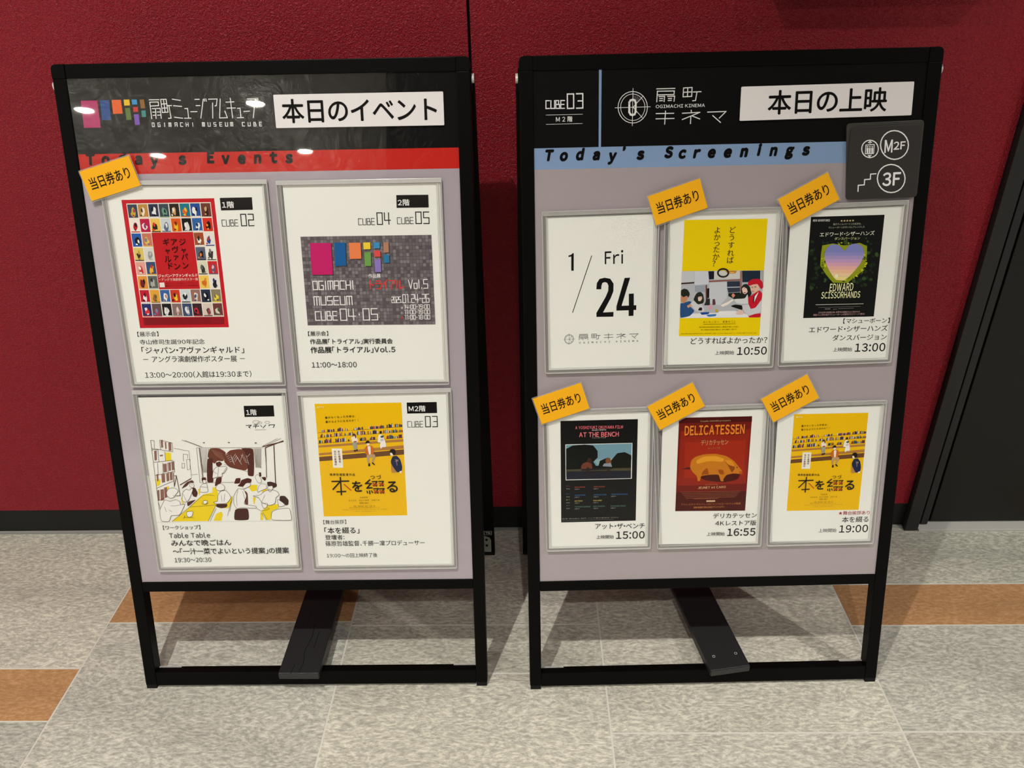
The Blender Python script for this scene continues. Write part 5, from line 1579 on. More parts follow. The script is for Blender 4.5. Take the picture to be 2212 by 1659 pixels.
0 169 1|1684 6549 1723 6549 1723 6508 1684 6508
0 170 1|1684 6502 1723 6502 1723 6461 1684 6461
0 169 1|1684 6455 1723 6455 1723 6413 1684 6414
0 170 1|1684 6408 1723 6407 1723 6366 1684 6366
0 168 1|1684 6313 1723 6313 1723 6272 1684 6272
0 169 1|1684 6266 1723 6266 1723 6225 1684 6225
0 169 1|1684 6171 1723 6171 1723 6130 1685 6130
0 169 1|1685 6124 1724 6124 1724 6083 1685 6083
0 169 1|1685 6077 1724 6077 1724 6036 1685 6036
0 170 1|1685 5935 1724 5935 1724 5894 1685 5894
0 168 1|1685 5841 1724 5840 1724 5799 1685 5799
0 168 1|1727 7020 1766 7020 1766 6979 1727 6979
0 168 1|1728 6690 1767 6690 1767 6649 1728 6649
0 170 1|1728 6596 1767 6596 1767 6555 1728 6555
0 168 1|1729 6455 1768 6454 1768 6413 1729 6413
0 169 1|1729 6407 1768 6407 1768 6366 1729 6366
0 170 1|1729 6313 1768 6313 1768 6272 1729 6272
0 169 1|1729 6266 1768 6265 1768 6224 1729 6225
0 170 1|1729 6218 1768 6218 1768 6177 1729 6177
0 169 1|1729 6171 1768 6171 1768 6130 1729 6130
0 170 1|1729 6077 1768 6076 1769 6035 1730 6036
0 169 1|1730 6029 1769 6029 1769 5988 1730 5988
0 168 1|1730 5982 1769 5982 1769 5941 1730 5941
0 170 1|1730 5935 1769 5935 1769 5893 1730 5894
0 169 1|1730 5840 1769 5840 1769 5799 1730 5799
0 170 1|1772 6973 1811 6973 1811 6932 1772 6932
0 168 1|1772 6879 1811 6879 1811 6838 1773 6838
0 170 1|1773 6832 1811 6831 1812 6790 1773 6791
0 168 1|1773 6784 1812 6784 1812 6743 1773 6743
0 169 1|1773 6737 1812 6737 1812 6696 1773 6696
0 168 1|1773 6690 1812 6690 1812 6649 1773 6649
0 170 1|1773 6643 1812 6643 1812 6602 1773 6602
0 170 1|1773 6549 1812 6548 1812 6507 1773 6508
0 168 1|1773 6501 1812 6501 1812 6460 1773 6460
0 169 1|1773 6454 1812 6454 1812 6413 1773 6413
0 169 1|1774 6360 1813 6360 1813 6319 1774 6319
0 170 1|1774 6313 1813 6312 1813 6271 1774 6272
0 170 1|1774 6265 1813 6265 1813 6224 1774 6224
0 170 1|1774 6171 1813 6171 1813 6130 1774 6130
0 170 1|1774 6124 1813 6123 1813 6082 1774 6083
0 169 1|1774 6076 1813 6076 1813 6035 1774 6035
0 169 1|1774 6029 1813 6029 1813 5988 1774 5988
0 168 1|1775 5935 1814 5934 1814 5893 1775 5893
0 168 1|1775 5887 1814 5887 1814 5846 1775 5846
0 170 1|1775 5840 1814 5840 1814 5798 1775 5799
0 170 1|1817 7020 1856 7020 1856 6979 1817 6979
0 170 1|1817 6784 1856 6784 1856 6743 1818 6743
0 169 1|1818 6643 1857 6643 1857 6602 1818 6602
0 168 1|1818 6548 1857 6548 1857 6507 1818 6507
0 168 1|1818 6454 1857 6454 1857 6413 1818 6413
0 170 1|1818 6360 1857 6359 1858 6318 1819 6319
0 170 1|1819 6312 1858 6312 1858 6271 1819 6271
0 169 1|1819 6265 1858 6265 1858 6224 1819 6224
0 169 1|1819 6218 1858 6218 1858 6177 1819 6177
0 170 1|1819 6029 1858 6029 1858 5987 1819 5988
0 169 1|1819 5934 1858 5934 1859 5893 1820 5893
0 168 1|1820 5887 1859 5887 1859 5845 1820 5846
0 169 1|1820 5840 1859 5839 1859 5798 1820 5798
0 170 1|1862 6973 1901 6972 1901 6931 1862 6932
0 168 1|1863 6643 1902 6642 1902 6601 1863 6602
0 169 1|1863 6454 1902 6454 1902 6413 1863 6413
0 168 1|1863 6312 1902 6312 1902 6271 1863 6271
0 168 1|1863 6265 1902 6265 1903 6224 1864 6224
0 170 1|1864 6218 1903 6217 1903 6176 1864 6177
0 168 1|1864 6170 1903 6170 1903 6129 1864 6129
0 168 1|1864 6123 1903 6123 1903 6082 1864 6082
0 169 1|1864 6076 1903 6076 1903 6034 1864 6035
0 168 1|1864 6029 1903 6028 1903 5987 1864 5987
0 170 1|1864 5934 1903 5934 1903 5892 1864 5893
0 168 1|1865 5839 1904 5839 1904 5798 1865 5798
0 168 1|1907 6878 1946 6878 1946 6837 1907 6837
0 169 1|1907 6690 1946 6689 1946 6648 1907 6649
0 170 1|1908 6548 1947 6548 1947 6507 1908 6507
0 170 1|1908 6501 1947 6501 1947 6460 1908 6460
0 168 1|1908 6406 1947 6406 1947 6365 1908 6365
0 170 1|1908 6312 1947 6312 1947 6271 1908 6271
0 169 1|1908 6265 1947 6264 1947 6223 1908 6224
0 170 1|1908 6217 1947 6217 1948 6176 1909 6176
0 168 1|1909 6170 1948 6170 1948 6129 1909 6129
0 170 1|1909 6123 1948 6123 1948 6081 1909 6082
0 169 1|1909 6028 1948 6028 1948 5987 1909 5987
0 168 1|1909 5981 1948 5981 1948 5939 1909 5940
0 170 1|1909 5934 1948 5933 1948 5892 1909 5892
0 170 1|1909 5886 1948 5886 1948 5845 1909 5845
0 168 1|1951 6972 1990 6972 1990 6931 1951 6931
0 170 1|1952 6878 1991 6878 1991 6837 1952 6837
0 169 1|1952 6831 1991 6831 1991 6790 1952 6790
0 169 1|1952 6737 1991 6736 1991 6695 1952 6696
0 169 1|1952 6689 1991 6689 1991 6648 1952 6648
0 170 1|1952 6595 1991 6595 1991 6554 1952 6554
0 168 1|1953 6501 1992 6500 1992 6459 1953 6460
0 169 1|1953 6453 1992 6453 1992 6412 1953 6412
0 170 1|1953 6406 1992 6406 1992 6365 1953 6365
0 168 1|1953 6312 1992 6311 1992 6270 1953 6271
0 168 1|1953 6264 1992 6264 1992 6223 1953 6223
0 169 1|1954 6123 1993 6122 1993 6081 1954 6081
0 169 1|1954 6028 1993 6028 1993 5986 1954 5987
0 170 1|1954 5933 1993 5933 1993 5892 1954 5892
0 170 1|1954 5886 1993 5886 1993 5844 1954 5845
0 169 1|1996 7019 2035 7019 2035 6978 1996 6978
0 169 1|1996 6925 2035 6925 2035 6884 1996 6884
0 168 1|1997 6736 2036 6736 2036 6695 1997 6695
0 170 1|1997 6689 2036 6689 2036 6648 1997 6648
0 168 1|1997 6642 2036 6642 2036 6601 1997 6601
0 170 1|1997 6595 2036 6595 2036 6554 1997 6554
0 169 1|1997 6548 2036 6547 2036 6506 1997 6507
0 168 1|1998 6453 2037 6453 2037 6412 1998 6412
0 170 1|1998 6406 2037 6406 2037 6365 1998 6365
0 170 1|1998 6359 2037 6358 2037 6317 1998 6318
0 170 1|1998 6311 2037 6311 2037 6270 1998 6270
0 170 1|1998 6264 2037 6264 2037 6223 1998 6223
0 168 1|1998 6217 2037 6217 2037 6175 1998 6176
0 169 1|1998 6122 2038 6122 2038 6081 1999 6081
0 169 1|1999 5838 2038 5838 2038 5797 1999 5797
0 168 1|2041 7019 2080 7019 2080 6978 2041 6978
0 168 1|2041 6972 2080 6972 2080 6931 2041 6931
0 170 1|2041 6878 2080 6878 2080 6837 2041 6837
0 169 1|2042 6689 2081 6689 2081 6648 2042 6648
0 170 1|2042 6642 2081 6642 2081 6601 2042 6601
0 170 1|2042 6595 2081 6595 2081 6553 2042 6554
0 169 1|2042 6500 2081 6500 2081 6459 2042 6459
0 170 1|2042 6453 2081 6453 2082 6412 2043 6412
0 169 1|2043 6358 2082 6358 2082 6317 2043 6317
0 170 1|2043 6217 2082 6216 2082 6175 2043 6175
0 169 1|2043 6169 2082 6169 2082 6128 2043 6128
0 170 1|2043 6122 2082 6122 2083 6081 2044 6081
0 170 1|2044 6075 2083 6074 2083 6033 2044 6033
0 170 1|2044 5885 2083 5885 2083 5844 2044 5844
0 169 1|2044 5838 2083 5838 2083 5796 2044 5797
0 170 1|2086 7019 2125 7019 2125 6978 2086 6978
0 169 1|2086 6972 2125 6972 2125 6931 2086 6931
0 170 1|2086 6878 2125 6878 2125 6836 2086 6837
0 169 1|2086 6830 2125 6830 2125 6789 2086 6789
0 170 1|2086 6783 2125 6783 2125 6742 2086 6742
0 170 1|2086 6736 2126 6736 2126 6695 2087 6695
0 168 1|2087 6689 2126 6689 2126 6648 2087 6648
0 168 1|2087 6642 2126 6642 2126 6600 2087 6601
0 169 1|2087 6547 2126 6547 2126 6506 2087 6506
0 169 1|2087 6500 2126 6500 2126 6459 2087 6459
0 169 1|2087 6453 2126 6453 2127 6411 2087 6412
0 170 1|2088 6358 2127 6358 2127 6317 2088 6317
0 169 1|2088 6311 2127 6311 2127 6270 2088 6270
0 169 1|2088 6264 2127 6263 2127 6222 2088 6222
0 169 1|2088 6216 2127 6216 2127 6175 2088 6175
0 168 1|2088 6122 2127 6121 2128 6080 2088 6080
0 168 1|2089 5932 2128 5932 2128 5891 2089 5891
0 168 1|2089 5837 2128 5837 2128 5796 2089 5796
1 19 1|3|390 7027 389 5807
1 19 1|3|434 7027 433 5807
1 19 1|3|479 7027 478 5806
1 19 1|3|523 7027 522 5806
1 19 1|3|567 7027 566 5806
1 19 1|3|611 7027 611 5805
1 19 1|3|656 7026 655 5805
1 19 1|3|700 7026 700 5805
1 19 1|3|744 7026 744 5804
1 19 1|3|789 7026 789 5804
1 19 1|3|833 7026 833 5804
1 19 1|3|877 7026 878 5803
1 19 1|3|922 7026 922 5803
1 19 1|3|966 7026 967 5803
1 19 1|3|1011 7026 1011 5802
1 19 1|3|1055 7025 1056 5802
1 19 1|3|1100 7025 1100 5802
1 19 1|3|1144 7025 1145 5801
1 19 1|3|1189 7025 1190 5801
1 19 1|3|1233 7025 1234 5800
1 19 1|3|1278 7025 1279 5800
1 19 1|3|1322 7025 1324 5800
1 19 1|3|1367 7025 1368 5799
1 19 1|3|1411 7025 1413 5799
1 19 1|3|1456 7024 1458 5799
1 19 1|3|1500 7024 1502 5798
1 19 1|3|1545 7024 1547 5798
1 19 1|3|1590 7024 1592 5798
1 19 1|3|1634 7024 1637 5797
1 19 1|3|1679 7024 1682 5797
1 19 1|3|1724 7024 1726 5797
1 19 1|3|1769 7024 1771 5796
1 19 1|3|1813 7024 1816 5796
1 19 1|3|1858 7023 1861 5796
1 19 1|3|1903 7023 1906 5795
1 19 1|3|1948 7023 1951 5795
1 19 1|3|1992 7023 1996 5795
1 19 1|3|2037 7023 2041 5794
1 19 1|3|2082 7023 2086 5794
1 19 1|3|346 6980 2127 6976
1 19 1|3|346 6934 2127 6928
1 19 1|3|346 6887 2127 6881
1 19 1|3|346 6840 2127 6834
1 19 1|3|346 6793 2128 6787
1 19 1|3|346 6746 2128 6740
1 19 1|3|346 6699 2128 6693
1 19 1|3|346 6653 2128 6645
1 19 1|3|346 6606 2128 6598
1 19 1|3|345 6559 2128 6551
1 19 1|3|345 6512 2128 6504
1 19 1|3|345 6465 2129 6456
1 19 1|3|345 6418 2129 6409
1 19 1|3|345 6371 2129 6362
1 19 1|3|345 6324 2129 6314
1 19 1|3|345 6277 2129 6267
1 19 1|3|345 6230 2129 6220
1 19 1|3|345 6183 2130 6173
1 19 1|3|345 6136 2130 6125
1 19 1|3|345 6089 2130 6078
1 19 1|3|345 6042 2130 6031
1 19 1|3|345 5995 2130 5983
1 19 1|3|345 5948 2130 5936
1 19 1|3|345 5901 2130 5888
1 19 1|3|345 5854 2131 5841
0 171 2|479 6929 767 6924 763 6496 472 6497
0 171 2|811 6927 962 6928 954 6615 804 6612
0 171 2|1011 6923 1170 6923 1167 6705 1009 6704
0 171 2|1206 6924 1302 6924 1300 6833 1207 6830
0 171 2|1349 6922 1431 6922 1428 6843 1347 6842
0 171 2|1481 6921 1552 6922 1550 6784 1478 6784
0 171 2|1214 6793 1302 6795 1297 6606 1209 6605
0 171 2|1345 6811 1433 6811 1432 6730 1344 6727
0 171 2|1476 6752 1550 6754 1549 6646 1477 6644
0 171 2|1345 6692 1432 6694 1429 6521 1346 6521
0 172 3|467 6941 755 6936 752 6509 461 6510
0 173 3|800 6939 950 6940 942 6627 793 6624
0 174 3|1000 6936 1159 6935 1155 6718 997 6717
0 175 3|1194 6936 1291 6937 1289 6845 1195 6843
0 176 3|1337 6934 1419 6934 1416 6855 1336 6855
0 177 3|1469 6934 1540 6934 1538 6797 1466 6796
0 178 3|1202 6806 1290 6808 1285 6618 1197 6618
0 179 3|1334 6823 1421 6824 1420 6742 1332 6740
0 180 3|1464 6765 1538 6767 1537 6659 1465 6656
0 181 3|1334 6705 1420 6707 1417 6534 1334 6533
1 15 3|13|464 6306 464 6421 525 6421 524 6306 464 6306
1 15 3|13|606 6421 546 6421 545 6306 605 6305 606 6363 579 6363
1 15 3|13|638 6305 639 6421
1 15 3|13|672 6305 672 6421 738 6421 738 6305
1 15 3|13|705 6305 705 6421
1 15 3|13|759 6305 759 6421 819 6420 819 6305
1 15 3|13|759 6357 819 6357
1 15 3|13|900 6420 840 6420 840 6305 900 6305
1 15 3|13|921 6305 921 6420
1 15 3|13|981 6304 982 6420
1 15 3|13|921 6362 981 6362
1 15 3|13|1014 6304 1015 6420
1 15 3|13|463 6091 463 6208 536 6208 536 6091
1 15 3|13|499 6091 500 6208
1 15 3|13|559 6208 559 6091 625 6091 625 6207
1 15 3|13|714 6207 648 6207 648 6149 714 6149 714 6091 648 6091
1 15 3|13|803 6207 737 6207 737 6091 803 6091
1 15 3|13|737 6149 797 6149
1 15 3|13|826 6207 826 6091 892 6090 892 6207
1 15 3|13|915 6090 916 6207 988 6207 988 6090
1 15 3|13|952 6090 952 6207
1 15 3|13|524 5999 465 5999 464 5878 524 5878
1 15 3|13|545 5999 545 5877 605 5877 605 5999
1 15 3|13|626 5877 626 5999 671 5999 671 5938
1 15 3|13|626 5938 686 5938 686 5877 626 5877
1 15 3|13|767 5998 707 5999 707 5877 766 5877
1 15 3|13|707 5938 761 5938
1 15 3|13|814 5872 814 6031 899 6030 898 5872 814 5872
1 15 3|13|928 6030 928 5928 1021 5928
1 15 3|13|996 6030 996 5872
1 15 3|13|1076 5943 1076 5959
1 15 3|13|1131 5872 1131 6030 1216 6030 1216 5872 1131 5872
1 15 3|13|1330 6030 1245 6030 1245 5951 1330 5951 1330 5872 1245 5872
2 15 3|20|作品展|1237 6453 1405 6455 1236 6510
1 182 3|15|1258 6420 1255 6304
1 182 3|15|1259 6371 1299 6353
1 182 3|15|1339 6410 1406 6412
1 182 3|15|1328 6376 1415 6378 1400 6309 1342 6303
1 182 3|15|1490 6422 1439 6363
1 182 3|15|1469 6386 1468 6305
1 182 3|15|1520 6412 1601 6416 1588 6366
1 182 3|15|1556 6385 1541 6304
1 182 3|15|1628 6410 1617 6302
1 182 3|15|1664 6415 1664 6302 1714 6328
1 15 3|11|1783 6419 1812 6300 1838 6419
1 15 3|11|1859 6301 1858 6372 1901 6373 1902 6301 1859 6301
1 15 3|11|1925 6420 1927 6302
1 15 3|11|1962 6302 1962 6311
1 15 3|11|2046 6422 1991 6421 1992 6362 2046 6362 2047 6303 1992 6302
1 15 3|9|1540 6187 1564 6188 1564 6148 1540 6147 1541 6107 1565 6108
1 15 3|9|1574 6108 1573 6188 1597 6188 1598 6108 1574 6108
1 15 3|9|1607 6188 1631 6188 1631 6148 1607 6148 1608 6108 1632 6108
1 15 3|9|1664 6189 1640 6188 1641 6148 1665 6149 1665 6109 1641 6108
1 15 3|9|1680 6109 1679 6115
1 15 3|10|1693 6105 1693 6218 1732 6218 1733 6105 1693 6105
1 15 3|10|1750 6218 1766 6218 1767 6105
1 15 3|10|1792 6106 1792 6114
1 15 3|10|1814 6218 1854 6219 1854 6162 1814 6162 1814 6106 1854 6106
1 15 3|10|1867 6219 1868 6145 1911 6146
1 15 3|10|1899 6219 1900 6106
1 15 3|10|1925 6163 1949 6163
1 15 3|10|1963 6219 2002 6219 2003 6163 1963 6163 1963 6106 2003 6107
1 15 3|10|2056 6220 2016 6219 2017 6107 2057 6107 2056 6163 2017 6163
1 15 3|8|1710 6076 1722 6076 1721 6021
1 15 3|8|1735 6076 1734 6040 1766 6040
1 15 3|8|1758 6075 1757 6021
1 15 3|8|1782 6034 1782 6040
1 15 3|8|1782 6059 1782 6064
1 15 3|8|1798 6020 1798 6075 1827 6075 1826 6020 1798 6020
1 15 3|8|1837 6020 1837 6075 1866 6075 1865 6020 1837 6020
1 15 3|8|1876 6047 1893 6047
1 15 3|8|1906 6075 1917 6075 1917 6020
1 15 3|8|1959 6047 1930 6047 1930 6075 1959 6074 1959 6020 1930 6020
1 15 3|8|1975 6033 1975 6039
1 15 3|8|1975 6058 1975 6063
1 15 3|8|1991 6019 1991 6074 2020 6074 2019 6019 1991 6019
1 15 3|8|2029 6019 2030 6074 2058 6074 2058 6019 2029 6019
1 15 3|8|1712 6002 1724 6002 1724 5947
1 15 3|8|1740 6002 1752 6002 1752 5947
1 15 3|8|1772 5961 1772 5966
1 15 3|8|1772 5986 1772 5991
1 15 3|8|1788 5947 1788 6002 1818 6002 1818 5947 1788 5947
1 15 3|8|1828 5947 1829 6002 1859 6002 1858 5947 1828 5947
1 15 3|8|1869 5974 1887 5974
1 15 3|8|1900 6002 1912 6001 1912 5946
1 15 3|8|1956 5974 1926 5974 1926 6001 1956 6001 1955 5946 1926 5946
1 15 3|8|1972 5960 1972 5965
1 15 3|8|1972 5985 1972 5990
1 15 3|8|1988 5946 1989 6001 2019 6001 2018 5946 1988 5946
1 15 3|8|2029 5946 2029 6001 2059 6001 2059 5946 2029 5946
1 15 3|8|1712 5929 1724 5929 1723 5874
1 15 3|8|1740 5929 1752 5929 1752 5874
1 15 3|8|1771 5887 1771 5893
1 15 3|8|1771 5912 1771 5918
1 15 3|8|1788 5873 1788 5929 1818 5928 1817 5873 1788 5873
1 15 3|8|1828 5873 1828 5928 1858 5928 1858 5873 1828 5873
1 15 3|8|1868 5901 1886 5901
1 15 3|8|1900 5928 1911 5928 1911 5873
1 15 3|8|1925 5873 1925 5928 1955 5928 1954 5873 1925 5873
1 15 3|8|1925 5900 1955 5900
1 15 3|8|1971 5886 1971 5892
1 15 3|8|1971 5911 1971 5917
1 15 3|8|1987 5873 1987 5928 2017 5928 2017 5872 1987 5873
1 15 3|8|2027 5872 2028 5928 2058 5927 2057 5872 2027 5872
2 15 3|0|金|1662 6022 1692 6021 1662 6054
2 15 3|0|土|1658 5952 1689 5951 1658 5985
2 182 3|0|日|1656 5878 1687 5878 1656 5911
2 26 3|12|【展示会】|341 5657 622 5658 341 5724
2 26 3|20|作品展「トライアル」実行委員会|358 5540 1520 5531 358 5615
2 26 3|30|作品展「トライアル」Vol.5|356 5412 1549 5404 357 5503
2 26 3|12|11:00～18:00|356 5204 992 5200 356 5280"""),
('L','white sheet with brown and yellow sketch of people sitting in a cafe',[(-2250,4906),(-37,4901),(-49,2065),(-2239,2055)],[[(-2218,3601),(-65,3574),(-93,2121),(-2205,2111)],[(-2185,4797),(-66,4795),(-74,2863),(-2182,2865)]],r"""0 183 0|-673 4654 -242 4655 -244 4490 -677 4487
2 15 1|30|1階|-646 4512 -497 4513 -647 4598
1 184 1|10|-669 4358 -592 4363 -630 4327
1 184 1|10|-632 4345 -614 4319
1 184 1|10|-552 4366 -499 4372
1 184 1|10|-566 4344 -484 4348
1 184 1|10|-522 4365 -534 4318
1 184 1|10|-457 4355 -441 4337
1 184 1|10|-383 4363 -426 4317
1 184 1|10|-336 4348 -334 4363 -254 4365 -277 4322
1 185 1|4|-469 4408 -471 4402 -477 4396 -485 4392 -495 4388 -507 4386 -520 4385 -532 4386 -544 4389 -554 4392 -561 4397 -565 4403 -566 4409 -564 4415 -559 4421 -550 4426 -540 4429 -528 4431 -515 4432 -503 4431 -491 4429 -482 4425 -474 4420 -470 4414 -469 4408
1 185 1|4|-436 4395 -437 4391 -441 4387 -446 4383 -453 4381 -460 4379 -468 4379 -476 4380 -484 4381 -490 4384 -495 4387 -497 4391 -498 4396 -497 4400 -493 4404 -488 4407 -481 4410 -473 4411 -465 4412 -457 4411 -450 4409 -444 4406 -439 4403 -436 4399 -436 4395
1 185 1|4|-320 4401 -322 4396 -326 4392 -332 4388 -339 4385 -348 4383 -357 4383 -366 4384 -374 4386 -381 4389 -386 4392 -389 4397 -390 4401 -388 4406 -384 4410 -378 4414 -371 4417 -362 4419 -353 4419 -344 4418 -336 4416 -329 4413 -324 4410 -321 4405 -320 4401
1 185 1|5|-542 4291 -390 4293
2 186 1|12|【ワークショップ】|-2083 2738 -1522 2741 -2084 2808
2 187 1|20|Table Table|-2006 2604 -1390 2605 -2006 2686
2 188 1|20|みんなで晩ごはん|-1991 2472 -1086 2475 -1991 2570
2 188 1|20|～「一汁一菜でよいという提案」の提案|-1983 2333 -223 2333 -1983 2432
2 187 1|12|19:30～20:30|-1975 2204 -1417 2205 -1976 2275
0 189 1|-1933 2875 -1727 3028 -1456 3268 -1411 3300 -1274 3331 -1265 3408 -1208 3412 -1193 3319 -1233 3144 -1388 2874
0 189 1|-727 3406 -678 3442 -596 3441 -610 3356 -689 3335
0 189 1|-575 3026 -463 3124 -318 3133 -314 3067 -421 3024 -455 2880 -517 2880
0 189 1|-2090 3548 -2021 3548 -2035 3466 -2088 3431
0 189 1|-1896 3960 -1810 3959 -1821 3836 -1902 3835
0 189 1|-1947 3432 -1908 3437 -1911 3410 -1947 3372
0 189 1|-543 3355 -459 3376 -461 3354 -536 3322
0 189 1|-1754 3271 -1730 3216 -1728 3150 -1747 3161
0 189 1|-1310 2879 -1256 2989 -1175 3022 -1159 2977 -1191 2877
0 189 1|-1061 3208 -982 3273 -992 3185 -1065 3076 -1158 3077
0 189 1|-593 3004 -562 3003 -564 2879 -605 2879
0 189 1|-682 3247 -642 3241 -667 3137 -682 3148
0 189 1|-1484 3378 -1451 3399 -1462 3301 -1479 3290
4 190 1|-1236 4020 -1094 4018 -1000 3954 -1056 3815 -1146 3827 -1193 3774 -1264 3861 -1279 3904
4 190 1|-1036 3901 -946 3985 -793 4004 -666 3960 -663 3789 -737 3661 -975 3718 -1047 3805
4 191 1|-786 4014 -595 4012 -609 3767 -634 3573 -724 3585 -706 3768 -726 3961
4 191 1|-1294 3861 -1202 3871 -1227 3743 -1236 3483 -1338 3485
4 191 1|-1192 3559 -1108 3574 -1124 3482 -1233 3418
4 192 1|-969 3063 -767 3072 -771 2881 -1004 2880
4 193 1|-794 3358 -752 3314 -761 3127 -811 3139
4 192 1|-1238 3144 -1068 3147 -1084 3093 -1169 3075 -1243 3100
4 194 1|-449 3484 -397 3492 -308 3461 -307 3412 -366 3385 -372 3429 -445 3419
4 194 1|-280 3264 -203 3263 -153 3197 -165 3120 -207 3109 -234 3154 -293 3177
4 191 1|-894 3425 -849 3468 -823 3522 -728 3553 -669 3531 -684 3476 -735 3477 -814 3413
4 191 1|-941 3463 -902 3550 -830 3554 -849 3468
4 195 1|-1633 3499 -1548 3531 -1522 3487 -1594 3488 -1641 3434 -1729 3391 -1680 3456
4 191 1|-1175 3796 -1107 3816 -1076 3773 -1126 3731 -1166 3742
4 192 1|-523 3561 -461 3566 -455 3528 -478 3501 -506 3528
4 191 1|-1411 3562 -1348 3572 -1338 3528 -1384 3529 -1408 3502
4 192 1|-556 3637 -521 3637 -522 3572 -552 3572
4 195 1|-1672 3182 -1523 3225 -1638 3127 -1670 3116
4 192 1|-1594 3401 -1521 3411 -1490 3323 -1519 3258 -1569 3269
4 196 1|-1945 3345 -1889 3339 -1935 3301
0 197 1|-2055 3989 -2018 3997 -2032 3847 -2067 3839
0 197 1|-1982 3924 -1936 3932 -1932 3910 -1977 3902
0 197 1|-2068 3624 -2041 3632 -2049 3524 -2074 3516
0 197 1|-1996 3623 -1944 3631 -1955 3501 -2005 3493
0 197 1|-1923 3633 -1881 3641 -1891 3522 -1931 3514
0 197 1|-1870 3648 -1828 3657 -1837 3538 -1877 3529
0 197 1|-2090 3374 -2058 3382 -2074 3218 -2104 3210
0 197 1|-2043 3384 -1990 3393 -2007 3217 -2058 3209
0 197 1|-1982 3416 -1940 3425 -1955 3261 -1995 3252
0 197 1|-1950 3784 -1898 3792 -1908 3663 -1958 3655
0 197 1|-1871 3805 -1834 3813 -1844 3684 -1879 3676
0 197 1|-1823 3820 -1781 3828 -1792 3694 -1832 3686
0 197 1|-1937 4151 -1906 4159 -1915 4043 -1944 4035
0 197 1|-1881 4119 -1860 4127 -1867 4021 -1886 4013
0 197 1|-1831 4113 -1790 4121 -1800 3994 -1839 3986
1 191 2|5|-2083 4153 -2086 4021 -2100 3066
1 191 2|5|-1952 4155 -1776 4110 -1781 3969
1 191 2|5|-2090 4031 -1793 3974
1 191 2|5|-2079 3994 -2077 4010 -1946 4008
1 191 2|5|-2088 3813 -1795 3841
1 191 2|5|-2090 3608 -1801 3669
1 191 2|5|-2096 3407 -1820 3523
1 191 2|5|-1952 4152 -1955 4019
1 191 2|5|-1997 4004 -2006 3822
1 191 2|5|-1899 3981 -1907 3837
1 191 2|5|-2028 3807 -2044 3613
1 191 2|5|-1952 3806 -1969 3633
1 191 2|5|-1881 3805 -1893 3633
1 191 2|5|-1787 3820 -1793 3653
1 191 2|5|-2083 4153 -2034 4147 -2044 4031
1 191 2|5|-2092 3210 -1993 3252
1 191 2|5|-2096 3177 -2079 3066
1 191 2|4|-1756 4027 -1544 3980 -1556 3585 -1565 3553
1 191 2|4|-1629 4153 -1364 4043
1 191 2|4|-1584 4147 -1344 4041
1 191 2|4|-1644 3823 -1636 3935 -1571 3929 -1576 3870
1 191 2|4|-1596 3849 -1544 3852 -1559 3704 -1600 3688 -1596 3849
1 191 2|4|-1672 3791 -1633 3794 -1640 3721 -1676 3716 -1672 3791
1 191 2|4|-1427 4028 -478 4019
1 191 2|4|-1427 4028 -1440 3486
1 191 2|4|-1392 4022 -1399 3485
1 191 2|4|-1430 3486 -939 3488
1 191 2|4|-471 4037 -233 4155
1 191 2|4|-473 4021 -183 4155
1 191 2|4|-427 4020 -442 3549
1 191 2|4|-1548 3612 -1460 3622
1 191 2|4|-1174 3580 -1101 3590
1 191 2|4|-1051 3773 -718 3650
1 191 2|13|-1736 3457 -1565 3553
1 191 2|13|-417 4020 -151 4120
1 191 2|13|-293 4050 -322 3472
1 191 2|13|-451 4037 -152 4110
1 191 2|9|-417 4020 -446 3560
1 191 2|9|-1382 4022 -1383 3540
1 191 2|9|-1776 3599 -1757 3285 -1819 3283
1 191 2|9|-1805 3599 -1774 3601 -1826 3436
1 191 2|9|-1814 3648 -1826 3431
1 191 2|4|-590 4007 -589 3863 -589 3713
1 191 2|4|-577 4006 -580 3844 -579 3713
1 191 2|4|-564 4006 -571 3824 -569 3713
1 191 2|4|-551 4006 -562 3805 -559 3713
1 191 2|4|-538 4006 -553 3785 -549 3712
1 191 2|4|-525 4006 -543 3766 -539 3712
1 191 2|4|-512 4006 -534 3747 -528 3712
1 191 2|4|-498 4005 -525 3727 -518 3712
1 191 2|4|-485 4005 -516 3708 -508 3712
1 191 2|4|-1362 4017 -1378 3798 -1370 3648
1 191 2|4|-1340 4016 -1362 3798 -1360 3647
1 191 2|4|-1318 4016 -1346 3798 -1350 3647
1 191 2|4|-1296 4016 -1329 3798 -1340 3647
1 191 2|4|-1274 4016 -1313 3797 -1329 3647
1 191 2|4|-1251 4015 -1297 3797 -1319 3647
1 198 2|4|-1222 4010 -1153 3902
1 198 2|4|-1210 4005 -1143 3896
1 198 2|4|-1198 4001 -1134 3889
1 198 2|4|-1187 3996 -1125 3883
1 198 2|4|-1175 3992 -1115 3876
1 198 2|4|-1163 3988 -1106 3870
1 198 2|4|-1152 3983 -1096 3863
1 198 2|4|-1140 3979 -1087 3857
1 198 2|4|-1129 3974 -1078 3850
1 198 2|4|-1117 3970 -1068 3843
1 198 2|4|-1105 3966 -1059 3837
1 198 2|4|-1094 3961 -1049 3830
1 198 2|4|-1082 3957 -1040 3824
1 198 2|4|-1070 3952 -1030 3817
1 199 2|3|-1015 3911 -972 3932
1 199 2|3|-1003 3885 -960 3904
1 199 2|3|-990 3860 -948 3876
1 199 2|3|-978 3834 -936 3848
1 199 2|3|-965 3808 -923 3820
1 199 2|3|-939 3910 -911 3792
1 199 2|3|-927 3884 -899 3764
1 199 2|3|-914 3859 -866 3930
1 199 2|3|-902 3833 -854 3903
1 199 2|3|-889 3807 -842 3875
1 199 2|3|-863 3909 -829 3847
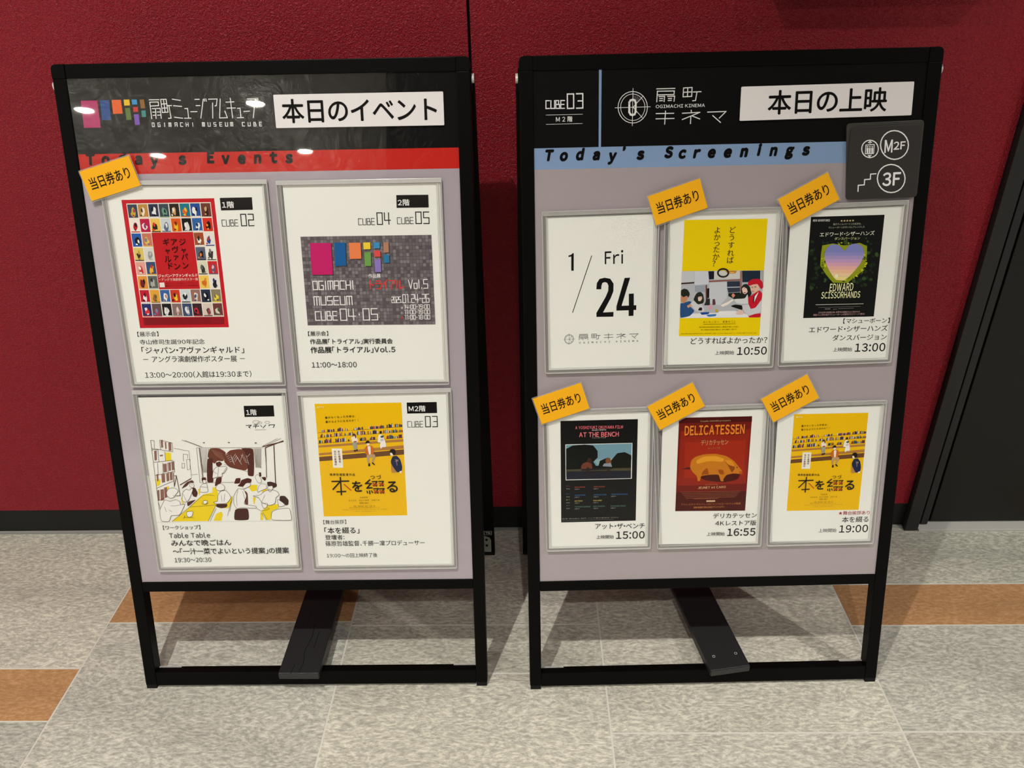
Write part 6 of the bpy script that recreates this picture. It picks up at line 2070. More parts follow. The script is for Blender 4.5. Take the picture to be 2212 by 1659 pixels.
1 199 2|3|-851 3883 -817 3819
1 199 2|3|-838 3858 -805 3791
1 199 2|3|-826 3832 -792 3763
1 199 2|3|-813 3806 -760 3929
1 199 2|3|-787 3908 -748 3901
1 199 2|3|-775 3882 -735 3873
1 199 2|3|-762 3857 -723 3845
1 199 2|3|-750 3831 -711 3817
1 199 2|3|-737 3805 -698 3789
1 199 2|3|-712 3907 -686 3761
1 199 2|3|-699 3881 -654 3928
4 199 2|-1249 3549 -1225 3667 -1172 3731 -1085 3735 -1024 3740 -1012 3708 -1066 3633 -1097 3633 -1097 3579 -1174 3575
4 199 2|-1457 3344 -1442 3432 -1390 3474 -1339 3474 -1337 3408 -1334 3343 -1407 3333
4 199 2|-1740 3216 -1715 3337 -1657 3391 -1608 3368 -1562 3411 -1556 3378 -1611 3259 -1661 3188 -1713 3183
4 199 2|-2096 3055 -1996 3230 -1918 3196 -1831 3228 -1774 3195 -1770 3139 -1695 3161 -1801 2974 -1936 2975 -1969 2875 -2094 2877
4 199 2|-1956 3340 -1923 3394 -1859 3413 -1800 3398 -1774 3359 -1822 3305 -1859 3256 -1912 3246 -1953 3285
4 199 2|-1220 3396 -1177 3461 -1125 3471 -1078 3427 -1090 3373 -1159 3352 -1207 3374
4 199 2|-1281 3178 -1208 3188 -1197 3286 -1148 3352 -1065 3361 -1021 3295 -1006 3240 -1078 3153 -1243 3150
4 199 2|-976 3141 -962 3273 -888 3392 -798 3369 -767 3270 -832 3139 -640 3104 -653 3071 -889 3085 -933 3063
4 199 2|-814 3413 -756 3477 -695 3477 -694 3433 -743 3407 -807 3380
4 199 2|-685 3269 -571 3279 -482 3354 -378 3364 -300 3330 -284 3275 -339 3243 -358 3144 -443 3112 -552 3158 -595 3246
4 199 2|-445 3419 -372 3429 -366 3385 -413 3326 -446 3354
4 199 2|-320 3221 -234 3154 -217 3110 -312 3089
4 199 2|-445 2880 -422 3013 -325 3056 -149 3070 -135 2932 -135 2874
4 199 2|-608 3323 -578 3421 -532 3464 -462 3452 -458 3387 -543 3355
4 199 2|-619 3573 -568 3616 -526 3529 -531 3475 -582 3475
4 199 2|-1595 3477 -1543 3487 -1527 3444 -1552 3406 -1600 3434
4 199 2|-1394 3529 -1353 3534 -1343 3485 -1390 3474
4 199 2|-1696 3028 -1592 3038 -1616 2960 -1660 2939 -1699 2961
4 199 2|-1428 3201 -1360 3206 -1375 3162 -1408 3146 -1427 3163
4 199 2|-563 3152 -465 3151 -493 3080 -540 3069
5 191 3|5|-1249 3549 -1225 3667 -1172 3731 -1085 3735 -1024 3740 -1012 3708 -1066 3633 -1097 3633 -1097 3579 -1174 3575 -1249 3549
5 191 3|4|-1457 3344 -1442 3432 -1390 3474 -1339 3474 -1337 3408 -1334 3343 -1407 3333 -1457 3344
5 191 3|5|-1740 3216 -1715 3337 -1657 3391 -1608 3368 -1562 3411 -1556 3378 -1611 3259 -1661 3188 -1713 3183 -1740 3216
5 191 3|5|-2096 3055 -1996 3230 -1918 3196 -1831 3228 -1774 3195 -1770 3139 -1695 3161 -1801 2974 -1936 2975 -1969 2875 -2094 2877 -2096 3055
5 196 3|5|-1956 3340 -1923 3394 -1859 3413 -1800 3398 -1774 3359 -1822 3305 -1859 3256 -1912 3246 -1953 3285 -1956 3340
5 191 3|5|-1220 3396 -1177 3461 -1125 3471 -1078 3427 -1090 3373 -1159 3352 -1207 3374 -1220 3396
5 191 3|5|-1281 3178 -1208 3188 -1197 3286 -1148 3352 -1065 3361 -1021 3295 -1006 3240 -1078 3153 -1243 3150 -1281 3178
5 191 3|5|-976 3141 -962 3273 -888 3392 -798 3369 -767 3270 -832 3139 -640 3104 -653 3071 -889 3085 -933 3063 -976 3141
5 191 3|5|-814 3413 -756 3477 -695 3477 -694 3433 -743 3407 -807 3380 -814 3413
5 194 3|5|-685 3269 -571 3279 -482 3354 -378 3364 -300 3330 -284 3275 -339 3243 -358 3144 -443 3112 -552 3158 -595 3246 -685 3269
5 194 3|5|-445 3419 -372 3429 -366 3385 -413 3326 -446 3354 -445 3419
5 194 3|5|-320 3221 -234 3154 -217 3110 -312 3089 -320 3221
5 194 3|5|-445 2880 -422 3013 -325 3056 -149 3070 -135 2932 -135 2874 -445 2880
5 194 3|4|-608 3323 -578 3421 -532 3464 -462 3452 -458 3387 -543 3355 -608 3323
5 194 3|4|-619 3573 -568 3616 -526 3529 -531 3475 -582 3475 -619 3573
5 191 3|4|-1595 3477 -1543 3487 -1527 3444 -1552 3406 -1600 3434 -1595 3477
5 191 3|4|-1394 3529 -1353 3534 -1343 3485 -1390 3474 -1394 3529
5 194 3|5|-1696 3028 -1592 3038 -1616 2960 -1660 2939 -1699 2961 -1696 3028
5 194 3|5|-1428 3201 -1360 3206 -1375 3162 -1408 3146 -1427 3163 -1428 3201
5 194 3|5|-563 3152 -465 3151 -493 3080 -540 3069 -563 3152
5 194 3|4|-1743 2940 -1599 2932
5 194 3|4|-1451 3174 -1440 3141 -1377 3146 -1348 3173
5 194 3|4|-643 3071 -575 3026 -448 3063 -472 3080
5 194 3|4|-1756 2917 -1724 2967
5 194 3|4|-1864 3295 -1832 3267
5 194 3|4|-1577 3460 -1546 3455
5 194 3|4|-433 3435 -414 3424
5 194 3|4|-439 3375 -409 3364
5 194 3|4|-1916 3130 -1865 3124 -1717 3150
5 194 3|4|-1955 3064 -1913 3031
5 194 3|4|-2012 3109 -1996 3032
5 194 3|4|-890 3370 -923 3250 -927 3118
5 194 3|4|-821 3347 -790 3150
5 194 3|4|-562 3158 -499 3278
5 194 3|4|-1640 3105 -1234 3133
5 194 3|4|-1388 2874 -1240 3133
5 194 3|4|-1933 2875 -1640 3105 -1411 3300 -1258 3287
5 194 3|4|-578 2998 -517 2880
5 194 3|4|-557 3003 -497 2880
5 194 3|4|-1356 2879 -1246 3078
5 194 3|4|-1138 3720 -1164 3580
5 194 3|4|-1225 3667 -1169 3623
5 194 3|4|-1088 3622 -1026 3719
5 194 3|4|-1145 3286 -1146 3187
5 194 3|4|-1092 3307 -1115 3187
5 194 3|4|-1437 3426 -1336 3414
5 194 3|4|-1712 3315 -1671 3193
5 194 3|4|-1089 2954 -1012 3185
5 194 3|4|-1045 3031 -990 3251
0 200 3|-1292 4108 -1296 4103 -1304 4100 -1314 4100 -1322 4103 -1324 4108 -1321 4113 -1312 4116 -1302 4116 -1295 4113
0 200 3|-927 4105 -931 4100 -939 4097 -949 4098 -957 4101 -959 4106 -956 4111 -947 4114 -937 4113 -930 4110
0 200 3|-537 4094 -541 4089 -549 4086 -559 4086 -567 4089 -569 4094 -566 4099 -557 4102 -547 4102 -540 4099"""),
('L','white sheet with a yellow bookshelf poster in the lower right of the left board',[(111,4855),(2317,4877),(2304,2059),(125,2050)],[[(159,4816),(2267,4813),(2265,2111),(163,2108)]],r"""0 201 0|1671 4669 2101 4672 2101 4507 1671 4504
2 15 1|30|M2階|1697 4533 1935 4535 1696 4619
1 25 1|8|1713 4386 1669 4385 1669 4299 1713 4299
1 25 1|8|1728 4386 1728 4299 1772 4299 1771 4386
1 25 1|8|1787 4299 1787 4386 1819 4386 1820 4342
1 25 1|8|1787 4342 1830 4342 1831 4299 1787 4299
1 25 1|8|1889 4386 1846 4386 1846 4299 1889 4299
1 25 1|8|1846 4343 1885 4343
1 25 1|13|1928 4302 1928 4458 1997 4457 1997 4302 1928 4302
1 25 1|13|2029 4457 2098 4457 2097 4302 2028 4302
1 25 1|13|2046 4380 2098 4380
2 186 1|12|【舞台挨拶】|332 2796 673 2800 331 2866
2 26 1|30|「本を綴る」|338 2644 861 2646 338 2745
2 26 1|20|登壇者：|339 2546 628 2547 339 2624
2 26 1|15|篠原哲雄監督、千勝一凜プロデューサー|335 2440 1831 2439 335 2526
2 26 1|12|19：00～の回上映終了後|340 2250 1107 2251 340 2321
0 202 0|349 4668 1595 4670 1592 2928 346 2924
0 203 1|353 3919 1594 4028 1595 3974 350 3886
0 203 1|354 4039 1594 4121 1595 4083 353 4006
0 204 1|350 3862 1596 3963 1594 3884 349 3795
0 205 1|543 3990 692 3988 690 3691 544 3693
1 206 1|4|353 4231 823 4261
1 206 1|4|844 4262 1067 4276
1 206 1|4|1066 4274 1586 4308
1 206 1|4|350 4153 860 4193
1 206 1|4|943 4192 1589 4229
1 206 1|4|352 4069 838 4101
1 206 1|4|957 4102 1590 4142
0 207 1|414 4237 424 4237 426 4274 416 4274
0 208 1|424 4237 433 4237 434 4268 426 4269
0 209 1|433 4238 443 4238 445 4275 435 4275
0 210 1|443 4238 452 4238 454 4275 445 4276
0 211 1|452 4238 461 4238 463 4278 454 4278
0 212 1|501 4242 509 4242 512 4285 503 4285
0 213 1|509 4242 519 4242 521 4284 512 4284
0 208 1|519 4243 531 4243 533 4277 520 4277
0 212 1|531 4244 541 4244 544 4285 533 4285
0 209 1|542 4244 550 4244 552 4284 543 4284
0 210 1|550 4245 559 4245 561 4280 551 4280
0 208 1|559 4245 569 4245 571 4278 561 4278
0 214 1|582 4247 591 4247 593 4286 584 4286
0 212 1|591 4247 604 4247 606 4287 593 4287
0 210 1|647 4251 660 4251 662 4292 649 4292
0 210 1|660 4251 672 4251 674 4294 662 4294
0 213 1|672 4252 682 4252 685 4301 675 4301
0 212 1|682 4252 693 4252 696 4309 686 4309
0 214 1|693 4253 701 4253 704 4305 696 4305
0 209 1|701 4253 710 4253 713 4308 704 4308
0 211 1|710 4254 720 4254 722 4297 713 4297
0 208 1|720 4254 728 4254 729 4289 721 4289
0 211 1|758 4256 770 4256 772 4299 760 4299
0 209 1|770 4257 783 4257 785 4298 772 4298
0 214 1|783 4257 793 4257 795 4292 784 4292
0 212 1|886 4267 896 4267 897 4298 887 4299
0 209 1|896 4268 904 4268 905 4297 897 4297
0 209 1|904 4268 915 4268 916 4300 905 4300
0 212 1|915 4269 925 4269 926 4307 916 4307
0 209 1|925 4270 934 4269 936 4305 926 4305
0 212 1|934 4270 945 4270 945 4296 935 4296
0 213 1|945 4271 953 4271 954 4299 946 4300
0 208 1|953 4271 965 4271 967 4311 955 4311
0 210 1|965 4272 976 4272 977 4306 967 4306
0 212 1|976 4272 986 4272 987 4298 976 4298
0 210 1|998 4274 1009 4274 1010 4310 1000 4310
0 215 1|1009 4274 1021 4274 1023 4313 1010 4314
0 209 1|1105 4278 1117 4278 1119 4321 1107 4321
0 211 1|1117 4279 1130 4279 1131 4316 1119 4316
0 208 1|1130 4280 1140 4280 1141 4315 1131 4315
0 215 1|1140 4281 1152 4280 1154 4326 1142 4327
0 208 1|1152 4281 1162 4281 1163 4315 1153 4315
0 211 1|1162 4282 1170 4282 1171 4317 1163 4317
0 211 1|1170 4282 1179 4282 1181 4327 1172 4328
0 211 1|1179 4283 1192 4283 1193 4318 1180 4318
0 207 1|1192 4284 1204 4284 1206 4333 1194 4333
0 208 1|1204 4285 1216 4284 1218 4319 1205 4319
0 208 1|1217 4285 1226 4285 1227 4320 1218 4320
0 212 1|1226 4286 1236 4286 1237 4323 1227 4323
0 210 1|1236 4287 1245 4286 1246 4317 1237 4318
0 207 1|1245 4287 1254 4287 1255 4332 1247 4332
0 211 1|1254 4288 1266 4287 1267 4319 1255 4319
0 212 1|1266 4288 1274 4288 1275 4320 1267 4320
0 212 1|1274 4289 1287 4289 1288 4334 1276 4334
0 212 1|1287 4290 1297 4290 1299 4332 1288 4332
0 215 1|1297 4290 1307 4290 1309 4334 1299 4334
0 215 1|1307 4291 1318 4291 1319 4326 1308 4326
0 215 1|1318 4292 1326 4291 1327 4331 1319 4331
0 210 1|1361 4296 1370 4295 1372 4336 1363 4336
0 212 1|1371 4296 1381 4296 1382 4343 1372 4343
0 213 1|1391 4298 1404 4298 1406 4353 1393 4353
0 214 1|1404 4299 1412 4299 1414 4349 1405 4349
0 208 1|1412 4299 1424 4299 1426 4343 1413 4343
0 212 1|1424 4300 1434 4300 1435 4339 1425 4340
0 215 1|1434 4301 1444 4301 1446 4361 1436 4361
0 209 1|1444 4302 1454 4302 1456 4348 1445 4349
0 211 1|1480 4304 1488 4304 1490 4347 1481 4347
0 215 1|1488 4304 1497 4304 1499 4350 1490 4350
0 208 1|1498 4305 1507 4305 1508 4352 1499 4352
0 209 1|1507 4305 1517 4305 1518 4341 1508 4341
0 208 1|1517 4306 1527 4306 1529 4352 1519 4352
0 210 1|1542 4308 1554 4308 1555 4347 1543 4347
0 212 1|1554 4309 1565 4309 1566 4348 1555 4348
0 215 1|1565 4309 1577 4309 1578 4341 1565 4341
0 214 1|1577 4310 1589 4310 1590 4341 1578 4341
0 214 1|394 4157 402 4157 404 4194 396 4194
0 212 1|403 4158 412 4158 415 4207 405 4207
0 215 1|412 4158 424 4158 428 4218 416 4218
0 212 1|449 4161 462 4161 463 4195 451 4196
0 209 1|462 4162 471 4161 474 4213 465 4213
0 213 1|484 4163 493 4163 495 4204 486 4204
0 215 1|493 4164 503 4163 506 4217 496 4217
0 215 1|503 4164 512 4164 513 4197 505 4197
0 211 1|512 4165 521 4165 523 4205 514 4205
0 209 1|521 4165 531 4165 534 4212 524 4212
0 211 1|531 4166 544 4166 546 4211 534 4211
0 212 1|544 4167 556 4167 558 4208 546 4208
0 214 1|595 4172 604 4172 607 4229 598 4229
0 209 1|604 4173 613 4173 615 4216 607 4217
0 208 1|613 4173 625 4173 627 4220 615 4220
0 213 1|625 4174 635 4174 638 4228 628 4229
0 211 1|636 4175 644 4175 646 4224 638 4224
0 207 1|644 4176 654 4176 656 4215 646 4215
0 207 1|654 4177 663 4177 664 4212 656 4212
0 211 1|675 4179 683 4179 686 4232 678 4232
0 215 1|683 4179 692 4179 693 4215 685 4216
0 208 1|700 4181 708 4181 711 4237 703 4237
0 214 1|746 4183 755 4183 757 4224 748 4225
0 215 1|755 4184 763 4184 764 4212 756 4212
0 207 1|763 4184 773 4184 774 4221 765 4221
0 215 1|806 4186 814 4186 816 4227 808 4227
0 211 1|814 4187 824 4187 826 4226 816 4226
0 213 1|824 4188 837 4187 839 4228 826 4229
0 207 1|837 4188 846 4188 849 4241 840 4241
0 209 1|846 4189 857 4189 858 4225 848 4225
0 212 1|857 4190 867 4190 869 4240 859 4240
0 208 1|927 4191 936 4191 938 4240 929 4240
0 215 1|936 4192 946 4192 949 4256 940 4256
0 207 1|946 4193 956 4193 959 4249 948 4249
0 207 1|956 4193 968 4193 971 4249 959 4249
0 207 1|968 4194 979 4194 981 4245 971 4245
0 211 1|979 4195 991 4195 994 4253 982 4253
0 210 1|1000 4197 1010 4197 1013 4254 1002 4254
0 211 1|1010 4198 1018 4198 1021 4262 1013 4262
0 209 1|1018 4198 1027 4198 1028 4241 1020 4241
0 208 1|1027 4199 1036 4199 1038 4254 1029 4254
0 208 1|1036 4200 1046 4199 1048 4239 1037 4239
0 212 1|1083 4202 1095 4202 1097 4248 1084 4248
0 207 1|1105 4204 1118 4203 1119 4242 1107 4242
0 215 1|1118 4204 1126 4204 1127 4242 1119 4242
0 207 1|1148 4206 1156 4206 1158 4255 1150 4255
0 210 1|1156 4207 1164 4207 1166 4256 1158 4256
0 214 1|1164 4207 1174 4207 1176 4257 1166 4257
0 214 1|1174 4208 1182 4208 1184 4259 1176 4259
0 210 1|1182 4208 1194 4208 1197 4263 1184 4263
0 214 1|1194 4209 1203 4209 1204 4257 1196 4257
0 210 1|1203 4209 1215 4209 1217 4255 1204 4255
0 209 1|1215 4210 1227 4210 1229 4248 1216 4248
0 211 1|1309 4215 1318 4215 1320 4263 1311 4263
0 212 1|1318 4216 1327 4216 1328 4255 1320 4255
0 207 1|1327 4216 1337 4216 1338 4256 1328 4256
0 213 1|1337 4217 1347 4217 1349 4263 1339 4263
0 209 1|1347 4218 1360 4218 1361 4260 1349 4260
0 215 1|1360 4219 1368 4218 1370 4268 1362 4268
0 207 1|1368 4219 1381 4219 1382 4262 1370 4262
0 214 1|1398 4220 1407 4219 1408 4252 1399 4252
0 215 1|1407 4220 1416 4220 1416 4251 1408 4251
0 209 1|1416 4220 1425 4220 1426 4255 1417 4256
0 214 1|1425 4220 1434 4220 1435 4260 1426 4260
0 208 1|1445 4223 1455 4223 1456 4265 1446 4265
0 215 1|1455 4224 1465 4224 1466 4261 1456 4261
0 215 1|1465 4224 1478 4224 1479 4258 1466 4258
0 207 1|1478 4225 1487 4225 1489 4278 1480 4278
0 214 1|1487 4225 1496 4225 1498 4278 1489 4278
0 214 1|1496 4225 1507 4225 1507 4259 1497 4259
0 212 1|1516 4226 1525 4226 1526 4260 1517 4260
0 215 1|1543 4227 1552 4227 1553 4258 1543 4258
0 213 1|1552 4228 1561 4228 1562 4264 1553 4264
0 211 1|1570 4229 1582 4229 1583 4263 1570 4264
0 212 1|1582 4230 1594 4230 1595 4254 1582 4254
0 213 1|367 4071 376 4070 379 4119 369 4120
0 214 1|376 4071 384 4071 387 4115 379 4116
0 215 1|384 4072 395 4071 397 4118 387 4118
0 207 1|395 4072 407 4072 410 4119 397 4119
0 210 1|407 4073 418 4073 419 4108 409 4108
0 210 1|443 4076 451 4076 453 4121 445 4121
0 213 1|451 4077 464 4076 466 4120 453 4120
0 208 1|464 4077 476 4077 480 4141 467 4141
0 211 1|476 4078 486 4078 490 4141 480 4141
0 213 1|486 4078 497 4078 499 4118 489 4119
0 211 1|497 4079 505 4079 508 4135 500 4136
0 207 1|505 4079 516 4079 518 4127 508 4127
0 208 1|516 4080 524 4080 526 4123 518 4123
0 211 1|524 4080 534 4080 537 4129 527 4130
0 214 1|534 4081 547 4081 551 4147 538 4147
0 213 1|606 4084 618 4084 622 4142 609 4142
0 211 1|619 4085 631 4085 633 4131 621 4131
0 210 1|631 4086 639 4086 641 4123 633 4123
0 214 1|639 4087 650 4086 653 4145 643 4145
0 208 1|650 4087 658 4087 661 4146 653 4146
0 207 1|658 4088 668 4088 672 4144 661 4144
0 208 1|677 4090 686 4090 689 4140 680 4141
0 212 1|686 4091 696 4091 698 4142 689 4142
0 209 1|696 4092 705 4092 708 4144 698 4144
0 208 1|705 4092 714 4092 717 4146 708 4146
0 210 1|714 4093 725 4093 728 4152 718 4152
0 215 1|725 4094 734 4094 736 4140 727 4140
0 210 1|734 4094 742 4094 746 4155 737 4155
0 209 1|742 4095 755 4095 758 4155 746 4155
0 214 1|791 4098 804 4098 805 4129 792 4129
0 210 1|804 4099 814 4099 815 4120 804 4120
0 214 1|963 4106 973 4106 975 4149 964 4149
0 208 1|973 4107 982 4107 983 4138 974 4138
0 214 1|982 4107 995 4107 997 4152 984 4152
0 215 1|995 4107 1003 4107 1005 4150 997 4150
0 214 1|1016 4108 1024 4108 1026 4156 1018 4156
0 213 1|1033 4109 1042 4109 1045 4158 1035 4159
0 211 1|1042 4109 1055 4109 1057 4151 1044 4151
0 208 1|1112 4116 1120 4116 1121 4147 1113 4147
0 211 1|1120 4116 1130 4116 1131 4147 1121 4147
0 213 1|1130 4117 1142 4117 1144 4165 1132 4165
0 207 1|1142 4118 1151 4118 1152 4156 1144 4156
0 212 1|1151 4118 1161 4118 1162 4159 1152 4159
0 214 1|1161 4119 1170 4119 1172 4161 1163 4161
0 212 1|1170 4120 1180 4119 1181 4159 1172 4159
0 208 1|1180 4120 1188 4120 1189 4161 1181 4161
0 211 1|1352 4129 1364 4129 1365 4166 1353 4166
0 212 1|1364 4130 1373 4130 1375 4178 1366 4178
0 212 1|1373 4131 1384 4131 1385 4177 1375 4177
0 214 1|1393 4132 1402 4132 1404 4185 1395 4185
0 215 1|1402 4133 1415 4133 1417 4188 1405 4189
0 208 1|1415 4134 1424 4133 1426 4178 1416 4178
0 215 1|1424 4134 1432 4134 1435 4189 1426 4190
0 213 1|1433 4135 1442 4135 1443 4177 1434 4177
0 208 1|1442 4135 1452 4135 1453 4172 1443 4172
0 213 1|1466 4136 1474 4136 1475 4169 1466 4169
0 209 1|1474 4137 1482 4137 1483 4167 1475 4167
0 208 1|1482 4137 1491 4137 1492 4162 1483 4163
0 209 1|1491 4137 1504 4137 1504 4163 1492 4163
0 214 1|1504 4138 1516 4138 1517 4171 1505 4171
0 212 1|1528 4140 1537 4140 1539 4192 1530 4192
0 210 1|1537 4140 1545 4140 1547 4191 1539 4191
0 212 1|1545 4141 1556 4141 1557 4188 1547 4188
0 214 1|1556 4141 1566 4141 1568 4196 1558 4196
0 210 1|1566 4141 1576 4141 1578 4191 1568 4191
4 216 2|841 4147 859 4174 910 4173 937 4113 925 4081 852 4082
4 217 2|861 4201 888 4222 912 4195 914 4146 898 4146 896 4190 870 4184 865 4147
4 218 2|852 4082 920 4086 917 3972 899 3970 889 4049 890 3967 870 3967 855 4049
4 219 2|870 3961 894 3967 895 3941 865 3940
4 219 2|899 3972 923 3977 922 3950 900 3948
4 220 2|869 4098 921 4105 917 4086 873 4081
4 221 2|1028 3992 1056 4025 1134 4029 1162 3980 1151 3898 1130 3887 1057 3888 1027 3905
4 222 2|1066 4019 1113 4024 1110 3893 1083 3888
4 223 2|1056 4068 1100 4076 1103 4040 1076 4024 1059 4041
4 219 2|1039 4063 1055 4101 1092 4109 1107 4078 1102 4067
4 224 2|1042 3894 1172 3897 1173 3848 1133 3766 1112 3772 1138 3848 1081 3849 1080 3761 1054 3762
4 219 2|1065 3756 1089 3761 1090 3711 1059 3712
4 219 2|1110 3763 1131 3774 1164 3733 1151 3725
4 225 2|1219 4077 1236 4185 1274 4206 1303 4173 1325 4108 1338 4064 1339 4004 1288 4005 1260 3978 1247 4022 1266 4076
4 219 2|1253 4239 1276 4255 1294 4238 1284 4211 1258 4208
4 226 2|1267 4174 1322 4184 1301 4146 1270 4147
4 227 2|1264 4130 1311 4135 1308 4097 1262 4093
4 228 2|1395 3790 1425 3861 1487 3871 1536 3810 1558 3700 1548 3634 1478 3607 1440 3668 1397 3746
4 219 2|1384 3933 1399 3966 1436 3976 1471 3959 1475 3899 1441 3877 1417 3916
4 161 2|1393 3916 1417 3916 1439 3872 1404 3869 1392 3889
4 229 2|1397 3741 1440 3668 1473 3610 1393 3605
4 161 2|1516 3629 1551 3634 1540 3598 1515 3603
1 230 3|6|1458 3811 1507 3783
1 230 3|6|1479 3813 1484 3721
1 230 3|6|1505 3809 1462 3778
3 219 3|30|書|501 4461 35 0 0 100
3 219 3|30|け|544 4463 35 0 0 100
3 219 3|30|な|588 4465 35 0 0 100
3 219 3|30|く|631 4466 35 0 0 100
3 219 3|30|な|675 4468 35 0 0 100
3 219 3|30|っ|718 4470 35 0 0 100
3 219 3|30|た|762 4472 35 0 0 100
3 219 3|30|作|805 4473 35 0 0 100
3 219 3|30|家|849 4475 35 0 0 100
3 219 3|30|は|892 4477 35 0 0 100
3 219 3|30|、|936 4479 35 0 0 100
3 219 3|30|書|503 4397 35 0 0 100
3 219 3|30|け|545 4399 35 0 0 100
3 219 3|30|る|588 4401 35 0 0 100
3 219 3|30|よ|630 4403 35 0 0 100
3 219 3|30|う|672 4405 35 0 0 100
3 219 3|30|に|714 4407 35 0 0 100
3 219 3|30|な|757 4409 35 0 0 100
3 219 3|30|る|799 4411 35 0 0 100
3 219 3|30|の|841 4413 35 0 0 100
3 219 3|30|か|883 4414 35 0 0 100
3 219 3|30|?|925 4416 35 0 0 100
3 219 3|30|!|967 4418 35 0 0 100
3 231 3|30|本|645 3944 32 0 0 100
3 231 3|30|の|646 3905 32 0 0 100
3 231 3|30|居|648 3867 32 0 0 100
3 231 3|30|場|649 3828 33 0 0 100
3 231 3|30|所|650 3789 33 0 0 100
3 231 3|30|、|652 3750 33 0 0 100
3 231 3|30|自|588 3945 32 0 0 100
3 231 3|30|分|588 3905 32 0 0 100
3 231 3|30|の|587 3865 33 0 0 100
3 231 3|30|居|587 3825 33 0 0 100
3 231 3|30|場|587 3785 33 0 0 100
3 231 3|30|所|587 3745 33 0 0 100
3 219 3|30|篠|506 3589 40 0 0 100
3 219 3|30|原|554 3588 40 0 0 100
3 219 3|30|哲|601 3587 40 0 0 100
3 219 3|30|雄|649 3587 40 0 0 100
3 219 3|30|監|696 3586 40 0 0 100
3 219 3|30|督|744 3586 40 0 0 100
3 219 3|30|作|791 3585 40 0 0 100
3 219 3|30|品|839 3584 40 0 0 100
1 219 3|20|511 3482 759 3486
1 219 3|20|639 3543 636 3271
1 219 3|20|627 3473 518 3357
1 219 3|20|574 3319 703 3323
1 232 3|17|690 3433 781 3342
3 219 3|45|を|881 3396 185 0 0 100
3 219 3|45|る|1397 3388 201 0 0 100
3 219 3|30|つ|1114 3541 73 0 0 100
3 219 3|30|づ|1204 3540 73 0 0 100
1 219 3|20|1072 3501 1003 3442 1061 3445
1 219 3|20|1087 3445 1019 3371 1096 3377
1 219 3|17|1019 3322 1025 3294
1 219 3|17|1055 3327 1059 3282
1 219 3|17|1087 3327 1099 3299
1 219 3|16|1104 3472 1176 3475 1126 3403
1 219 3|16|1128 3439 1165 3402
1 219 3|16|1199 3474 1270 3476 1221 3404
1 219 3|16|1223 3440 1260 3403
1 219 3|16|1116 3360 1188 3363 1138 3290
1 219 3|16|1140 3326 1177 3290
1 219 3|16|1202 3359 1274 3362 1224 3289
1 219 3|16|1227 3325 1263 3289
1 233 4|16|1111 3444 1172 3418
1 233 4|16|1113 3411 1171 3434
1 233 4|16|1205 3446 1267 3419
1 233 4|16|1208 3412 1266 3435
1 233 4|16|1123 3332 1184 3306
1 233 4|16|1125 3299 1183 3321
1 233 4|16|1209 3331 1271 3305
1 233 4|16|1211 3297 1269 3320
3 234 4|0|矢|920 3224 27 0 0 100
3 234 4|0|柴|950 3224 27 0 0 100
3 234 4|0|俊|979 3225 27 0 0 100
3 234 4|0|博|1009 3225 27 0 0 100
3 234 4|0|宮|748 3176 24 0 0 100
3 234 4|0|本|778 3177 24 0 0 100
3 234 4|0|真|809 3177 24 0 0 100
3 234 4|0|希|840 3177 24 0 0 100
3 234 4|0|長|902 3178 24 0 0 100
3 234 4|0|谷|933 3178 24 0 0 100
3 234 4|0|川|964 3179 24 0 0 100
3 234 4|0|朝|995 3179 24 0 0 100
3 234 4|0|晴|1026 3179 24 0 0 100
3 234 4|0|加|1088 3180 24 0 0 100
3 234 4|0|藤|1119 3180 24 0 0 100
3 234 4|0|久|1150 3181 24 0 0 100
3 234 4|0|雅|1181 3181 24 0 0 100
3 234 4|0|遠|905 3137 27 0 0 100
3 234 4|0|藤|934 3137 27 0 0 100
3 234 4|0|久|962 3136 27 0 0 100
3 234 4|0|美|991 3136 27 0 0 100
3 234 4|0|子|1019 3136 27 0 0 100
3 234 4|0|監|815 3086 20 0 0 100
3 234 4|0|督|836 3086 20 0 0 100
3 234 4|0|：|858 3086 20 0 0 100
3 234 4|0|篠|879 3086 20 0 0 100
3 234 4|0|原|900 3086 20 0 0 100
3 234 4|0|哲|921 3086 20 0 0 100
3 234 4|0|雄|942 3086 20 0 0 100
3 234 4|0|脚|985 3086 20 0 0 100
3 234 4|0|本|1006 3087 20 0 0 100
3 234 4|0|：|1027 3087 20 0 0 100
3 234 4|0|千|1048 3087 20 0 0 100
3 234 4|0|勝|1069 3087 20 0 0 100
3 234 4|0|一|1090 3087 20 0 0 100
3 234 4|0|凜|1112 3087 20 0 0 100
2 234 4|0|配給 WINDMILL PICTURES 制作 ストラーユ|740 3054 1186 3057 739 3070
2 234 4|0|文化庁 ARTS for the future! 2 助成|637 3027 1299 3031 637 3037
2 234 4|0|https://honwotsuzuru.com|818 2993 1122 2999 818 3009
2 235 4|30|AFF2|378 4606 482 4607 378 4634"""),
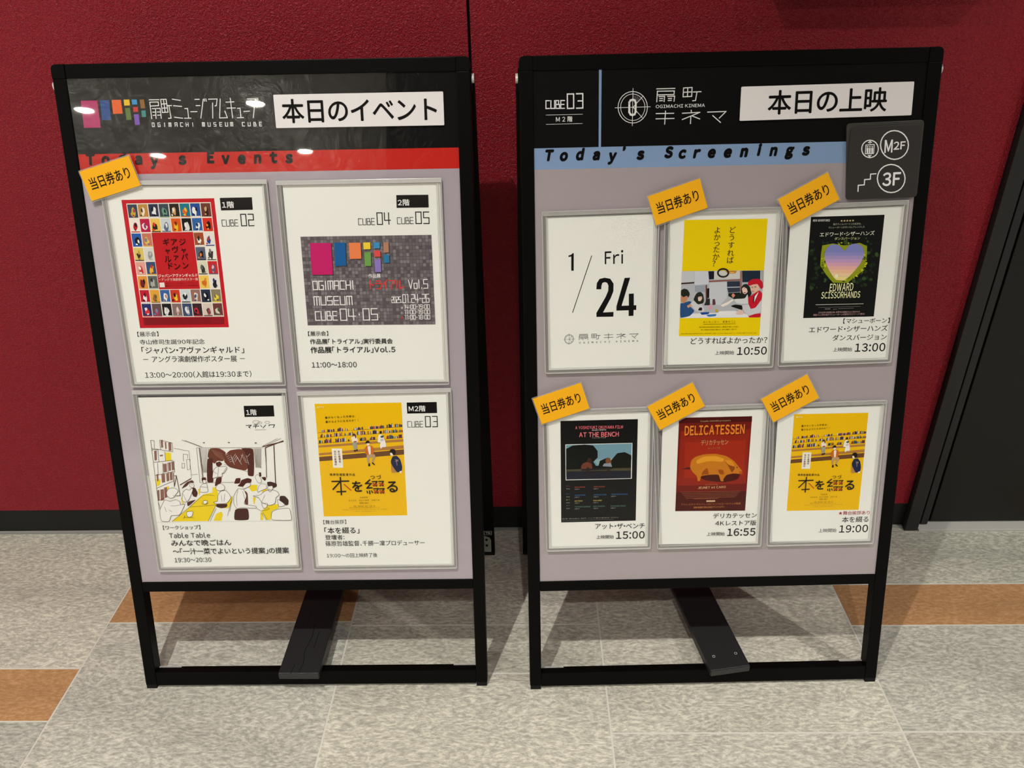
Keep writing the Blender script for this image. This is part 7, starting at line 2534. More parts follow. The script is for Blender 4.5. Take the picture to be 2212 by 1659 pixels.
('R','white date sheet reading 1/24 Fri in large black figures',[(-2443,7324),(-872,7347),(-880,5110),(-2422,5101)],[[(-2382,7246),(-899,7264),(-891,5158),(-2371,5147)]],r"""0 236 0|-2031 6768 -2016 6767 -2017 6531 -2050 6532 -2050 6724 -2087 6716 -2087 6738 -2052 6747
1 236 0|10|-1773 6727 -2033 5958
2 236 0|20|Fri|-1593 6611 -1347 6614 -1595 6791
0 236 0|-1708 6271 -1701 6356 -1666 6411 -1596 6427 -1519 6411 -1473 6344 -1474 6238 -1509 6146 -1614 5949 -1469 5953 -1471 5888 -1704 5889 -1705 5944 -1580 6162 -1545 6246 -1543 6317 -1560 6355 -1591 6367 -1624 6357 -1638 6319 -1641 6270
0 236 0|-1322 6418 -1247 6419 -1359 6036 -1259 6037 -1262 6200 -1194 6202 -1191 6039 -1156 6040 -1156 5974 -1192 5974 -1193 5893 -1260 5892 -1261 5972 -1429 5970 -1430 6030
1 188 0|4|-2018 5585 -2021 5568 -2028 5552 -2038 5538 -2052 5528 -2067 5521 -2084 5519 -2101 5521 -2116 5527 -2129 5538 -2139 5551 -2145 5567 -2148 5584 -2145 5600 -2139 5616 -2128 5630 -2115 5641 -2099 5648 -2082 5650 -2066 5648 -2050 5642 -2037 5631 -2026 5618 -2020 5602 -2018 5585
1 188 0|3|-2029 5585 -2032 5570 -2037 5557 -2046 5545 -2057 5537 -2070 5531 -2084 5529 -2098 5531 -2111 5536 -2121 5545 -2130 5556 -2135 5569 -2137 5584 -2135 5598 -2129 5611 -2121 5623 -2109 5632 -2096 5638 -2083 5640 -2069 5638 -2056 5633 -2045 5624 -2036 5612 -2031 5599 -2029 5585
1 188 0|3|-2081 5663 -2086 5508
1 188 0|3|-2160 5581 -2005 5587
1 188 0|3|-2082 5584 -2039 5629
1 188 0|3|-2082 5584 -2042 5542
1 188 0|6|-1941 5648 -1823 5649
1 188 0|6|-1938 5634 -1826 5634 -1826 5614 -1938 5613
1 188 0|6|-1939 5634 -1944 5573
1 188 0|6|-1926 5601 -1888 5602 -1889 5571
1 188 0|6|-1876 5602 -1820 5602 -1822 5570
1 188 0|6|-1924 5587 -1898 5586
1 188 0|6|-1869 5587 -1840 5588
1 188 0|6|-1769 5649 -1704 5650 -1704 5599 -1769 5598 -1769 5649
1 188 0|6|-1737 5648 -1737 5598
1 188 0|6|-1769 5624 -1704 5625
1 188 0|6|-1697 5628 -1648 5630
1 188 0|6|-1671 5629 -1677 5581 -1704 5579
1 188 0|6|-1594 5632 -1475 5635
1 188 0|6|-1597 5597 -1472 5600
1 188 0|6|-1534 5656 -1536 5572
1 188 0|6|-1422 5634 -1302 5637 -1422 5593
1 188 0|6|-1359 5654 -1359 5639
1 188 0|6|-1362 5610 -1363 5574
1 188 0|6|-1353 5617 -1298 5596
1 188 0|6|-1244 5638 -1124 5641 -1169 5599
1 188 0|6|-1210 5614 -1159 5577
3 188 0|20|O|-1933 5531 32 0 0 100
3 188 0|20|G|-1875 5532 32 0 0 100
3 188 0|20|I|-1816 5532 32 0 0 100
3 188 0|20|M|-1758 5533 32 0 0 100
3 188 0|20|A|-1699 5534 32 0 0 100
3 188 0|20|C|-1641 5535 32 0 0 100
3 188 0|20|H|-1582 5535 32 0 0 100
3 188 0|20|I|-1524 5536 32 0 0 100
3 188 0|20|K|-1420 5537 32 0 0 100
3 188 0|20|I|-1363 5537 32 0 0 100
3 188 0|20|N|-1306 5538 32 0 0 100
3 188 0|20|E|-1248 5538 32 0 0 100
3 188 0|20|M|-1191 5539 32 0 0 100
3 188 0|20|A|-1133 5539 32 0 0 100"""),
('R','white sheet with yellow poster holding a photograph of people around a table, start 10:50',[(-803,7310),(775,7321),(777,5120),(-781,5112)],[[(-730,7287),(758,7271),(731,5174),(-762,5188)]],r"""0 237 0|-533 7175 585 7168 563 5573 -557 5591
3 238 1|15|ど|117 7028 95 0 0 100
3 238 1|15|う|115 6929 96 0 0 100
3 238 1|15|す|111 6827 96 0 0 100
3 238 1|15|れ|108 6722 97 0 0 100
3 238 1|15|ば|107 6625 97 0 0 100
3 238 1|15|よ|-83 7029 95 0 0 100
3 238 1|15|か|-85 6937 96 0 0 100
3 238 1|15|っ|-82 6857 96 0 0 100
3 238 1|15|た|-86 6772 96 0 0 100
3 238 1|15|か|-87 6675 97 0 0 100
3 238 1|15|?|-88 6585 97 0 0 100
2 26 1|15|どうすればよかったか？|-388 5475 676 5468 -388 5565
2 26 1|8|上映開始|-43 5314 223 5314 -43 5370
2 22 1|30|10:50|266 5307 678 5306 267 5416
0 239 1|-545 6492 573 6479 568 5834 -553 5845
0 240 2|-541 6489 -373 6487 -370 6343 -547 6339
0 241 2|-370 6487 -184 6484 -169 6313 -363 6297
0 242 2|-184 6484 -104 6483 -103 6374 -169 6370
0 243 2|-102 6483 249 6479 254 6375 -97 6370
0 244 2|-547 6333 -370 6342 -370 6322 -548 6313
0 245 2|-171 6356 254 6366 255 6347 -170 6333
0 246 2|250 6479 277 6478 286 6191 258 6192
0 247 2|277 6480 525 6477 531 6323 288 6323
0 248 2|-164 6330 76 6333 89 6115 -4 6013 -152 6045
0 249 2|79 6339 253 6341 259 6266 82 6265
0 250 2|83 6250 260 6252 263 6192 103 6184
0 251 2|528 6477 573 6477 582 6230 548 6334
0 252 2|103 6178 264 6186 297 6099 194 6090 105 6138
0 253 2|-192 6248 -161 6253 -158 6121 -187 6110
0 254 2|-214 6294 -194 6299 -184 6052 -201 6046
0 255 2|-534 5844 -403 5906 -11 5909 202 5933 384 5876 403 5836
0 256 2|-187 6110 -146 6109 -142 6016 -223 6018
0 257 2|-360 6292 -217 6294 -213 6202 -357 6206
4 258 3|203 6020 302 6006 311 5936 135 5998
4 259 3|-549 6164 -548 6233 -508 6255 -461 6242 -428 6196 -427 6161 -446 6127 -470 6156 -509 6134
4 260 3|-549 6158 -509 6134 -453 6156 -454 6104 -473 6070 -507 6056 -548 6077
4 261 3|-553 6054 -512 6053 -433 6081 -392 6068 -436 6023 -347 5945 -414 5871 -549 5845
4 262 3|-462 6017 -414 6040 -396 6016 -441 5982
4 263 3|-373 6102 -344 6171 -316 6199 -276 6204 -241 6168 -226 6087 -236 6047 -304 6031 -352 6067
4 264 3|-314 6136 -257 6143 -253 6111 -272 6077 -306 6078
4 265 3|-414 6051 -364 6088 -304 6020 -259 6042 -209 5942 -242 5920 -347 5951
4 266 3|272 6249 304 6294 355 6299 398 6252 425 6165 394 6108 315 6087 221 6112 276 6168
4 267 3|284 6237 311 6259 353 6236 370 6189 334 6156 302 6174
4 268 3|176 6096 337 6098 368 6166 393 6021 225 6031
4 269 3|365 6270 365 6327 426 6366 523 6363 566 6317 576 6242 549 6220 498 6295 408 6280
4 270 3|397 6258 424 6288 498 6295 521 6255 518 6197 477 6164 431 6171 409 6206
4 269 3|374 6109 449 6159 526 6209 569 6168 568 6087 488 5967 420 5951 387 6022
4 271 3|302 6006 393 6016 420 5951 488 5967 568 6087 567 5901 437 5852 348 5895 310 5965
4 269 3|396 5853 493 5885 565 5890 565 5832 403 5836
4 272 3|462 6118 524 6197 481 6089 456 6032
4 273 3|453 6130 467 6135 462 6031 446 6049
4 274 3|-1 6013 98 6057 165 6096 183 6078 99 6016 32 5989
4 275 3|145 6148 167 6177 202 6147 170 6107
4 276 3|215 5892 258 5949 323 5924 326 5878 245 5874
4 277 3|-277 5920 -144 5923 -155 5894 -253 5885
4 278 3|-192 5886 -45 5895 -55 5863 -159 5856
4 279 3|-71 5956 -36 5964 -23 5926 -63 5916
4 280 3|-165 6017 -120 6027 -106 5963 -157 5947
4 281 3|-112 6102 -77 6101 -62 6026 -108 6015
4 282 3|-23 5932 196 5933 187 5875 -21 5874
4 283 3|-285 5990 -248 5987 -249 5943 -307 5950
4 284 3|46 6482 209 6481 187 6448 113 6444 67 6459
4 285 3|78 6461 187 6462 136 6449
1 286 4|22|90 6456 87 6439 78 6424 63 6412 43 6405 21 6403 -1 6406 -21 6414 -38 6427 -48 6442 -53 6459 -50 6475 -40 6490 -25 6502 -6 6509 16 6511 38 6508 59 6500 75 6488 86 6472 90 6456
0 258 4|482 6256 478 6252 469 6250 460 6252 456 6256 460 6260 469 6262 478 6260
0 258 4|438 6251 435 6247 427 6246 418 6248 415 6251 418 6255 426 6256 434 6255
0 258 4|327 6236 324 6232 319 6232 315 6236 318 6240 324 6240
0 287 4|344 6180 339 6176 327 6174 315 6176 310 6180 315 6184 327 6186 339 6184
0 288 4|457 6196 452 6193 441 6192 430 6193 425 6197 429 6200 441 6201 452 6199
0 289 4|-264 6129 -267 6126 -274 6126 -278 6129 -274 6132 -267 6132
0 289 4|-292 6126 -296 6124 -303 6124 -306 6127 -303 6130 -296 6130
3 290 4|0|言|-213 5784 29 0 0 100
3 290 4|0|い|-175 5784 29 0 0 100
3 290 4|0|た|-136 5784 29 0 0 100
3 290 4|0|く|-97 5783 29 0 0 100
3 290 4|0|な|-59 5783 29 0 0 100
3 290 4|0|い|-20 5783 29 0 0 100
3 290 4|0|家|57 5782 29 0 0 100
3 290 4|0|族|95 5782 29 0 0 100
3 290 4|0|の|134 5782 29 0 0 100
3 290 4|0|こ|173 5782 29 0 0 100
3 290 4|0|と|211 5781 29 0 0 100
1 290 4|4|-224 5753 222 5750
2 290 4|0|姉が統合失調症を発症し家族が選んだ道と|-280 5704 271 5700 -280 5722
2 290 4|0|弟と家族は対話を重ねた、姉を撮影し続けた|-256 5667 247 5664 -256 5684
2 290 4|0|監督 撮影 編集 藤野知明 制作 淺野由美子 整音 川上拓也 動画工房ぞうしま 配給 東風 2024年 日本|-527 5621 520 5610 -527 5632"""),
('R','white sheet with dark green poster around a heart-shaped evening sky, start 13:00',[(776,7334),(2449,7372),(2430,5151),(842,5128)],[[(894,7256),(2410,7293),(2391,5189),(887,5184)]],r"""0 291 0|1164 7178 2150 7185 2134 5809 1157 5808
2 26 1|15|【マシューボーン】|1717 5717 2359 5712 1718 5791
2 26 1|15|エドワード・シザーハンズ|1251 5599 2343 5601 1251 5685
2 26 1|15|ダンスバージョン|1586 5478 2341 5477 1586 5561
2 26 1|8|上映開始|1606 5322 1874 5321 1606 5381
2 22 1|30|13:00|1914 5315 2334 5315 1914 5430
0 292 1|1231 6847 1221 6827 1198 6832 1183 6840 1178 6865 1197 6872 1219 6861
0 293 1|1636 6675 1622 6665 1611 6663 1597 6670 1597 6685 1608 6692 1624 6688
0 294 1|2071 6633 2056 6618 2044 6619 2033 6628 2028 6643 2044 6648 2062 6649
0 294 1|1648 6499 1638 6478 1622 6469 1607 6488 1605 6517 1618 6524 1639 6518
0 292 1|1749 6677 1749 6659 1729 6667 1711 6668 1720 6688 1729 6698 1746 6695
0 295 1|1894 6797 1892 6784 1882 6785 1874 6791 1874 6807 1881 6813 1889 6805
0 292 1|1953 6781 1958 6769 1936 6770 1918 6774 1920 6790 1938 6798 1955 6796
0 293 1|1233 6722 1217 6699 1198 6706 1180 6710 1185 6737 1197 6749 1214 6748
0 293 1|1455 6477 1445 6463 1426 6462 1409 6471 1402 6491 1426 6495 1447 6487
0 294 1|1253 6747 1250 6736 1232 6727 1220 6737 1218 6755 1231 6765 1246 6764
0 296 1|1631 6681 1621 6665 1609 6672 1596 6674 1591 6691 1607 6701 1623 6689
0 295 1|2103 6805 2089 6791 2081 6793 2065 6799 2074 6812 2079 6820 2089 6816
0 295 1|1249 6708 1241 6700 1228 6691 1221 6703 1213 6715 1228 6725 1239 6718
0 294 1|1383 6830 1370 6814 1352 6804 1339 6822 1335 6846 1349 6860 1375 6843
0 295 1|1419 6560 1405 6542 1391 6548 1382 6553 1372 6575 1390 6588 1411 6578
0 293 1|1248 6219 1241 6208 1230 6206 1214 6214 1223 6227 1229 6231 1244 6229
0 295 1|1877 6610 1866 6598 1846 6579 1834 6601 1828 6622 1844 6644 1870 6627
0 296 1|2116 6656 2120 6634 2095 6623 2076 6643 2064 6669 2091 6693 2115 6670
0 292 1|1283 6624 1277 6611 1251 6596 1241 6614 1234 6634 1252 6641 1274 6640
0 293 1|1454 6505 1436 6480 1417 6480 1408 6496 1392 6522 1416 6536 1436 6529
0 293 1|1775 6652 1770 6645 1757 6633 1744 6648 1748 6659 1757 6661 1772 6662
0 293 1|1401 6428 1398 6417 1373 6411 1357 6418 1356 6439 1374 6443 1396 6442
0 294 1|1728 6297 1723 6283 1707 6268 1696 6287 1691 6307 1705 6311 1723 6308
0 292 1|1616 6694 1614 6676 1586 6674 1571 6683 1567 6707 1583 6716 1612 6716
0 295 1|1597 6319 1590 6305 1577 6306 1564 6313 1564 6330 1576 6335 1591 6326
0 295 1|1495 6562 1495 6545 1461 6544 1455 6553 1447 6582 1463 6597 1488 6583
0 293 1|1439 6315 1431 6303 1416 6289 1397 6310 1406 6325 1417 6331 1435 6332
0 296 1|1255 6243 1260 6225 1232 6227 1216 6232 1219 6259 1234 6266 1263 6259
0 295 1|1662 6463 1653 6445 1636 6445 1618 6458 1623 6473 1634 6482 1654 6472
0 292 1|2078 6538 2074 6532 2068 6530 2063 6533 2062 6546 2067 6545 2079 6544
0 292 1|1667 6505 1659 6495 1637 6487 1622 6499 1625 6513 1639 6524 1658 6526
0 295 1|1807 6454 1796 6437 1773 6440 1766 6445 1757 6464 1775 6473 1792 6469
0 297 1|1596 6337 1593 6314 1574 6315 1554 6329 1564 6349 1573 6353 1590 6354
0 296 1|1820 6372 1816 6357 1793 6353 1771 6360 1780 6387 1789 6401 1805 6392
0 292 1|2037 6447 2037 6437 2025 6431 2013 6445 2016 6456 2023 6462 2038 6452
0 296 1|1582 6716 1574 6700 1561 6697 1550 6711 1551 6725 1562 6729 1576 6725
0 295 1|1642 6496 1640 6485 1630 6485 1626 6490 1620 6502 1630 6503 1641 6500
0 296 1|1724 6338 1721 6331 1705 6328 1698 6332 1695 6344 1704 6360 1720 6350
0 292 1|2005 6244 1990 6226 1973 6227 1958 6238 1961 6257 1974 6261 1989 6264
0 297 1|1932 6311 1923 6293 1902 6283 1872 6305 1869 6329 1900 6345 1922 6332
0 294 1|1297 6548 1288 6522 1264 6532 1254 6537 1250 6560 1265 6568 1284 6572
0 296 1|1820 6515 1812 6494 1795 6485 1781 6508 1771 6528 1794 6543 1811 6537
0 295 1|1837 6327 1822 6307 1808 6306 1785 6319 1787 6334 1805 6349 1822 6340
0 297 1|1932 6778 1926 6772 1920 6766 1908 6774 1908 6782 1918 6786 1928 6787
0 297 1|1418 6517 1415 6509 1409 6508 1401 6514 1398 6521 1408 6526 1415 6526
0 293 1|1760 6533 1753 6512 1725 6496 1696 6527 1709 6545 1724 6560 1749 6561
0 293 1|1622 6767 1624 6752 1607 6758 1600 6760 1592 6775 1607 6784 1617 6779
0 293 1|1568 6303 1560 6285 1538 6280 1530 6292 1526 6323 1540 6328 1563 6322
0 296 1|1680 6834 1678 6808 1651 6800 1632 6827 1625 6851 1648 6862 1681 6859
0 294 1|1615 6256 1616 6238 1586 6240 1564 6249 1574 6265 1585 6280 1607 6274
0 297 1|1947 6239 1938 6218 1923 6223 1912 6234 1906 6246 1923 6262 1942 6247
0 292 1|1680 6258 1673 6244 1662 6242 1653 6254 1652 6266 1662 6276 1678 6265
0 296 1|1440 6331 1437 6317 1421 6304 1412 6322 1400 6344 1418 6357 1440 6343
0 296 1|1623 6893 1618 6887 1611 6885 1606 6889 1600 6897 1611 6903 1622 6901
0 292 1|1330 6229 1324 6218 1312 6214 1302 6223 1299 6237 1311 6245 1322 6238
0 292 1|1288 6263 1277 6249 1262 6249 1253 6255 1246 6278 1263 6291 1277 6284
0 294 1|1319 6360 1305 6346 1283 6337 1258 6353 1258 6377 1282 6379 1296 6379
0 293 1|1275 6220 1257 6206 1236 6182 1224 6207 1207 6235 1235 6242 1257 6242
0 297 1|2054 6513 2055 6484 2024 6477 2001 6506 2001 6523 2023 6541 2050 6535
0 297 1|2088 6518 2088 6502 2068 6502 2058 6510 2047 6527 2068 6545 2084 6536
0 294 1|1809 6395 1811 6370 1784 6373 1773 6389 1773 6406 1782 6421 1803 6414
0 292 1|1334 6393 1324 6380 1308 6383 1300 6389 1295 6400 1305 6415 1325 6402
0 294 1|2037 6319 2031 6309 2021 6302 2008 6312 2013 6328 2020 6334 2032 6330
0 297 1|1473 6851 1471 6836 1456 6837 1447 6847 1442 6858 1458 6862 1467 6858
0 293 1|1669 6764 1672 6749 1645 6733 1622 6757 1620 6773 1643 6799 1668 6779
0 292 1|1995 6258 1980 6245 1965 6247 1948 6252 1943 6266 1963 6275 1980 6271
0 297 1|1618 6769 1615 6759 1606 6755 1601 6764 1598 6778 1605 6782 1620 6775
0 297 1|1275 6273 1262 6241 1238 6240 1219 6259 1210 6290 1239 6293 1255 6289
0 294 1|1902 6295 1900 6287 1893 6283 1890 6291 1885 6301 1894 6303 1904 6305
0 297 1|1886 6511 1882 6490 1870 6486 1852 6502 1858 6519 1869 6528 1884 6521
0 294 1|1830 6448 1827 6434 1807 6429 1796 6437 1786 6464 1805 6479 1833 6473
0 297 1|1231 6690 1222 6671 1193 6664 1173 6676 1168 6711 1196 6722 1228 6712
0 292 1|1224 6850 1222 6833 1207 6837 1196 6845 1199 6861 1207 6866 1218 6868
0 294 1|1492 6346 1483 6333 1471 6321 1449 6336 1443 6362 1468 6364 1495 6369
0 296 1|1971 6834 1959 6818 1950 6819 1942 6828 1941 6845 1947 6851 1964 6847
0 294 1|1603 6886 1598 6878 1590 6876 1581 6881 1585 6892 1589 6899 1596 6892
0 292 1|1313 6487 1304 6460 1284 6462 1262 6479 1259 6501 1283 6519 1309 6509
0 293 1|2069 6319 2062 6298 2039 6303 2027 6313 2019 6329 2040 6343 2061 6337
0 297 1|2033 6719 2028 6701 2008 6693 1998 6710 1998 6729 2006 6752 2025 6740
0 295 1|1375 6555 1364 6542 1344 6538 1325 6545 1335 6564 1342 6581 1368 6574
0 297 1|1636 6363 1634 6355 1623 6357 1618 6359 1620 6367 1624 6371 1633 6368
0 297 1|1367 6670 1357 6647 1339 6648 1331 6664 1322 6686 1339 6684 1361 6682
0 297 1|1743 6762 1737 6757 1730 6756 1726 6759 1726 6768 1730 6771 1741 6767
0 294 1|1875 6745 1870 6735 1861 6736 1854 6740 1856 6751 1860 6752 1866 6749
0 297 1|1810 6743 1805 6730 1779 6713 1765 6732 1765 6755 1776 6778 1801 6759
0 294 1|1526 6363 1512 6343 1501 6348 1486 6354 1485 6375 1499 6383 1520 6380
0 295 1|1753 6310 1742 6300 1718 6294 1713 6300 1697 6324 1719 6331 1735 6328
0 293 1|1954 6703 1954 6693 1942 6689 1932 6699 1927 6711 1941 6715 1951 6713
0 292 1|1825 6628 1816 6617 1802 6619 1792 6625 1791 6638 1801 6646 1817 6642
0 293 1|1588 6733 1591 6711 1570 6712 1545 6727 1550 6749 1567 6748 1590 6754
0 294 1|1336 6704 1332 6693 1323 6693 1310 6698 1316 6710 1323 6718 1335 6716
0 293 1|1551 6236 1538 6217 1524 6222 1511 6231 1504 6246 1522 6261 1540 6246
0 294 1|1579 6325 1569 6306 1546 6304 1533 6314 1523 6345 1545 6343 1571 6348
0 297 1|2008 6349 2007 6330 1984 6321 1959 6336 1966 6364 1981 6380 2007 6367
0 296 1|1938 6877 1937 6868 1928 6869 1920 6874 1916 6882 1927 6889 1939 6888
0 292 1|1786 6743 1783 6725 1765 6712 1737 6734 1743 6754 1764 6760 1787 6756
0 292 1|1710 6732 1704 6723 1696 6719 1683 6725 1679 6739 1693 6742 1703 6742
0 297 1|1875 6476 1864 6450 1840 6454 1821 6472 1818 6486 1838 6497 1855 6495
0 296 1|1497 6726 1489 6708 1464 6695 1446 6720 1440 6736 1465 6741 1484 6741
0 293 1|1955 6771 1956 6764 1946 6757 1940 6768 1939 6775 1945 6785 1954 6779
0 292 1|2070 6418 2069 6404 2056 6406 2044 6412 2045 6425 2056 6434 2066 6432
0 293 1|1410 6657 1408 6641 1388 6642 1373 6652 1370 6671 1391 6673 1410 6681
0 295 1|1781 6560 1779 6551 1765 6553 1755 6555 1755 6566 1766 6568 1777 6566
0 296 1|1836 6300 1840 6285 1812 6281 1789 6289 1794 6316 1813 6332 1832 6320
0 294 1|1974 6356 1967 6346 1960 6346 1951 6353 1953 6364 1958 6370 1965 6363
0 292 1|1626 6889 1621 6877 1602 6871 1586 6884 1590 6899 1602 6903 1620 6903
0 294 1|2017 6803 2018 6789 1996 6785 1986 6794 1972 6818 1993 6819 2017 6814
0 294 1|1615 6286 1609 6260 1584 6268 1575 6275 1561 6298 1585 6318 1612 6310
0 294 1|1794 6724 1796 6702 1778 6697 1761 6714 1763 6740 1776 6746 1791 6736
0 293 1|1514 6718 1503 6701 1488 6704 1480 6712 1472 6728 1487 6742 1503 6734
0 295 1|1751 6225 1750 6215 1738 6211 1725 6222 1732 6233 1737 6242 1748 6237
0 297 1|1992 6427 1978 6406 1960 6400 1929 6417 1939 6437 1956 6455 1981 6451
0 294 1|1437 6829 1428 6812 1406 6808 1386 6821 1386 6839 1408 6844 1423 6844
0 295 1|1851 6567 1853 6557 1836 6555 1820 6562 1819 6578 1837 6581 1855 6584
0 292 1|1345 6498 1332 6488 1317 6482 1304 6493 1296 6508 1315 6524 1340 6507
0 296 1|2007 6684 1995 6668 1968 6657 1947 6675 1950 6702 1968 6704 1997 6703
0 297 1|1263 6350 1256 6336 1243 6331 1228 6346 1226 6360 1243 6364 1259 6365
0 295 1|1972 6313 1965 6293 1952 6303 1933 6306 1943 6322 1950 6330 1962 6329
0 297 1|1960 6616 1956 6602 1942 6599 1924 6609 1922 6627 1939 6639 1959 6633
0 292 1|1309 6430 1301 6410 1290 6412 1271 6424 1279 6439 1287 6456 1300 6442
0 296 1|1982 6334 1964 6317 1948 6312 1920 6322 1922 6350 1945 6368 1964 6355
0 293 1|1617 6641 1612 6627 1595 6622 1580 6633 1587 6647 1594 6651 1605 6650
0 295 1|2061 6642 2057 6634 2048 6634 2040 6640 2039 6647 2048 6658 2060 6648
0 293 1|1978 6612 1965 6595 1936 6577 1916 6602 1908 6623 1937 6634 1956 6639
0 297 1|1795 6652 1796 6632 1773 6638 1759 6643 1759 6665 1774 6677 1787 6663
0 295 1|1654 6342 1638 6323 1610 6323 1591 6329 1590 6361 1611 6380 1630 6360
0 297 1|1797 6247 1787 6232 1772 6219 1748 6238 1752 6262 1768 6268 1789 6268
0 295 1|1943 6592 1932 6574 1904 6566 1877 6581 1881 6611 1903 6625 1936 6610
0 295 1|1478 6719 1474 6703 1460 6707 1439 6715 1441 6727 1459 6740 1482 6728
0 297 1|1954 6590 1945 6572 1928 6564 1908 6583 1911 6604 1928 6620 1950 6605
0 297 1|1809 6226 1797 6204 1777 6205 1759 6221 1759 6245 1776 6246 1793 6241
0 294 1|1919 6535 1919 6524 1906 6521 1900 6529 1894 6542 1904 6547 1916 6546
0 293 1|1950 6757 1946 6730 1928 6725 1900 6747 1903 6774 1925 6780 1951 6781
0 295 1|1726 6291 1722 6286 1714 6279 1704 6289 1708 6296 1713 6299 1720 6298
0 292 1|1651 6503 1649 6495 1639 6487 1627 6498 1625 6511 1639 6521 1647 6517
0 292 1|1765 6455 1759 6437 1740 6443 1733 6448 1725 6464 1741 6469 1756 6464
0 292 1|1883 6288 1877 6265 1855 6268 1839 6278 1844 6296 1851 6316 1872 6300
0 298 2|1343 6797 1486 6820 1642 6790 1847 6821 1951 6774 1959 6640 1927 6441 1807 6353 1731 6282 1528 6291 1428 6398 1336 6527 1334 6671
0 299 3|1852 6741 1850 6733 1840 6734 1836 6744 1840 6751 1849 6748
0 300 3|1906 6725 1903 6705 1890 6708 1882 6728 1889 6748 1905 6734
0 300 3|1708 6820 1698 6804 1685 6814 1681 6822 1687 6829 1703 6831
0 301 3|1431 6731 1427 6710 1407 6711 1398 6734 1407 6743 1426 6748
0 302 3|1921 6403 1913 6396 1900 6392 1896 6405 1902 6412 1915 6411
0 303 3|1366 6620 1361 6612 1348 6611 1340 6623 1351 6628 1361 6631
0 300 3|1699 6314 1690 6306 1682 6306 1676 6317 1682 6326 1693 6322
0 303 3|1947 6463 1946 6452 1935 6452 1930 6466 1935 6476 1946 6471
0 300 3|1407 6591 1395 6579 1371 6576 1373 6595 1378 6610 1392 6602
0 303 3|1940 6661 1929 6647 1916 6652 1910 6664 1913 6672 1927 6669
0 299 3|1495 6770 1493 6755 1476 6762 1468 6773 1481 6778 1496 6776
0 300 3|1886 6702 1883 6691 1874 6698 1870 6704 1876 6710 1884 6710
0 303 3|1980 6546 1967 6536 1955 6532 1948 6549 1952 6563 1973 6554
0 299 3|1953 6468 1941 6451 1926 6454 1914 6471 1929 6478 1941 6478
0 303 3|1895 6695 1885 6686 1877 6681 1870 6697 1877 6703 1889 6703
0 302 3|1402 6695 1399 6686 1385 6685 1379 6696 1384 6714 1402 6706
0 300 3|1868 6392 1865 6372 1841 6380 1831 6396 1845 6408 1868 6406
0 301 3|1931 6423 1922 6408 1911 6413 1908 6425 1912 6433 1922 6430
0 303 3|1865 6377 1856 6358 1835 6365 1825 6380 1841 6389 1857 6388
0 303 3|1588 6348 1579 6331 1560 6338 1557 6350 1568 6359 1580 6363
0 302 3|1926 6603 1918 6595 1902 6596 1898 6606 1907 6614 1917 6612
0 299 3|1933 6451 1930 6445 1919 6447 1918 6453 1922 6458 1931 6459
0 303 3|1958 6526 1956 6521 1948 6520 1946 6527 1950 6538 1961 6531
0 300 3|1955 6525 1949 6517 1940 6518 1936 6527 1942 6531 1949 6534
0 302 3|1828 6341 1821 6320 1805 6331 1790 6345 1805 6356 1819 6358
0 301 3|1383 6531 1375 6515 1361 6518 1349 6535 1361 6550 1375 6543
0 303 3|1971 6529 1961 6518 1950 6521 1936 6532 1948 6542 1968 6545
0 303 3|1962 6501 1956 6490 1939 6494 1935 6503 1943 6517 1956 6510
0 302 3|1687 6313 1679 6294 1659 6297 1648 6316 1667 6324 1687 6320
0 301 3|1793 6325 1790 6317 1783 6316 1775 6327 1781 6334 1795 6332
0 302 3|1871 6385 1866 6372 1851 6375 1852 6388 1854 6398 1866 6391
0 303 3|1412 6624 1398 6604 1383 6611 1375 6627 1382 6639 1400 6639
0 303 3|1709 6317 1703 6309 1687 6304 1685 6321 1690 6335 1708 6326
0 302 3|1509 6786 1500 6774 1485 6770 1484 6789 1489 6804 1505 6794
0 301 3|1751 6351 1747 6344 1737 6341 1734 6353 1738 6361 1747 6359
0 303 3|1963 6583 1962 6574 1953 6579 1950 6584 1953 6594 1961 6589
0 299 3|1894 6391 1888 6385 1875 6382 1869 6393 1878 6398 1888 6399
0 301 3|1400 6679 1398 6665 1385 6671 1374 6682 1385 6696 1398 6687
0 303 3|1421 6527 1414 6506 1389 6510 1389 6530 1394 6546 1410 6544
0 301 3|1374 6567 1366 6556 1356 6559 1348 6569 1357 6574 1369 6572
0 303 3|1467 6786 1466 6779 1453 6778 1451 6788 1455 6794 1466 6794
0 302 3|1942 6448 1933 6431 1918 6441 1910 6452 1919 6458 1937 6455
0 300 3|1473 6749 1468 6740 1456 6744 1453 6751 1458 6760 1466 6757
0 301 3|1902 6444 1897 6435 1888 6438 1883 6447 1889 6457 1901 6453
0 301 3|1873 6698 1873 6688 1858 6685 1856 6701 1861 6711 1869 6706
0 303 3|1577 6808 1571 6800 1563 6800 1558 6810 1562 6814 1574 6818
0 301 3|1727 6803 1721 6796 1711 6794 1707 6806 1711 6815 1718 6809
0 302 3|1740 6816 1737 6806 1722 6808 1715 6819 1724 6827 1740 6826
0 300 3|1616 6825 1607 6818 1590 6818 1583 6828 1596 6837 1611 6833
0 301 3|1946 6605 1939 6587 1921 6590 1914 6608 1927 6619 1939 6613
0 301 3|1701 6301 1698 6294 1690 6294 1680 6304 1689 6309 1702 6308
0 302 3|1664 6837 1660 6825 1648 6829 1640 6840 1650 6843 1663 6842
0 303 3|1933 6455 1917 6436 1901 6436 1889 6458 1902 6466 1923 6466
0 300 3|1819 6350 1815 6341 1804 6342 1800 6352 1805 6360 1812 6354
0 303 3|1560 6369 1556 6356 1540 6352 1530 6372 1538 6389 1559 6382
0 301 3|1393 6492 1381 6480 1367 6479 1353 6495 1366 6507 1384 6505
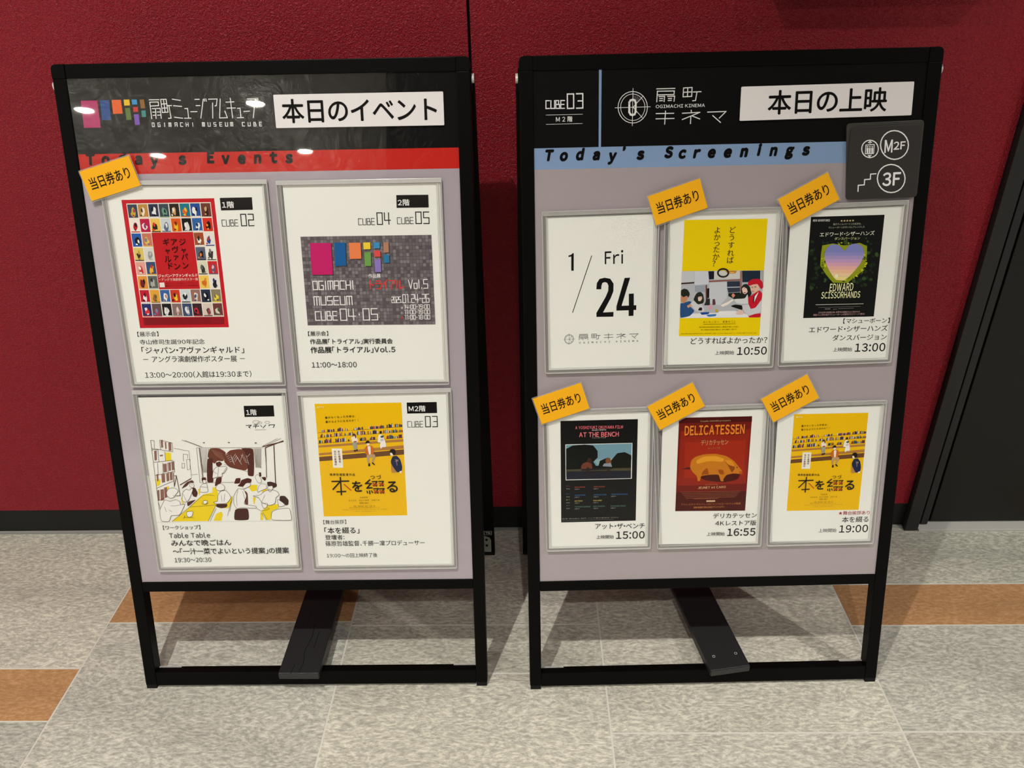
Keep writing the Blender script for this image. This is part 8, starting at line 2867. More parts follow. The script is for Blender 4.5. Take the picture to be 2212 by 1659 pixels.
0 301 3|1478 6781 1471 6774 1464 6774 1461 6783 1464 6792 1471 6786
0 299 3|1669 6345 1657 6335 1644 6339 1640 6348 1646 6357 1663 6352
0 299 3|1766 6782 1759 6770 1745 6775 1732 6786 1744 6797 1764 6794
0 303 3|1657 6346 1652 6333 1633 6330 1632 6349 1637 6362 1653 6357
0 300 3|1831 6759 1824 6752 1812 6751 1805 6761 1815 6768 1825 6767
0 301 3|1612 6330 1607 6325 1598 6320 1589 6332 1597 6342 1609 6335
0 301 3|1571 6824 1569 6814 1550 6817 1544 6826 1554 6837 1570 6830
0 302 3|1844 6764 1841 6747 1828 6752 1822 6766 1827 6779 1839 6770
0 302 3|1738 6804 1732 6793 1718 6792 1709 6807 1718 6815 1736 6817
0 302 3|1777 6779 1764 6771 1753 6772 1749 6781 1752 6790 1764 6786
0 300 3|1771 6790 1764 6775 1744 6780 1730 6795 1745 6811 1769 6799
0 302 3|1696 6803 1691 6789 1678 6794 1673 6806 1679 6820 1692 6817
0 302 3|1414 6576 1404 6562 1386 6569 1380 6580 1391 6596 1405 6584
0 302 3|1950 6620 1939 6609 1926 6613 1916 6624 1928 6636 1941 6630
4 304 4|1639 6719 1598 6769 1551 6799 1496 6809 1442 6795 1401 6751 1380 6688 1388 6616 1423 6525 1470 6442 1532 6359 1571 6326 1673 6315 1742 6368 1808 6444 1873 6533 1911 6623 1918 6694 1894 6758 1850 6796 1794 6812 1731 6802 1689 6771 1661 6727
0 305 5|1522 6373 1532 6359 1571 6326 1673 6315 1742 6368 1742 6368
0 306 5|1386 6706 1380 6688 1383 6660 1913 6648 1918 6694 1918 6694
0 307 5|1383 6660 1388 6616 1390 6613 1902 6601 1911 6623 1913 6648
0 308 5|1390 6613 1408 6565 1882 6555 1902 6601
0 309 5|1408 6565 1423 6525 1427 6518 1855 6508 1873 6533 1882 6555
0 310 5|1427 6518 1455 6470 1821 6462 1855 6508
0 311 5|1455 6470 1470 6442 1486 6422 1783 6415 1808 6444 1821 6462
0 312 5|1486 6422 1521 6374 1742 6369 1783 6415
0 313 6|1591 6381 1588 6369 1580 6360 1569 6357 1557 6361 1547 6370 1543 6382 1545 6393 1553 6402 1565 6405 1577 6401 1586 6393
2 314 6|30|EDWARD|1488 6172 1808 6179 1490 6274
2 314 6|30|SCISSORHANDS|1380 6076 1912 6077 1384 6164
2 315 6|20|エドワード・シザーハンズ|1297 6914 2033 6920 1297 6972
2 316 6|15|ダンスバージョン|1500 6865 1843 6866 1500 6902
2 317 6|30|NEW ADVENTURES|1192 7117 1417 7114 1192 7145
2 318 6|0|★★★★★|1559 7106 1745 7107 1559 7132
2 319 6|0|鬼才ティム・バートンの名作を、|1464 7062 1848 7061 1464 7089
2 319 6|0|マシュー・ボーンがダンスにアレンジした|1406 7019 1893 7020 1406 7046
1 320 6|7|1315 5991 1968 5991
1 321 6|5|1354 5953 1934 5954
1 322 6|6|1447 5930 1517 5930
1 323 6|5|1558 5925 1609 5926
1 324 6|5|1631 5931 1839 5932
2 325 6|0|2005年の初演以来、世界中の観客の心に刻まれた|1357 5869 1933 5870 1357 5894
2 325 6|0|英国バレエ界の鬼才マシュー・ボーンの傑作がスクリーンで蘇る!|1289 5836 2000 5836 1289 5863"""),
('R','white sheet with black poster of two people on a bench, start 15:00',[(-2466,4562),(-881,4585),(-880,2380),(-2430,2372)],[[(-2405,4511),(-925,4508),(-918,2413),(-2393,2412)]],r"""0 326 0|-2210 4399 -1104 4401 -1107 2833 -2209 2830
0 327 1|-2142 4044 -1176 4044 -1176 3495 -2140 3493
0 328 2|-2133 4035 -1185 4036 -1189 3689 -2134 3694
0 329 2|-2134 3711 -1189 3705 -1189 3504 -2130 3504
0 330 3|-1739 3802 -1182 3822 -1190 3756 -1675 3717
0 331 3|-2131 3977 -2037 4025 -1865 4037 -1740 4018 -1676 3934 -1676 3834 -1738 3769 -1675 3667 -2130 3661
0 332 3|-1486 3779 -1393 3894 -1283 3908 -1188 3856 -1193 3655 -1675 3667 -1644 3783 -1550 3823
0 333 3|-2130 3661 -1193 3664 -1192 3622 -2130 3631
0 334 3|-2130 3631 -1192 3622 -1192 3507 -2130 3506
0 335 4|-1915 3706 -1888 3752 -1825 3771 -1762 3744 -1749 3668 -1912 3659
0 336 4|-1833 3788 -1814 3829 -1770 3828 -1762 3769 -1794 3753
0 337 4|-1604 3699 -1581 3740 -1486 3749 -1465 3687
0 338 4|-1565 3781 -1542 3831 -1495 3821 -1474 3749 -1549 3739
0 339 4|-1912 3662 -1462 3678 -1461 3648 -1908 3635
0 339 4|-1833 3629 -1469 3628 -1469 3603 -1833 3603
0 339 4|-1833 3687 -1801 3687 -1793 3527 -1824 3527
0 339 4|-1533 3680 -1504 3679 -1497 3528 -1528 3529
2 340 4|30|A YOSHIYUKI OKUYAMA FILM|-1998 4270 -1317 4267 -1998 4316
2 340 4|50|AT THE BENCH|-1943 4151 -1376 4149 -1943 4220
2 341 4|0|奥山由之 監督作品|-1759 4240 -1557 4242 -1759 4263
2 341 4|0|アット・ザ・ベンチ|-1759 4125 -1556 4127 -1759 4142
2 342 4|20|Ep. 1|-2131 3396 -2083 3396 -2131 3411
2 343 4|0|第1編|-2131 3352 -2083 3352 -2131 3367
2 344 4|20|Ep. 2|-2131 3272 -2083 3272 -2131 3287
2 343 4|0|第1編|-2131 3227 -2084 3228 -2132 3242
2 345 4|20|Ep. 3|-2132 3179 -2084 3180 -2132 3195
2 343 4|0|第1編|-2132 3135 -2084 3135 -2132 3150
2 346 4|20|Ep. 4|-2132 3088 -2084 3089 -2132 3104
2 343 4|0|第1編|-2132 3043 -2084 3044 -2132 3059
2 342 4|20|SUZU HIROSE|-2010 3374 -1856 3374 -2010 3393
2 343 4|0|広瀬すず|-2010 3344 -1937 3344 -2010 3359
2 342 4|20|TAIGA NAKANO|-1734 3374 -1570 3374 -1733 3393
2 343 4|0|広瀬すず|-1733 3344 -1660 3344 -1733 3359
2 344 4|20|YUKINO KISHII|-2010 3248 -1852 3248 -2010 3267
2 343 4|0|広瀬すず|-2010 3217 -1937 3217 -2010 3233
2 344 4|20|AMANE OKAYAMA|-1733 3248 -1542 3247 -1733 3267
2 343 4|0|広瀬すず|-1733 3217 -1659 3217 -1733 3233
2 344 4|20|YOSHIYOSHI ARAKAWA|-1478 3251 -1229 3248 -1478 3269
2 343 4|0|広瀬すず|-1478 3220 -1404 3220 -1478 3235
2 345 4|20|MIO IMADA|-2010 3157 -1892 3158 -2010 3176
2 343 4|0|広瀬すず|-2010 3126 -1937 3126 -2010 3142
2 345 4|20|NANA MORI|-1736 3158 -1611 3158 -1736 3176
2 343 4|0|広瀬すず|-1736 3127 -1662 3127 -1736 3142
2 346 4|20|TSUYOSHI KUSANAGI|-2011 3066 -1780 3064 -2010 3085
2 343 4|0|広瀬すず|-2011 3035 -1937 3035 -2011 3051
2 346 4|20|RIHO YOSHIOKA|-1735 3066 -1563 3066 -1735 3085
2 343 4|0|広瀬すず|-1735 3035 -1662 3035 -1735 3051
2 346 4|20|RYUNOSUKE KAMIKI|-1479 3065 -1258 3064 -1479 3084
2 343 4|0|広瀬すず|-1479 3034 -1405 3034 -1479 3050
2 347 4|0|監督 奥山由之 制作 ベンチ製作委員会 2024|-2192 2880 -1365 2883 -2192 2898
1 348 4|4|-2192 2860 -1437 2862
2 26 4|15|アット・ザ・ベンチ|-1705 2712 -973 2704 -1704 2799
2 26 4|8|上映開始|-1689 2553 -1429 2552 -1689 2613
2 22 4|30|15:00|-1393 2548 -973 2546 -1393 2664"""),
('R','white sheet with dark red poster showing a golden pig, start 16:55',[(-902,4571),(761,4592),(768,2379),(-783,2369)],[[(-747,4485),(736,4510),(723,2420),(-759,2439)]],r"""0 349 0|-516 4406 528 4406 504 2953 -527 2970
0 350 1|-486 4202 512 4211 494 3379 -507 3369
0 351 1|-516 4406 528 4406 529 4325 -518 4325
0 351 1|-517 3267 508 3259 504 2953 -527 2970
0 352 2|-418 4036 458 4048 456 3498 -416 3485
4 353 3|-276 3566 419 3600 379 3449 175 3403 -113 3444
4 354 3|-334 3651 -322 3752 -269 3809 -145 3847 28 3852 187 3814 301 3737 369 3651 433 3574 426 3529 295 3544 201 3521 157 3454 166 3424 123 3425 90 3532 -53 3530 -171 3513 -179 3437 -215 3433 -226 3514 -292 3575
4 191 3|-452 3624 -374 3652 -334 3651 -325 3618 -373 3622
4 355 4|-251 3750 -143 3814 30 3818 158 3774 144 3724 -62 3745 -233 3699
4 356 4|-81 3645 -53 3534 -116 3537 -163 3521 -150 3580
4 356 4|71 3608 150 3606 169 3530 106 3532
4 357 4|167 3740 286 3720 323 3619 279 3553 235 3638
4 358 5|159 3757 269 3746 322 3644 217 3680
4 359 5|360 3635 358 3629 351 3627 344 3629 341 3635 344 3641 350 3643 357 3641
4 360 5|381 3576 433 3574 426 3529 391 3533
2 361 5|60|DELICATESSEN|-418 4131 438 4139 -420 4271
2 362 6|60|DELICATESSEN|-427 4143 428 4148 -427 4282
2 363 6|20|デリカテッセン|-186 3981 203 3988 -188 4067
2 364 6|0|4Kレストア版|-88 3921 91 3925 -88 3951
2 365 6|0|Claudie OSSARD presents|-210 4333 222 4335 -211 4360
2 366 6|0|un film de|-102 3367 81 3368 -102 3391
2 367 6|10|JEUNET et CARO|-206 3314 198 3318 -206 3348
1 368 6|4|-456 3269 420 3265
1 368 6|4|-436 3244 402 3243
1 368 6|4|-416 3220 384 3221
1 368 6|4|-396 3195 366 3199
1 368 6|4|-376 3171 348 3177
0 369 6|-75 3131 53 3130 54 3106 -74 3107
1 368 6|5|-261 3158 90 3158
2 370 6|0|アメリ、ロスト・チルドレンのジャン=ピエール・ジュネ監督|-446 3059 431 3055 -446 3090
2 371 6|10|奇跡の映像美で贈る近未来ブラックコメディ|-259 3007 193 3009 -259 3038
2 26 6|15|デリカテッセン|35 2840 680 2838 36 2923
2 26 6|15|4Kレストア版|74 2721 679 2716 75 2804
2 26 6|8|上映開始|-48 2562 219 2561 -48 2622
2 22 6|30|16:55|258 2555 672 2554 258 2671"""),
('R','white sheet with a yellow bookshelf poster and a line in red, start 19:00',[(767,4588),(2431,4607),(2441,2379),(851,2376)],[[(898,4498),(2408,4524),(2397,2422),(898,2436)]],r"""0 202 0|1127 4421 2188 4419 2181 2926 1120 2934
0 203 1|1128 3783 2186 3869 2186 3823 1126 3755
0 203 1|1129 3885 2186 3949 2187 3916 1128 3857
0 204 1|1126 3734 2187 3813 2185 3746 1125 3677
0 205 1|1290 3842 1416 3840 1414 3586 1290 3589
1 206 1|3|1129 4049 1528 4072
1 206 1|3|1546 4073 1736 4084
1 206 1|3|1735 4082 2179 4109
1 206 1|3|1126 3982 1560 4014
1 206 1|3|1630 4013 2182 4041
1 206 1|3|1128 3911 1541 3935
1 206 1|3|1642 3936 2183 3967
0 207 1|1181 4054 1189 4053 1191 4085 1183 4085
0 208 1|1189 4053 1197 4053 1198 4080 1191 4081
0 209 1|1197 4054 1205 4054 1207 4086 1199 4086
0 210 1|1205 4054 1213 4054 1215 4086 1207 4087
0 211 1|1213 4054 1221 4054 1222 4088 1215 4088
0 212 1|1255 4057 1261 4057 1264 4094 1256 4094
0 213 1|1261 4057 1270 4057 1272 4093 1264 4093
0 208 1|1270 4058 1280 4058 1282 4087 1271 4087
0 212 1|1280 4059 1289 4059 1291 4094 1282 4094
0 209 1|1289 4059 1296 4059 1298 4093 1290 4093
0 210 1|1296 4060 1304 4060 1306 4090 1297 4090
0 208 1|1304 4060 1312 4060 1314 4088 1306 4088
0 214 1|1323 4061 1331 4061 1333 4095 1325 4095
0 212 1|1331 4061 1342 4061 1344 4095 1333 4095
0 210 1|1379 4064 1390 4064 1391 4099 1380 4099
0 210 1|1390 4064 1400 4064 1402 4101 1391 4101
0 213 1|1400 4065 1408 4065 1411 4107 1403 4107
0 212 1|1408 4065 1418 4065 1420 4114 1412 4114
0 214 1|1418 4066 1424 4066 1427 4110 1420 4110
0 209 1|1424 4066 1432 4066 1435 4113 1427 4113
0 211 1|1432 4067 1441 4067 1442 4103 1435 4103
0 208 1|1441 4067 1447 4067 1448 4096 1442 4097
0 211 1|1473 4068 1483 4068 1485 4105 1475 4105
0 209 1|1483 4069 1494 4069 1496 4104 1485 4104
0 214 1|1494 4069 1503 4069 1505 4099 1495 4099
0 212 1|1582 4077 1590 4077 1591 4103 1583 4104
0 209 1|1590 4078 1597 4078 1598 4103 1591 4103
0 209 1|1597 4078 1607 4078 1608 4105 1598 4105
0 212 1|1607 4079 1615 4079 1616 4111 1608 4111
0 209 1|1615 4079 1623 4078 1625 4109 1616 4109
0 212 1|1623 4079 1632 4079 1632 4102 1624 4102
0 213 1|1632 4080 1639 4080 1640 4104 1633 4105
0 208 1|1639 4080 1649 4080 1651 4114 1641 4114
0 210 1|1649 4081 1659 4081 1659 4110 1651 4110
0 212 1|1659 4081 1667 4081 1668 4103 1659 4103
0 210 1|1677 4082 1687 4082 1688 4113 1679 4113
0 215 1|1687 4082 1697 4082 1699 4116 1688 4117
0 209 1|1768 4085 1779 4085 1781 4122 1770 4122
0 211 1|1779 4086 1790 4086 1791 4118 1781 4118
0 208 1|1790 4087 1798 4087 1799 4117 1791 4117
0 215 1|1798 4088 1809 4087 1810 4126 1800 4127
0 208 1|1809 4088 1817 4088 1818 4117 1810 4117
0 211 1|1817 4089 1824 4089 1825 4118 1818 4119
0 211 1|1824 4089 1832 4089 1833 4127 1826 4128
0 211 1|1832 4089 1843 4089 1844 4119 1833 4119
0 207 1|1843 4090 1853 4090 1855 4132 1845 4132
0 208 1|1853 4091 1863 4090 1865 4120 1854 4120
0 208 1|1864 4091 1872 4091 1873 4121 1865 4121
0 212 1|1872 4092 1880 4092 1881 4123 1873 4123
0 210 1|1880 4093 1888 4092 1889 4118 1881 4119
0 207 1|1888 4092 1896 4092 1897 4131 1890 4131
0 211 1|1896 4093 1906 4092 1907 4120 1897 4120
0 212 1|1906 4093 1913 4093 1914 4121 1907 4121
0 212 1|1913 4094 1924 4094 1925 4133 1915 4133
0 212 1|1924 4095 1932 4095 1934 4131 1925 4131
0 215 1|1932 4095 1941 4095 1943 4132 1934 4132
0 215 1|1941 4096 1950 4096 1951 4126 1942 4126
0 215 1|1950 4096 1957 4096 1958 4130 1951 4130
0 210 1|1987 4100 1995 4099 1997 4134 1989 4134
0 212 1|1996 4100 2004 4100 2005 4140 1997 4140
0 213 1|2013 4101 2024 4101 2026 4148 2015 4148
0 214 1|2024 4102 2031 4102 2032 4145 2025 4145
0 208 1|2031 4102 2041 4102 2043 4140 2032 4140
0 212 1|2041 4103 2049 4103 2050 4136 2042 4137
0 215 1|2049 4104 2058 4104 2060 4155 2051 4155
0 209 1|2058 4104 2067 4104 2068 4144 2059 4145
0 211 1|2089 4106 2096 4106 2097 4143 2090 4143
0 215 1|2096 4106 2103 4106 2105 4145 2097 4145
0 208 1|2104 4107 2112 4107 2113 4147 2105 4147
0 209 1|2112 4107 2120 4107 2121 4138 2113 4138
0 208 1|2120 4108 2129 4108 2131 4147 2122 4147
0 210 1|2142 4109 2152 4109 2153 4143 2143 4143
0 212 1|2152 4110 2162 4110 2162 4143 2153 4143
0 215 1|2162 4110 2172 4110 2173 4137 2162 4137
0 214 1|2172 4111 2182 4111 2183 4137 2173 4137
0 214 1|1164 3985 1170 3985 1172 4017 1165 4017
0 212 1|1171 3986 1179 3986 1182 4028 1173 4028
0 215 1|1179 3986 1189 3986 1193 4037 1182 4037
0 212 1|1210 3989 1221 3988 1222 4017 1212 4018
0 209 1|1221 3989 1229 3988 1232 4033 1224 4033
0 213 1|1240 3990 1248 3990 1249 4025 1242 4025
0 215 1|1248 3991 1256 3990 1259 4036 1250 4036
0 215 1|1256 3991 1264 3991 1265 4019 1258 4019
0 211 1|1264 3992 1271 3992 1273 4026 1266 4026
0 209 1|1271 3992 1280 3992 1283 4032 1274 4032
0 211 1|1280 3992 1291 3992 1293 4031 1283 4031
0 212 1|1291 3993 1301 3993 1303 4028 1293 4028
0 214 1|1334 3997 1342 3997 1345 4046 1337 4046
0 209 1|1342 3998 1350 3998 1351 4035 1345 4036
0 208 1|1350 3998 1360 3998 1362 4038 1351 4038
0 213 1|1360 3999 1368 3999 1371 4045 1362 4046
0 211 1|1369 4000 1376 4000 1378 4041 1371 4041
0 207 1|1376 4000 1384 4000 1386 4034 1378 4034
0 207 1|1384 4001 1392 4001 1393 4031 1386 4031
0 211 1|1402 4003 1409 4003 1412 4048 1405 4048
0 215 1|1409 4003 1417 4003 1418 4033 1411 4034
0 208 1|1423 4004 1430 4004 1433 4052 1426 4052
0 214 1|1463 4006 1470 4006 1472 4041 1464 4042
0 215 1|1470 4007 1477 4007 1478 4031 1471 4031
0 207 1|1477 4007 1486 4007 1486 4038 1479 4038
0 215 1|1514 4008 1520 4008 1522 4043 1515 4043
0 211 1|1520 4009 1529 4009 1531 4042 1522 4042
0 213 1|1529 4010 1540 4009 1542 4044 1531 4045
0 207 1|1540 4010 1548 4010 1550 4055 1543 4055
0 209 1|1548 4011 1557 4010 1558 4041 1549 4041
0 212 1|1557 4011 1566 4011 1567 4054 1559 4054
0 208 1|1617 4012 1624 4012 1626 4054 1618 4054
0 215 1|1624 4013 1633 4013 1635 4067 1628 4067
0 207 1|1633 4013 1641 4013 1644 4061 1635 4061
0 207 1|1641 4013 1652 4013 1654 4061 1644 4061
0 207 1|1652 4014 1661 4014 1663 4058 1654 4058
0 211 1|1661 4015 1671 4015 1674 4065 1664 4065
0 210 1|1679 4017 1687 4017 1690 4065 1681 4065
0 211 1|1687 4017 1694 4017 1697 4072 1690 4072
0 209 1|1694 4017 1702 4017 1703 4054 1696 4054
0 208 1|1702 4018 1709 4018 1711 4065 1704 4065
0 208 1|1709 4019 1718 4018 1720 4052 1710 4052
0 212 1|1750 4021 1760 4020 1762 4060 1750 4060
0 207 1|1768 4022 1779 4021 1780 4055 1770 4055
0 215 1|1779 4022 1786 4022 1787 4055 1780 4055
0 207 1|1805 4024 1812 4024 1814 4066 1807 4066
0 210 1|1812 4024 1819 4024 1820 4066 1814 4066
0 214 1|1819 4024 1827 4024 1829 4067 1820 4067
0 214 1|1827 4025 1834 4025 1836 4069 1829 4069
0 210 1|1834 4025 1844 4025 1847 4072 1836 4072
0 214 1|1844 4026 1852 4026 1853 4067 1846 4067
0 210 1|1852 4026 1862 4026 1864 4065 1853 4065
0 209 1|1862 4027 1872 4027 1874 4059 1863 4059
0 211 1|1942 4031 1950 4031 1952 4072 1944 4072
0 212 1|1950 4031 1958 4031 1959 4065 1952 4065
0 207 1|1958 4031 1966 4031 1967 4066 1959 4066
0 213 1|1966 4032 1975 4032 1977 4071 1968 4072
0 209 1|1975 4033 1986 4033 1987 4069 1977 4069
0 215 1|1986 4034 1993 4033 1995 4076 1988 4076
0 207 1|1993 4034 2004 4034 2005 4070 1995 4071
0 214 1|2018 4034 2026 4034 2027 4062 2019 4062
0 215 1|2026 4034 2034 4034 2034 4061 2027 4061
0 209 1|2034 4034 2042 4034 2042 4064 2035 4065
0 214 1|2042 4034 2049 4034 2050 4069 2042 4069
0 208 1|2059 4037 2067 4037 2068 4073 2060 4073
0 215 1|2067 4038 2076 4038 2077 4069 2068 4069
0 215 1|2076 4038 2087 4038 2088 4067 2077 4067
0 207 1|2087 4038 2095 4038 2096 4084 2089 4084
0 214 1|2095 4038 2102 4038 2104 4084 2096 4084
0 214 1|2102 4038 2112 4038 2112 4067 2103 4067
0 212 1|2119 4039 2127 4039 2128 4068 2120 4068
0 215 1|2142 4040 2150 4040 2151 4066 2143 4066
0 213 1|2150 4041 2158 4041 2159 4071 2151 4071
0 211 1|2166 4041 2176 4041 2177 4070 2166 4071
0 212 1|2176 4042 2186 4042 2187 4063 2176 4063
0 213 1|1141 3912 1148 3911 1151 3953 1142 3954
0 214 1|1148 3912 1155 3912 1158 3950 1151 3951
0 215 1|1155 3913 1164 3912 1166 3952 1158 3952
0 207 1|1164 3913 1174 3913 1177 3953 1166 3953
0 210 1|1174 3914 1184 3914 1185 3944 1176 3944
0 210 1|1205 3916 1212 3916 1214 3954 1207 3954
0 213 1|1212 3917 1223 3916 1225 3954 1214 3954
0 208 1|1223 3917 1233 3917 1237 3971 1226 3971
0 211 1|1233 3918 1241 3918 1245 3971 1237 3971
0 213 1|1241 3918 1251 3918 1253 3952 1244 3953
0 211 1|1251 3918 1258 3918 1260 3966 1254 3967
0 207 1|1258 3918 1267 3918 1269 3959 1260 3959
0 208 1|1267 3919 1274 3919 1276 3956 1269 3956
0 211 1|1274 3919 1282 3919 1285 3961 1276 3962
0 214 1|1282 3920 1293 3920 1297 3976 1286 3976
0 213 1|1343 3922 1354 3922 1357 3972 1346 3972
0 211 1|1354 3923 1365 3923 1366 3962 1356 3962
0 210 1|1365 3924 1371 3924 1373 3955 1366 3955
0 214 1|1371 3924 1381 3924 1383 3974 1375 3974
0 208 1|1381 3924 1388 3924 1390 3975 1383 3975
0 207 1|1388 3925 1396 3925 1400 3973 1390 3973
0 208 1|1404 3927 1411 3927 1414 3969 1406 3970
0 212 1|1411 3928 1420 3928 1422 3971 1414 3971
0 209 1|1420 3928 1427 3928 1430 3973 1422 3973
0 208 1|1427 3928 1435 3928 1438 3974 1430 3974
0 210 1|1435 3929 1444 3929 1447 3980 1439 3980
0 215 1|1444 3930 1452 3930 1454 3969 1446 3969
0 210 1|1452 3930 1459 3930 1462 3982 1455 3982
0 209 1|1459 3931 1470 3931 1473 3982 1462 3982
0 214 1|1501 3933 1512 3933 1513 3960 1502 3960
0 210 1|1512 3934 1520 3934 1521 3952 1512 3952
0 214 1|1647 3939 1656 3939 1657 3976 1648 3976
0 208 1|1656 3940 1663 3940 1664 3966 1656 3966
0 214 1|1663 3940 1674 3940 1676 3978 1665 3978
0 215 1|1674 3940 1681 3940 1683 3976 1676 3977
0 214 1|1692 3941 1699 3940 1701 3981 1694 3982
0 213 1|1707 3941 1714 3941 1717 3983 1709 3984
0 211 1|1714 3941 1725 3941 1727 3977 1716 3977
0 208 1|1774 3947 1781 3947 1782 3973 1775 3973
0 211 1|1781 3947 1789 3947 1790 3973 1782 3973
0 213 1|1789 3948 1800 3948 1801 3989 1791 3989
0 207 1|1800 3948 1807 3948 1808 3981 1801 3981
0 212 1|1807 3948 1816 3948 1817 3983 1808 3983
0 214 1|1816 3949 1824 3949 1825 3985 1818 3985
0 212 1|1824 3950 1832 3949 1833 3983 1825 3983
0 208 1|1832 3950 1839 3950 1840 3985 1833 3985
0 211 1|1979 3957 1989 3957 1990 3988 1980 3988
0 212 1|1989 3958 1997 3958 1999 3999 1991 3999
0 212 1|1997 3958 2006 3958 2007 3998 1999 3998
0 214 1|2014 3959 2022 3959 2024 4004 2016 4005
0 215 1|2022 3960 2033 3960 2035 4007 2024 4008
0 208 1|2033 3961 2040 3960 2042 3998 2034 3998
0 215 1|2040 3961 2047 3961 2050 4008 2042 4009
0 213 1|2048 3962 2056 3961 2057 3997 2049 3997
0 208 1|2056 3961 2064 3961 2065 3993 2057 3993
0 213 1|2076 3962 2083 3962 2084 3990 2076 3990
0 209 1|2083 3963 2090 3963 2091 3989 2084 3989
0 208 1|2090 3963 2098 3963 2099 3984 2091 3985
0 209 1|2098 3963 2109 3963 2109 3985 2099 3985
0 214 1|2109 3964 2119 3964 2120 3992 2110 3992
0 212 1|2129 3965 2137 3965 2139 4010 2131 4010
0 210 1|2137 3965 2144 3965 2146 4009 2139 4009
0 212 1|2144 3966 2153 3966 2154 4006 2146 4006
0 214 1|2153 3966 2162 3966 2164 4013 2155 4013
0 210 1|2162 3966 2171 3966 2172 4009 2164 4009
4 216 2|1543 3975 1559 3998 1602 3997 1625 3945 1615 3918 1552 3919
4 217 2|1560 4021 1583 4039 1604 4015 1605 3973 1592 3974 1590 4011 1568 4006 1564 3975
4 218 2|1552 3919 1610 3922 1608 3825 1592 3823 1584 3891 1585 3821 1567 3821 1555 3891
4 219 2|1567 3816 1588 3821 1589 3798 1563 3798
4 219 2|1592 3825 1613 3829 1612 3806 1593 3804
4 220 2|1567 3933 1611 3938 1608 3922 1570 3918
4 221 2|1702 3841 1726 3869 1793 3872 1816 3830 1807 3760 1789 3751 1727 3752 1701 3767
4 222 2|1735 3864 1775 3868 1772 3756 1749 3752
4 223 2|1726 3906 1764 3913 1766 3882 1743 3868 1729 3883
4 219 2|1712 3902 1725 3934 1757 3941 1770 3914 1765 3905
4 224 2|1714 3757 1825 3759 1825 3717 1791 3647 1773 3653 1796 3718 1747 3719 1746 3643 1724 3645
4 219 2|1733 3639 1754 3643 1754 3601 1728 3602
4 219 2|1771 3645 1789 3654 1817 3619 1806 3612
4 225 2|1865 3913 1880 4005 1912 4023 1937 3995 1956 3939 1967 3901 1968 3850 1924 3851 1900 3828 1889 3866 1905 3912
4 219 2|1895 4051 1914 4065 1930 4050 1921 4027 1899 4025
4 226 2|1906 3996 1953 4004 1935 3972 1909 3973
4 227 2|1904 3958 1944 3962 1941 3930 1902 3926
4 228 2|2015 3666 2041 3727 2094 3735 2136 3683 2154 3588 2145 3532 2085 3509 2053 3562 2016 3629
4 219 2|2006 3789 2019 3817 2050 3825 2080 3811 2084 3759 2054 3741 2034 3774
4 161 2|2013 3774 2034 3774 2053 3736 2023 3734 2013 3751
4 229 2|2016 3624 2053 3562 2081 3512 2013 3508
4 161 2|2118 3528 2148 3532 2138 3501 2117 3505
1 230 3|5|2069 3684 2111 3660
1 230 3|5|2087 3686 2091 3607
1 230 3|5|2109 3682 2072 3656
3 219 3|30|書|1255 4244 29 0 0 100
3 219 3|30|け|1291 4245 29 0 0 100
3 219 3|30|な|1329 4247 29 0 0 100
3 219 3|30|く|1365 4247 29 0 0 100
3 219 3|30|な|1402 4249 29 0 0 100
3 219 3|30|っ|1439 4250 29 0 0 100
3 219 3|30|た|1476 4252 29 0 0 100
3 219 3|30|作|1513 4253 29 0 0 100
3 219 3|30|家|1550 4254 29 0 0 100
3 219 3|30|は|1587 4256 29 0 0 100
3 219 3|30|、|1624 4257 29 0 0 100
3 219 3|30|書|1256 4189 29 0 0 100
3 219 3|30|け|1292 4191 29 0 0 100
3 219 3|30|る|1328 4192 29 0 0 100
3 219 3|30|よ|1364 4194 29 0 0 100
3 219 3|30|う|1400 4195 29 0 0 100
3 219 3|30|に|1435 4197 29 0 0 100
3 219 3|30|な|1472 4198 29 0 0 100
3 219 3|30|る|1508 4200 29 0 0 100
3 219 3|30|の|1543 4201 29 0 0 100
3 219 3|30|か|1579 4202 29 0 0 100
3 219 3|30|?|1615 4204 29 0 0 100
3 219 3|30|!|1651 4205 29 0 0 100
3 231 3|30|本|1376 3802 27 0 0 100
3 231 3|30|の|1376 3769 27 0 0 100
3 231 3|30|居|1378 3736 27 0 0 100
3 231 3|30|場|1379 3703 28 0 0 100
3 231 3|30|所|1379 3670 28 0 0 100
3 231 3|30|、|1381 3636 28 0 0 100
3 231 3|30|自|1327 3803 27 0 0 100
3 231 3|30|分|1327 3769 27 0 0 100
3 231 3|30|の|1326 3735 28 0 0 100
3 231 3|30|居|1326 3701 28 0 0 100
3 231 3|30|場|1326 3667 28 0 0 100
3 231 3|30|所|1326 3632 28 0 0 100
3 219 3|30|篠|1257 3500 34 0 0 100
3 219 3|30|原|1297 3499 34 0 0 100
3 219 3|30|哲|1337 3497 34 0 0 100
3 219 3|30|雄|1378 3497 34 0 0 100
3 219 3|30|監|1418 3496 34 0 0 100
3 219 3|30|督|1459 3496 34 0 0 100
3 219 3|30|作|1499 3494 34 0 0 100
3 219 3|30|品|1540 3493 34 0 0 100
1 219 3|16|1261 3409 1472 3411
1 219 3|16|1370 3460 1367 3228
1 219 3|16|1360 3400 1267 3302
1 219 3|16|1314 3269 1424 3272
1 232 3|13|1413 3366 1490 3287
3 219 3|45|を|1575 3332 158 0 0 100
3 219 3|45|る|2015 3322 172 0 0 100
3 219 3|30|つ|1774 3455 62 0 0 100
3 219 3|30|づ|1851 3453 62 0 0 100
1 219 3|16|1738 3421 1679 3371 1729 3373
1 219 3|16|1751 3373 1693 3310 1759 3315
1 219 3|13|1693 3268 1698 3244
1 219 3|13|1723 3272 1727 3234
